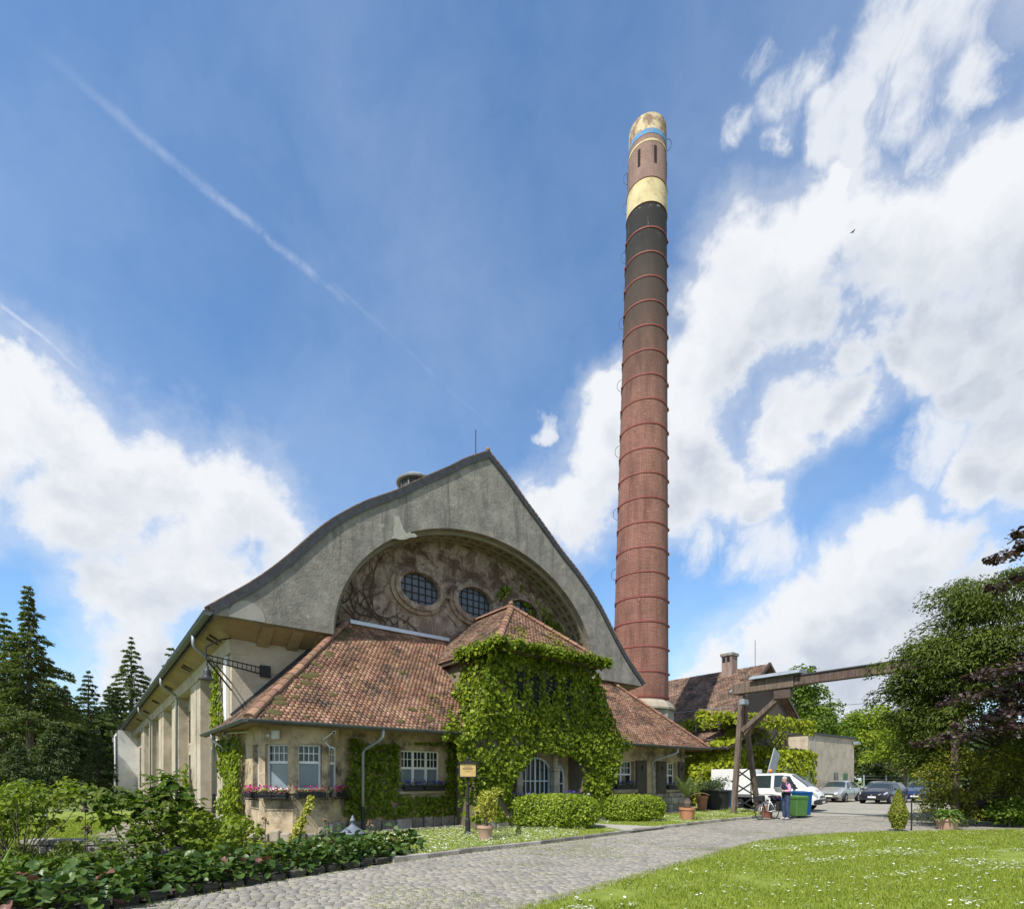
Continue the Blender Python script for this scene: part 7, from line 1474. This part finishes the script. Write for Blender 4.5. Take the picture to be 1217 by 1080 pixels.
for x, y, a in along([(p[0], p[1]) for p in [(-5.9, 5.2), (-4.95, 7.03), (-4.1, 8.42), (-3.2, 9.65), (-2.25, 11.0)]], .42):
    for j, o_ in enumerate((.22, .62, 1.05)):
        bpts.append((x - math.sin(a) * (o_ - .12) + random.gauss(0, .07), y + math.cos(a) * o_ + random.gauss(0, .07), o_))
bpts += [(-2.75 + random.gauss(0, .25), 11.7 + random.gauss(0, .25), .6) for _ in range(4)] + [(-4.6 + 1.4 * random.random(), 11.5 + random.random(), .6) for _ in range(8)]
bpts = [q for q in bpts if q[1] > 6.4 and (q[0] + 3.55) ** 2 + (q[1] - 12.05) ** 2 > .14]
def ordn(k): return ['first','second','third','fourth','fifth','sixth','seventh','eighth','ninth','tenth','eleventh','twelfth','thirteenth','fourteenth','fifteenth','sixteenth','seventeenth','eighteenth','nineteenth','twentieth'][k] if k < 20 else 'last but %d' % k
bpts.sort(key=lambda q: -q[1]); rown = {.22: 'front row', .62: 'middle row', 1.05: 'back row', .6: 'loose group'}; cnt = {}
for (x, y, o_) in bpts:
    near_ = y < 9.2; nl = 15 if near_ else 13
    rw = rown[o_]; cnt[rw] = cnt.get(rw, -1) + 1; b_ = thing('bergenia', 'round-leaved bergenia clump, %s from the right end of the %s in the bed' % (ordn(cnt[rw]), rw) if rw != 'loose group' else 'round-leaved bergenia clump, %s from the right of the loose group before the bay' % ordn(cnt[rw]), 'plant', (x, y, .06), random.uniform(0, 6), 'bergenia clumps along the bed')
    for k in range(nl):
        t = 2.4 * k + random.gauss(0, .3); f = (k + .5) / nl; el = R(75 - 85 * f + random.gauss(0, 10)); hh = .1 + .25 * (1 - f) + random.uniform(-.03, .05) + (.04 if o_ > .5 else -.02); rr = .02 + .16 * f
        inst('leaf', random.choice(bgr if random.random() < .045 else bgl), b_, (rr * math.cos(t), rr * math.sin(t), hh), (random.gauss(0, .2), -el + .5, t), (random.uniform(.115, .18),) * 3)
    k = 22; dd = rng.normal(0, .15, (k, 3)); leaves('inner_leaves', np.column_stack([dd[:, 0], dd[:, 1], .1 + np.abs(dd[:, 2]) * 1.2]), np.tile([0, 0, 1.], (k, 1)), .12, LM['bergenia'], b_, asp=.9, jit=.8)['kind'] = 'stuff'
gp = scatter_poly([(-9.5, 9.8), (-7.5, 6.5), (-6.3, 6.4), (-5.2, 7.9), (-4.4, 9.0), (-3.4, 10.2), (-2.6, 11.4), (-3.3, 12.9), (-4.4, 12.6), (-6.4, 12.8), (-8.3, 11.2)], 3600)
tag(leaves('ground_cover', np.column_stack([gp, rng.uniform(.07, .24, len(gp))]), np.tile([0, 0, 1.], (len(gp), 1)), .085, LM['ivy'], jit=.6), kind='stuff')
# maple shrub with lobed leaves
def maple_leaf(sd):
    r = random.Random(sd); pts = []; lob = [(-2.3, .5), (-1.95, .32), (-1.25, .85), (-.95, .42), (-.5, .7), (-.28, .5), (0, 1.1), (.28, .5), (.5, .7), (.95, .42), (1.25, .85), (1.95, .32), (2.3, .5)]
    vs = [(.1, 0, 0)] + [(.1 + rr * math.cos(t) * .62 * r.uniform(.93, 1.07), rr * math.sin(t) * .62, -.12 * rr * rr + .05 * math.sin(5 * t)) for t, rr in lob]; return MB().add(vs, [(0, i, i + 1) for i in range(1, len(lob))]).mesh('leaf', LM['maple'], False, False)
mpl = [maple_leaf(s_) for s_ in range(4)]
mp_ = thing('maple_shrub', 'young maple shrub with big lobed leaves in the left bed before the hall', 'shrub', (-6.55, 9.45, .05)); tk = MB(); cl = [(-.62, .1, 1.12, .4), (-.35, -.15, .85, .35), (.05, 0, 1.0, .42), (.35, .1, 1.25, .42), (.55, 0, 1.5, .3), (.6, -.1, .95, .4), (.2, -.1, .6, .4), (-.1, .1, 1.2, .3), (.75, .1, 1.2, .3), (.3, -.2, .4, .3)]
for c in cl: limb(tk, (random.uniform(-.1, .1), 0, 0), c[:3], .018, .005)
tk.build('stem', M['bark'], mp_); P, D = blob_points(cl, 290, (.82, 1.12))
for p, d in zip(P, D): inst('leaf', random.choice(mpl), mp_, tuple(p), (random.gauss(0, .3), random.gauss(.25, .3), math.atan2(d[1], d[0]) + random.gauss(0, .5)), (random.uniform(.14, .23),) * 3)
P, D = blob_points(cl, 900, (.1, .75)); D[:, 2] += .8; leaves('inner_leaves', P, D, .13, LM['tree'], mp_, jit=.5)['kind'] = 'stuff'
mq = thing('maple_seedling', 'low maple seedling with pale lobed leaves at the front of the left bed', 'plant', (-5.75, 8.1, .05)); cl = [(0, 0, .45, .35), (.3, -.1, .4, .3), (-.4, .1, .5, .35), (-.2, -.3, .3, .3)]; P, D = blob_points(cl, 75, (.6, 1.08))
tk = MB(); [limb(tk, (0, 0, 0), c[:3], .012, .004) for c in cl]; tk.build('stem', M['bark'], mq)
for p, d in zip(P, D): inst('leaf', random.choice(mpl), mq, tuple(p), (random.gauss(0, .2), random.gauss(.1, .2), math.atan2(d[1], d[0]) + random.gauss(0, .5)), (random.uniform(.14, .24),) * 3)
def bush(name, label, loc, cl, n_, size, mat, asp=.75, shell=(.5, 1.06), cat='shrub'):
    o = thing(name, label, cat, loc); tk = MB(); [limb(tk, (0, 0, 0), c[:3], .014, .004) for c in cl]; tk.build('stem', M['bark'], o); P, D = blob_points(cl, n_, shell); D[:, 2] += .4; P[:, 2] = np.maximum(P[:, 2], .03); leaves('foliage', P, D, size, LM[mat], o, asp=asp, jit=.6); return o
def rc(n_, sx_, sy_, z0, z1, r0, r1): return [(random.gauss(0, sx_), random.gauss(0, sy_), random.uniform(z0, z1), random.uniform(r0, r1)) for _ in range(n_)]
bush('leafy_shrub', 'tall bright green shrub cut by the left edge of the picture', (-8.75, 9.6, .05), rc(16, .35, .3, .6, 1.45, .2, .36), 1700, .085, 'shrub')
bush('leafy_shrub', 'yellow-green round-leaved shrub below the sunlit side ivy', (-5.5, 9.6, .05), rc(18, .3, .3, .15, .75, .18, .3), 2200, .085, 'shrub', .9)
bush('leafy_shrub', 'light green shrub against the hall wall behind the maple shrub', (-7.6, 13.3, .05), rc(12, .4, .3, .15, .6, .2, .34), 1500, .1, 'ivy')
bush('leafy_shrub', 'loose shrub at the foot of the bay corner', (-6.55, 12.2, .05), rc(12, .3, .3, .1, .6, .18, .28), 1500, .09, 'ivy')
bush('leafy_shrub', 'small green bush left of the path lamp', (-11.6, 12.4, .0), rc(10, .4, .3, .4, 1.1, .25, .4), 1500, .1, 'tree')
bush('wall_shrub', 'tall thin yellow-green climber in front of the bay wall', (-5.0, 12.55, .05), [(.0, 0, .25, .16), (.06, 0, .45, .16), (.14, 0, .62, .14), (.24, 0, .82, .12), (.3, 0, .98, .12), (.33, 0, 1.15, .08)], 430, .08, 'gold', .8)
bush('dark_shrub', 'dark dense shrub filling the bed below the maple', (-6.6, 8.3, .05), rc(20, .6, .35, .05, .25, .18, .28), 2200, .1, 'tree', .6)
bush('dark_shrub', 'dark low shrub in the bottom left corner of the bed', (-7.2, 7.5, .05), rc(22, .5, .4, .05, .28, .18, .28), 2200, .1, 'tree', .5)
bush('dark_shrub', 'fine-leaved dark shrub before the low dark wall', (-8.1, 9.5, .05), rc(14, .5, .25, .1, .4, .14, .24), 1200, .085, 'yew', .45)
# sword-leaved clumps
bld = [leafmesh('blade', .75, .035, LM['hosta'], b_, 8) for b_ in (.2, .6, 1.0)]
for x, y, lb in ((-7.05, 7.35, 'clump of long strap leaves in the bottom left corner'), (-7.6, 8.0, 'second clump of strap leaves at the left edge behind the corner clump')):
    o = thing('iris_clump', lb, 'plant', (x, y, .05))
    for k in range(26): t = random.uniform(0, 6.28); inst('blade', random.choice(bld), o, (random.gauss(0, .04), random.gauss(0, .04), 0), (0, -random.uniform(.7, 1.4), t), (random.uniform(.6, 1.1),) * 3)
# spent seed heads
for x, y, h, lb in ((-7.35, 9.3, 1.15, 'dark reddish flower stalk left of the maple shrub'), (-7.0, 8.9, .8, 'shorter reddish stalk before the low wall'), (-3.95, 11.4, .72, 'dry brown seed stalk rising left of the capped pier'), (-3.05, 11.6, .66, 'dry brown seed stalk rising right of the capped pier'), (-5.3, 11.6, .75, 'dry seed stalk before the left foot of the bay')):
    o = thing('seed_stalk', lb, 'plant', (x, y, .05)); MB().tube([(0, 0, 0), (.01, .01, h)], [.01, .006], 5).build('stem', M['brown_metal'], o); P, D = blob_points([(0, 0, h, .07), (.03, 0, h - .08, .06)], 40, (.2, 1.1)); leaves('seed_head', P, D, .05, LM['dry'] if 'dry' in lb else LM['copper'], o)['kind'] = 'stuff'
MB().tube([(0, 0, 0), (0, 0, .3)], .02, 6) if False else None
sc_ = thing('small_conifer', 'tiny dark green conifer seedling beside the potted bush', 'shrub', (.18, 15.4, VG)); k = 260; z = rng.uniform(.02, .32, k); t = rng.uniform(0, 6.28, k); r = .09 * (1 - z / .36); leaves('foliage', np.column_stack([r * np.cos(t), r * np.sin(t), z]), np.column_stack([np.cos(t), np.sin(t), .3 + 0 * t]), .05, LM['yew'], sc_, asp=.5); MB().tube([(0, 0, 0), (0, 0, .28)], .008, 5).build('stem', M['bark'], sc_)

# ================================================================== GRASS AND DAISIES
def blades(name, P, z0, h, w, mat):
    k = len(P); t = rng.uniform(0, 6.28, k); l = rng.normal(0, .35, (k, 2)); hh = h * rng.uniform(.55, 1.3, k)[:, None]; c = np.column_stack([np.cos(t), np.sin(t)]) * w / 2
    B0 = np.column_stack([P - c, np.full(k, z0)]); B1 = np.column_stack([P + c, np.full(k, z0)]); Mi = np.column_stack([P + l * hh * .35 + c * .55, z0 + hh[:, 0] * .6]); Mj = np.column_stack([P + l * hh * .35 - c * .55, z0 + hh[:, 0] * .6]); T = np.column_stack([P + l * hh, z0 + hh[:, 0]])
    V = np.stack([B0, B1, Mi, T, Mj], 1).reshape(-1, 3); o = (np.arange(k) * 5)[:, None]; F = np.concatenate([o + np.array([0, 1, 2]), o + np.array([0, 2, 4]), o + np.array([4, 2, 3])], 0); return tag(mesh_np(name, V, F, mat), kind='stuff')
infr = lambda q: (np.abs(q[:, 0]) < q[:, 1] * 1.15 + 1.2) & (q[:, 1] > 5.2)
def dist_w(q, d0): return rng.random(len(q)) < np.minimum(1, (d0 / q[:, 1]) ** 2)
thin = lambda q: noise3(np.column_stack([q, 0 * q[:, 0]]), .9, 88) + .5 * noise3(np.column_stack([q, 0 * q[:, 0]]), 3.1, 89) > -.62 + .5 * rng.random(len(q)) - .25
lp = scatter_poly([(-.55, 5.4), (.40, 7.03), (2.02, 8.92), (4.16, 11.35), (6.42, 14.05), (8.1, 15.35), (9.94, 16.3), (12.02, 16.95), (14.5, 17.5), (21, 18.1), (21, 5.2)], 64000, lambda q: infr(q) & dist_w(q, 8.5) & thin(q)); blades('grass', lp, .012, .055, .011, LM['grass'])
lp = scatter_poly([(-.55, 5.4), (.40, 7.03), (2.02, 8.92), (4.16, 11.35), (6.42, 14.05), (8.1, 15.35), (9.94, 16.3), (12.02, 16.95), (14.5, 17.5), (21, 18.1), (21, 5.2)], 36000, lambda q: infr(q) & thin(q)); blades('grass', lp, .012, .06, .02, LM['grass'])
vp = scatter_poly([tuple(p) for p in VERGE], 20000, infr); vp = vp[~inpoly(vp, [tuple(W(5.2, -1.2)[:2]), tuple(W(7.0, -1.2)[:2]), tuple(W(7.4, -3.0)[:2]), tuple(W(8.0, -4.7)[:2]), tuple(W(5.7, -4.9)[:2]), tuple(W(6.2, -3.1)[:2])])]; blades('verge_grass', vp, VG, .05, .022, LM['grass'])
lg = scatter_poly(LL, 14000, lambda q: (np.abs(q[:, 0]) < q[:, 1] * .98) & (q[:, 1] < 22)); blades('left_grass', lg, .006, .07, .03, LM['grass'])
# tufts between the cobbles and along the kerb
kt = np.array([(x + random.gauss(.06, .04), y + random.gauss(-.06, .05)) for x, y, a in along(KERB[1:], .02)]); kt = kt[rng.random(len(kt)) < .5]; blades('kerb_grass', kt, .01, .05, .012, LM['grass'])
et = np.array([(x + random.gauss(-.02, .07), y + random.gauss(.02, .07)) for x, y, a in along(LAWN[1:9], .0045)]); blades('edge_grass', et, .012, .05, .012, LM['grass'])
jt = scatter_poly(YARD, 5200, lambda q: infr(q) & (q[:, 1] < 17) & (noise3(np.column_stack([q, 0 * q[:, 0]]), 1.3, 91) > .25)); blades('joint_grass', jt, .012, .026, .012, LM['grass'])
def daisies(name, P, z, r):
    k = len(P); t0 = rng.uniform(0, 6, k); n_ = 7; zz = z * rng.uniform(.7, 1.25, k); rr = r * rng.uniform(.7, 1.4, k); tl = rng.normal(0, .25, (k, 2)) + np.array([[-.1, -.25]])
    V = np.stack([np.column_stack([P[:, 0] + rr * np.cos(t0 + 2 * math.pi * j / n_), P[:, 1] + rr * np.sin(t0 + 2 * math.pi * j / n_), zz + rr * (tl[:, 0] * np.cos(t0 + 2 * math.pi * j / n_) + tl[:, 1] * np.sin(t0 + 2 * math.pi * j / n_))]) for j in range(n_)], 1).reshape(-1, 3)
    F = (np.arange(k) * n_)[:, None] + np.arange(n_); return tag(mesh_np(name, V, F, M['petal_white']), kind='stuff')
nn = lambda q, s, sd: noise3(np.column_stack([q, 0 * q[:, 0]]), s, sd)
dl = scatter_poly([(.5, 7.0), (2.1, 8.92), (4.2, 11.3), (6.45, 14.0), (9.94, 16.2), (12.02, 16.9), (16.5, 17.4), (19, 18), (19, 6), (.2, 6)], 5200, lambda q: infr(q) & ((nn(q, 1.5, 95) + .5 * nn(q, 5, 96) > .5) & (rng.random(len(q)) < np.where(q[:, 0] < 4.8, 1., .22)) | (rng.random(len(q)) < .02))); daisies('daisies', dl, .065, .017)
dv = scatter_poly([tuple(p) for p in VERGE], 11500, lambda q: infr(q) & (((nn(q, 1.2, 97) > -.5) & (q[:, 0] < 1.9)) | ((nn(q, 1.6, 98) > .1) & (q[:, 0] > 1.9)))); dv = dv[~inpoly(dv, [tuple(W(5.2, -1.2)[:2]), tuple(W(7.0, -1.2)[:2]), tuple(W(7.4, -3.0)[:2]), tuple(W(8.0, -4.7)[:2]), tuple(W(5.7, -4.9)[:2]), tuple(W(6.2, -3.1)[:2])])]; daisies('verge_daisies', dv, VG + .06, .019)
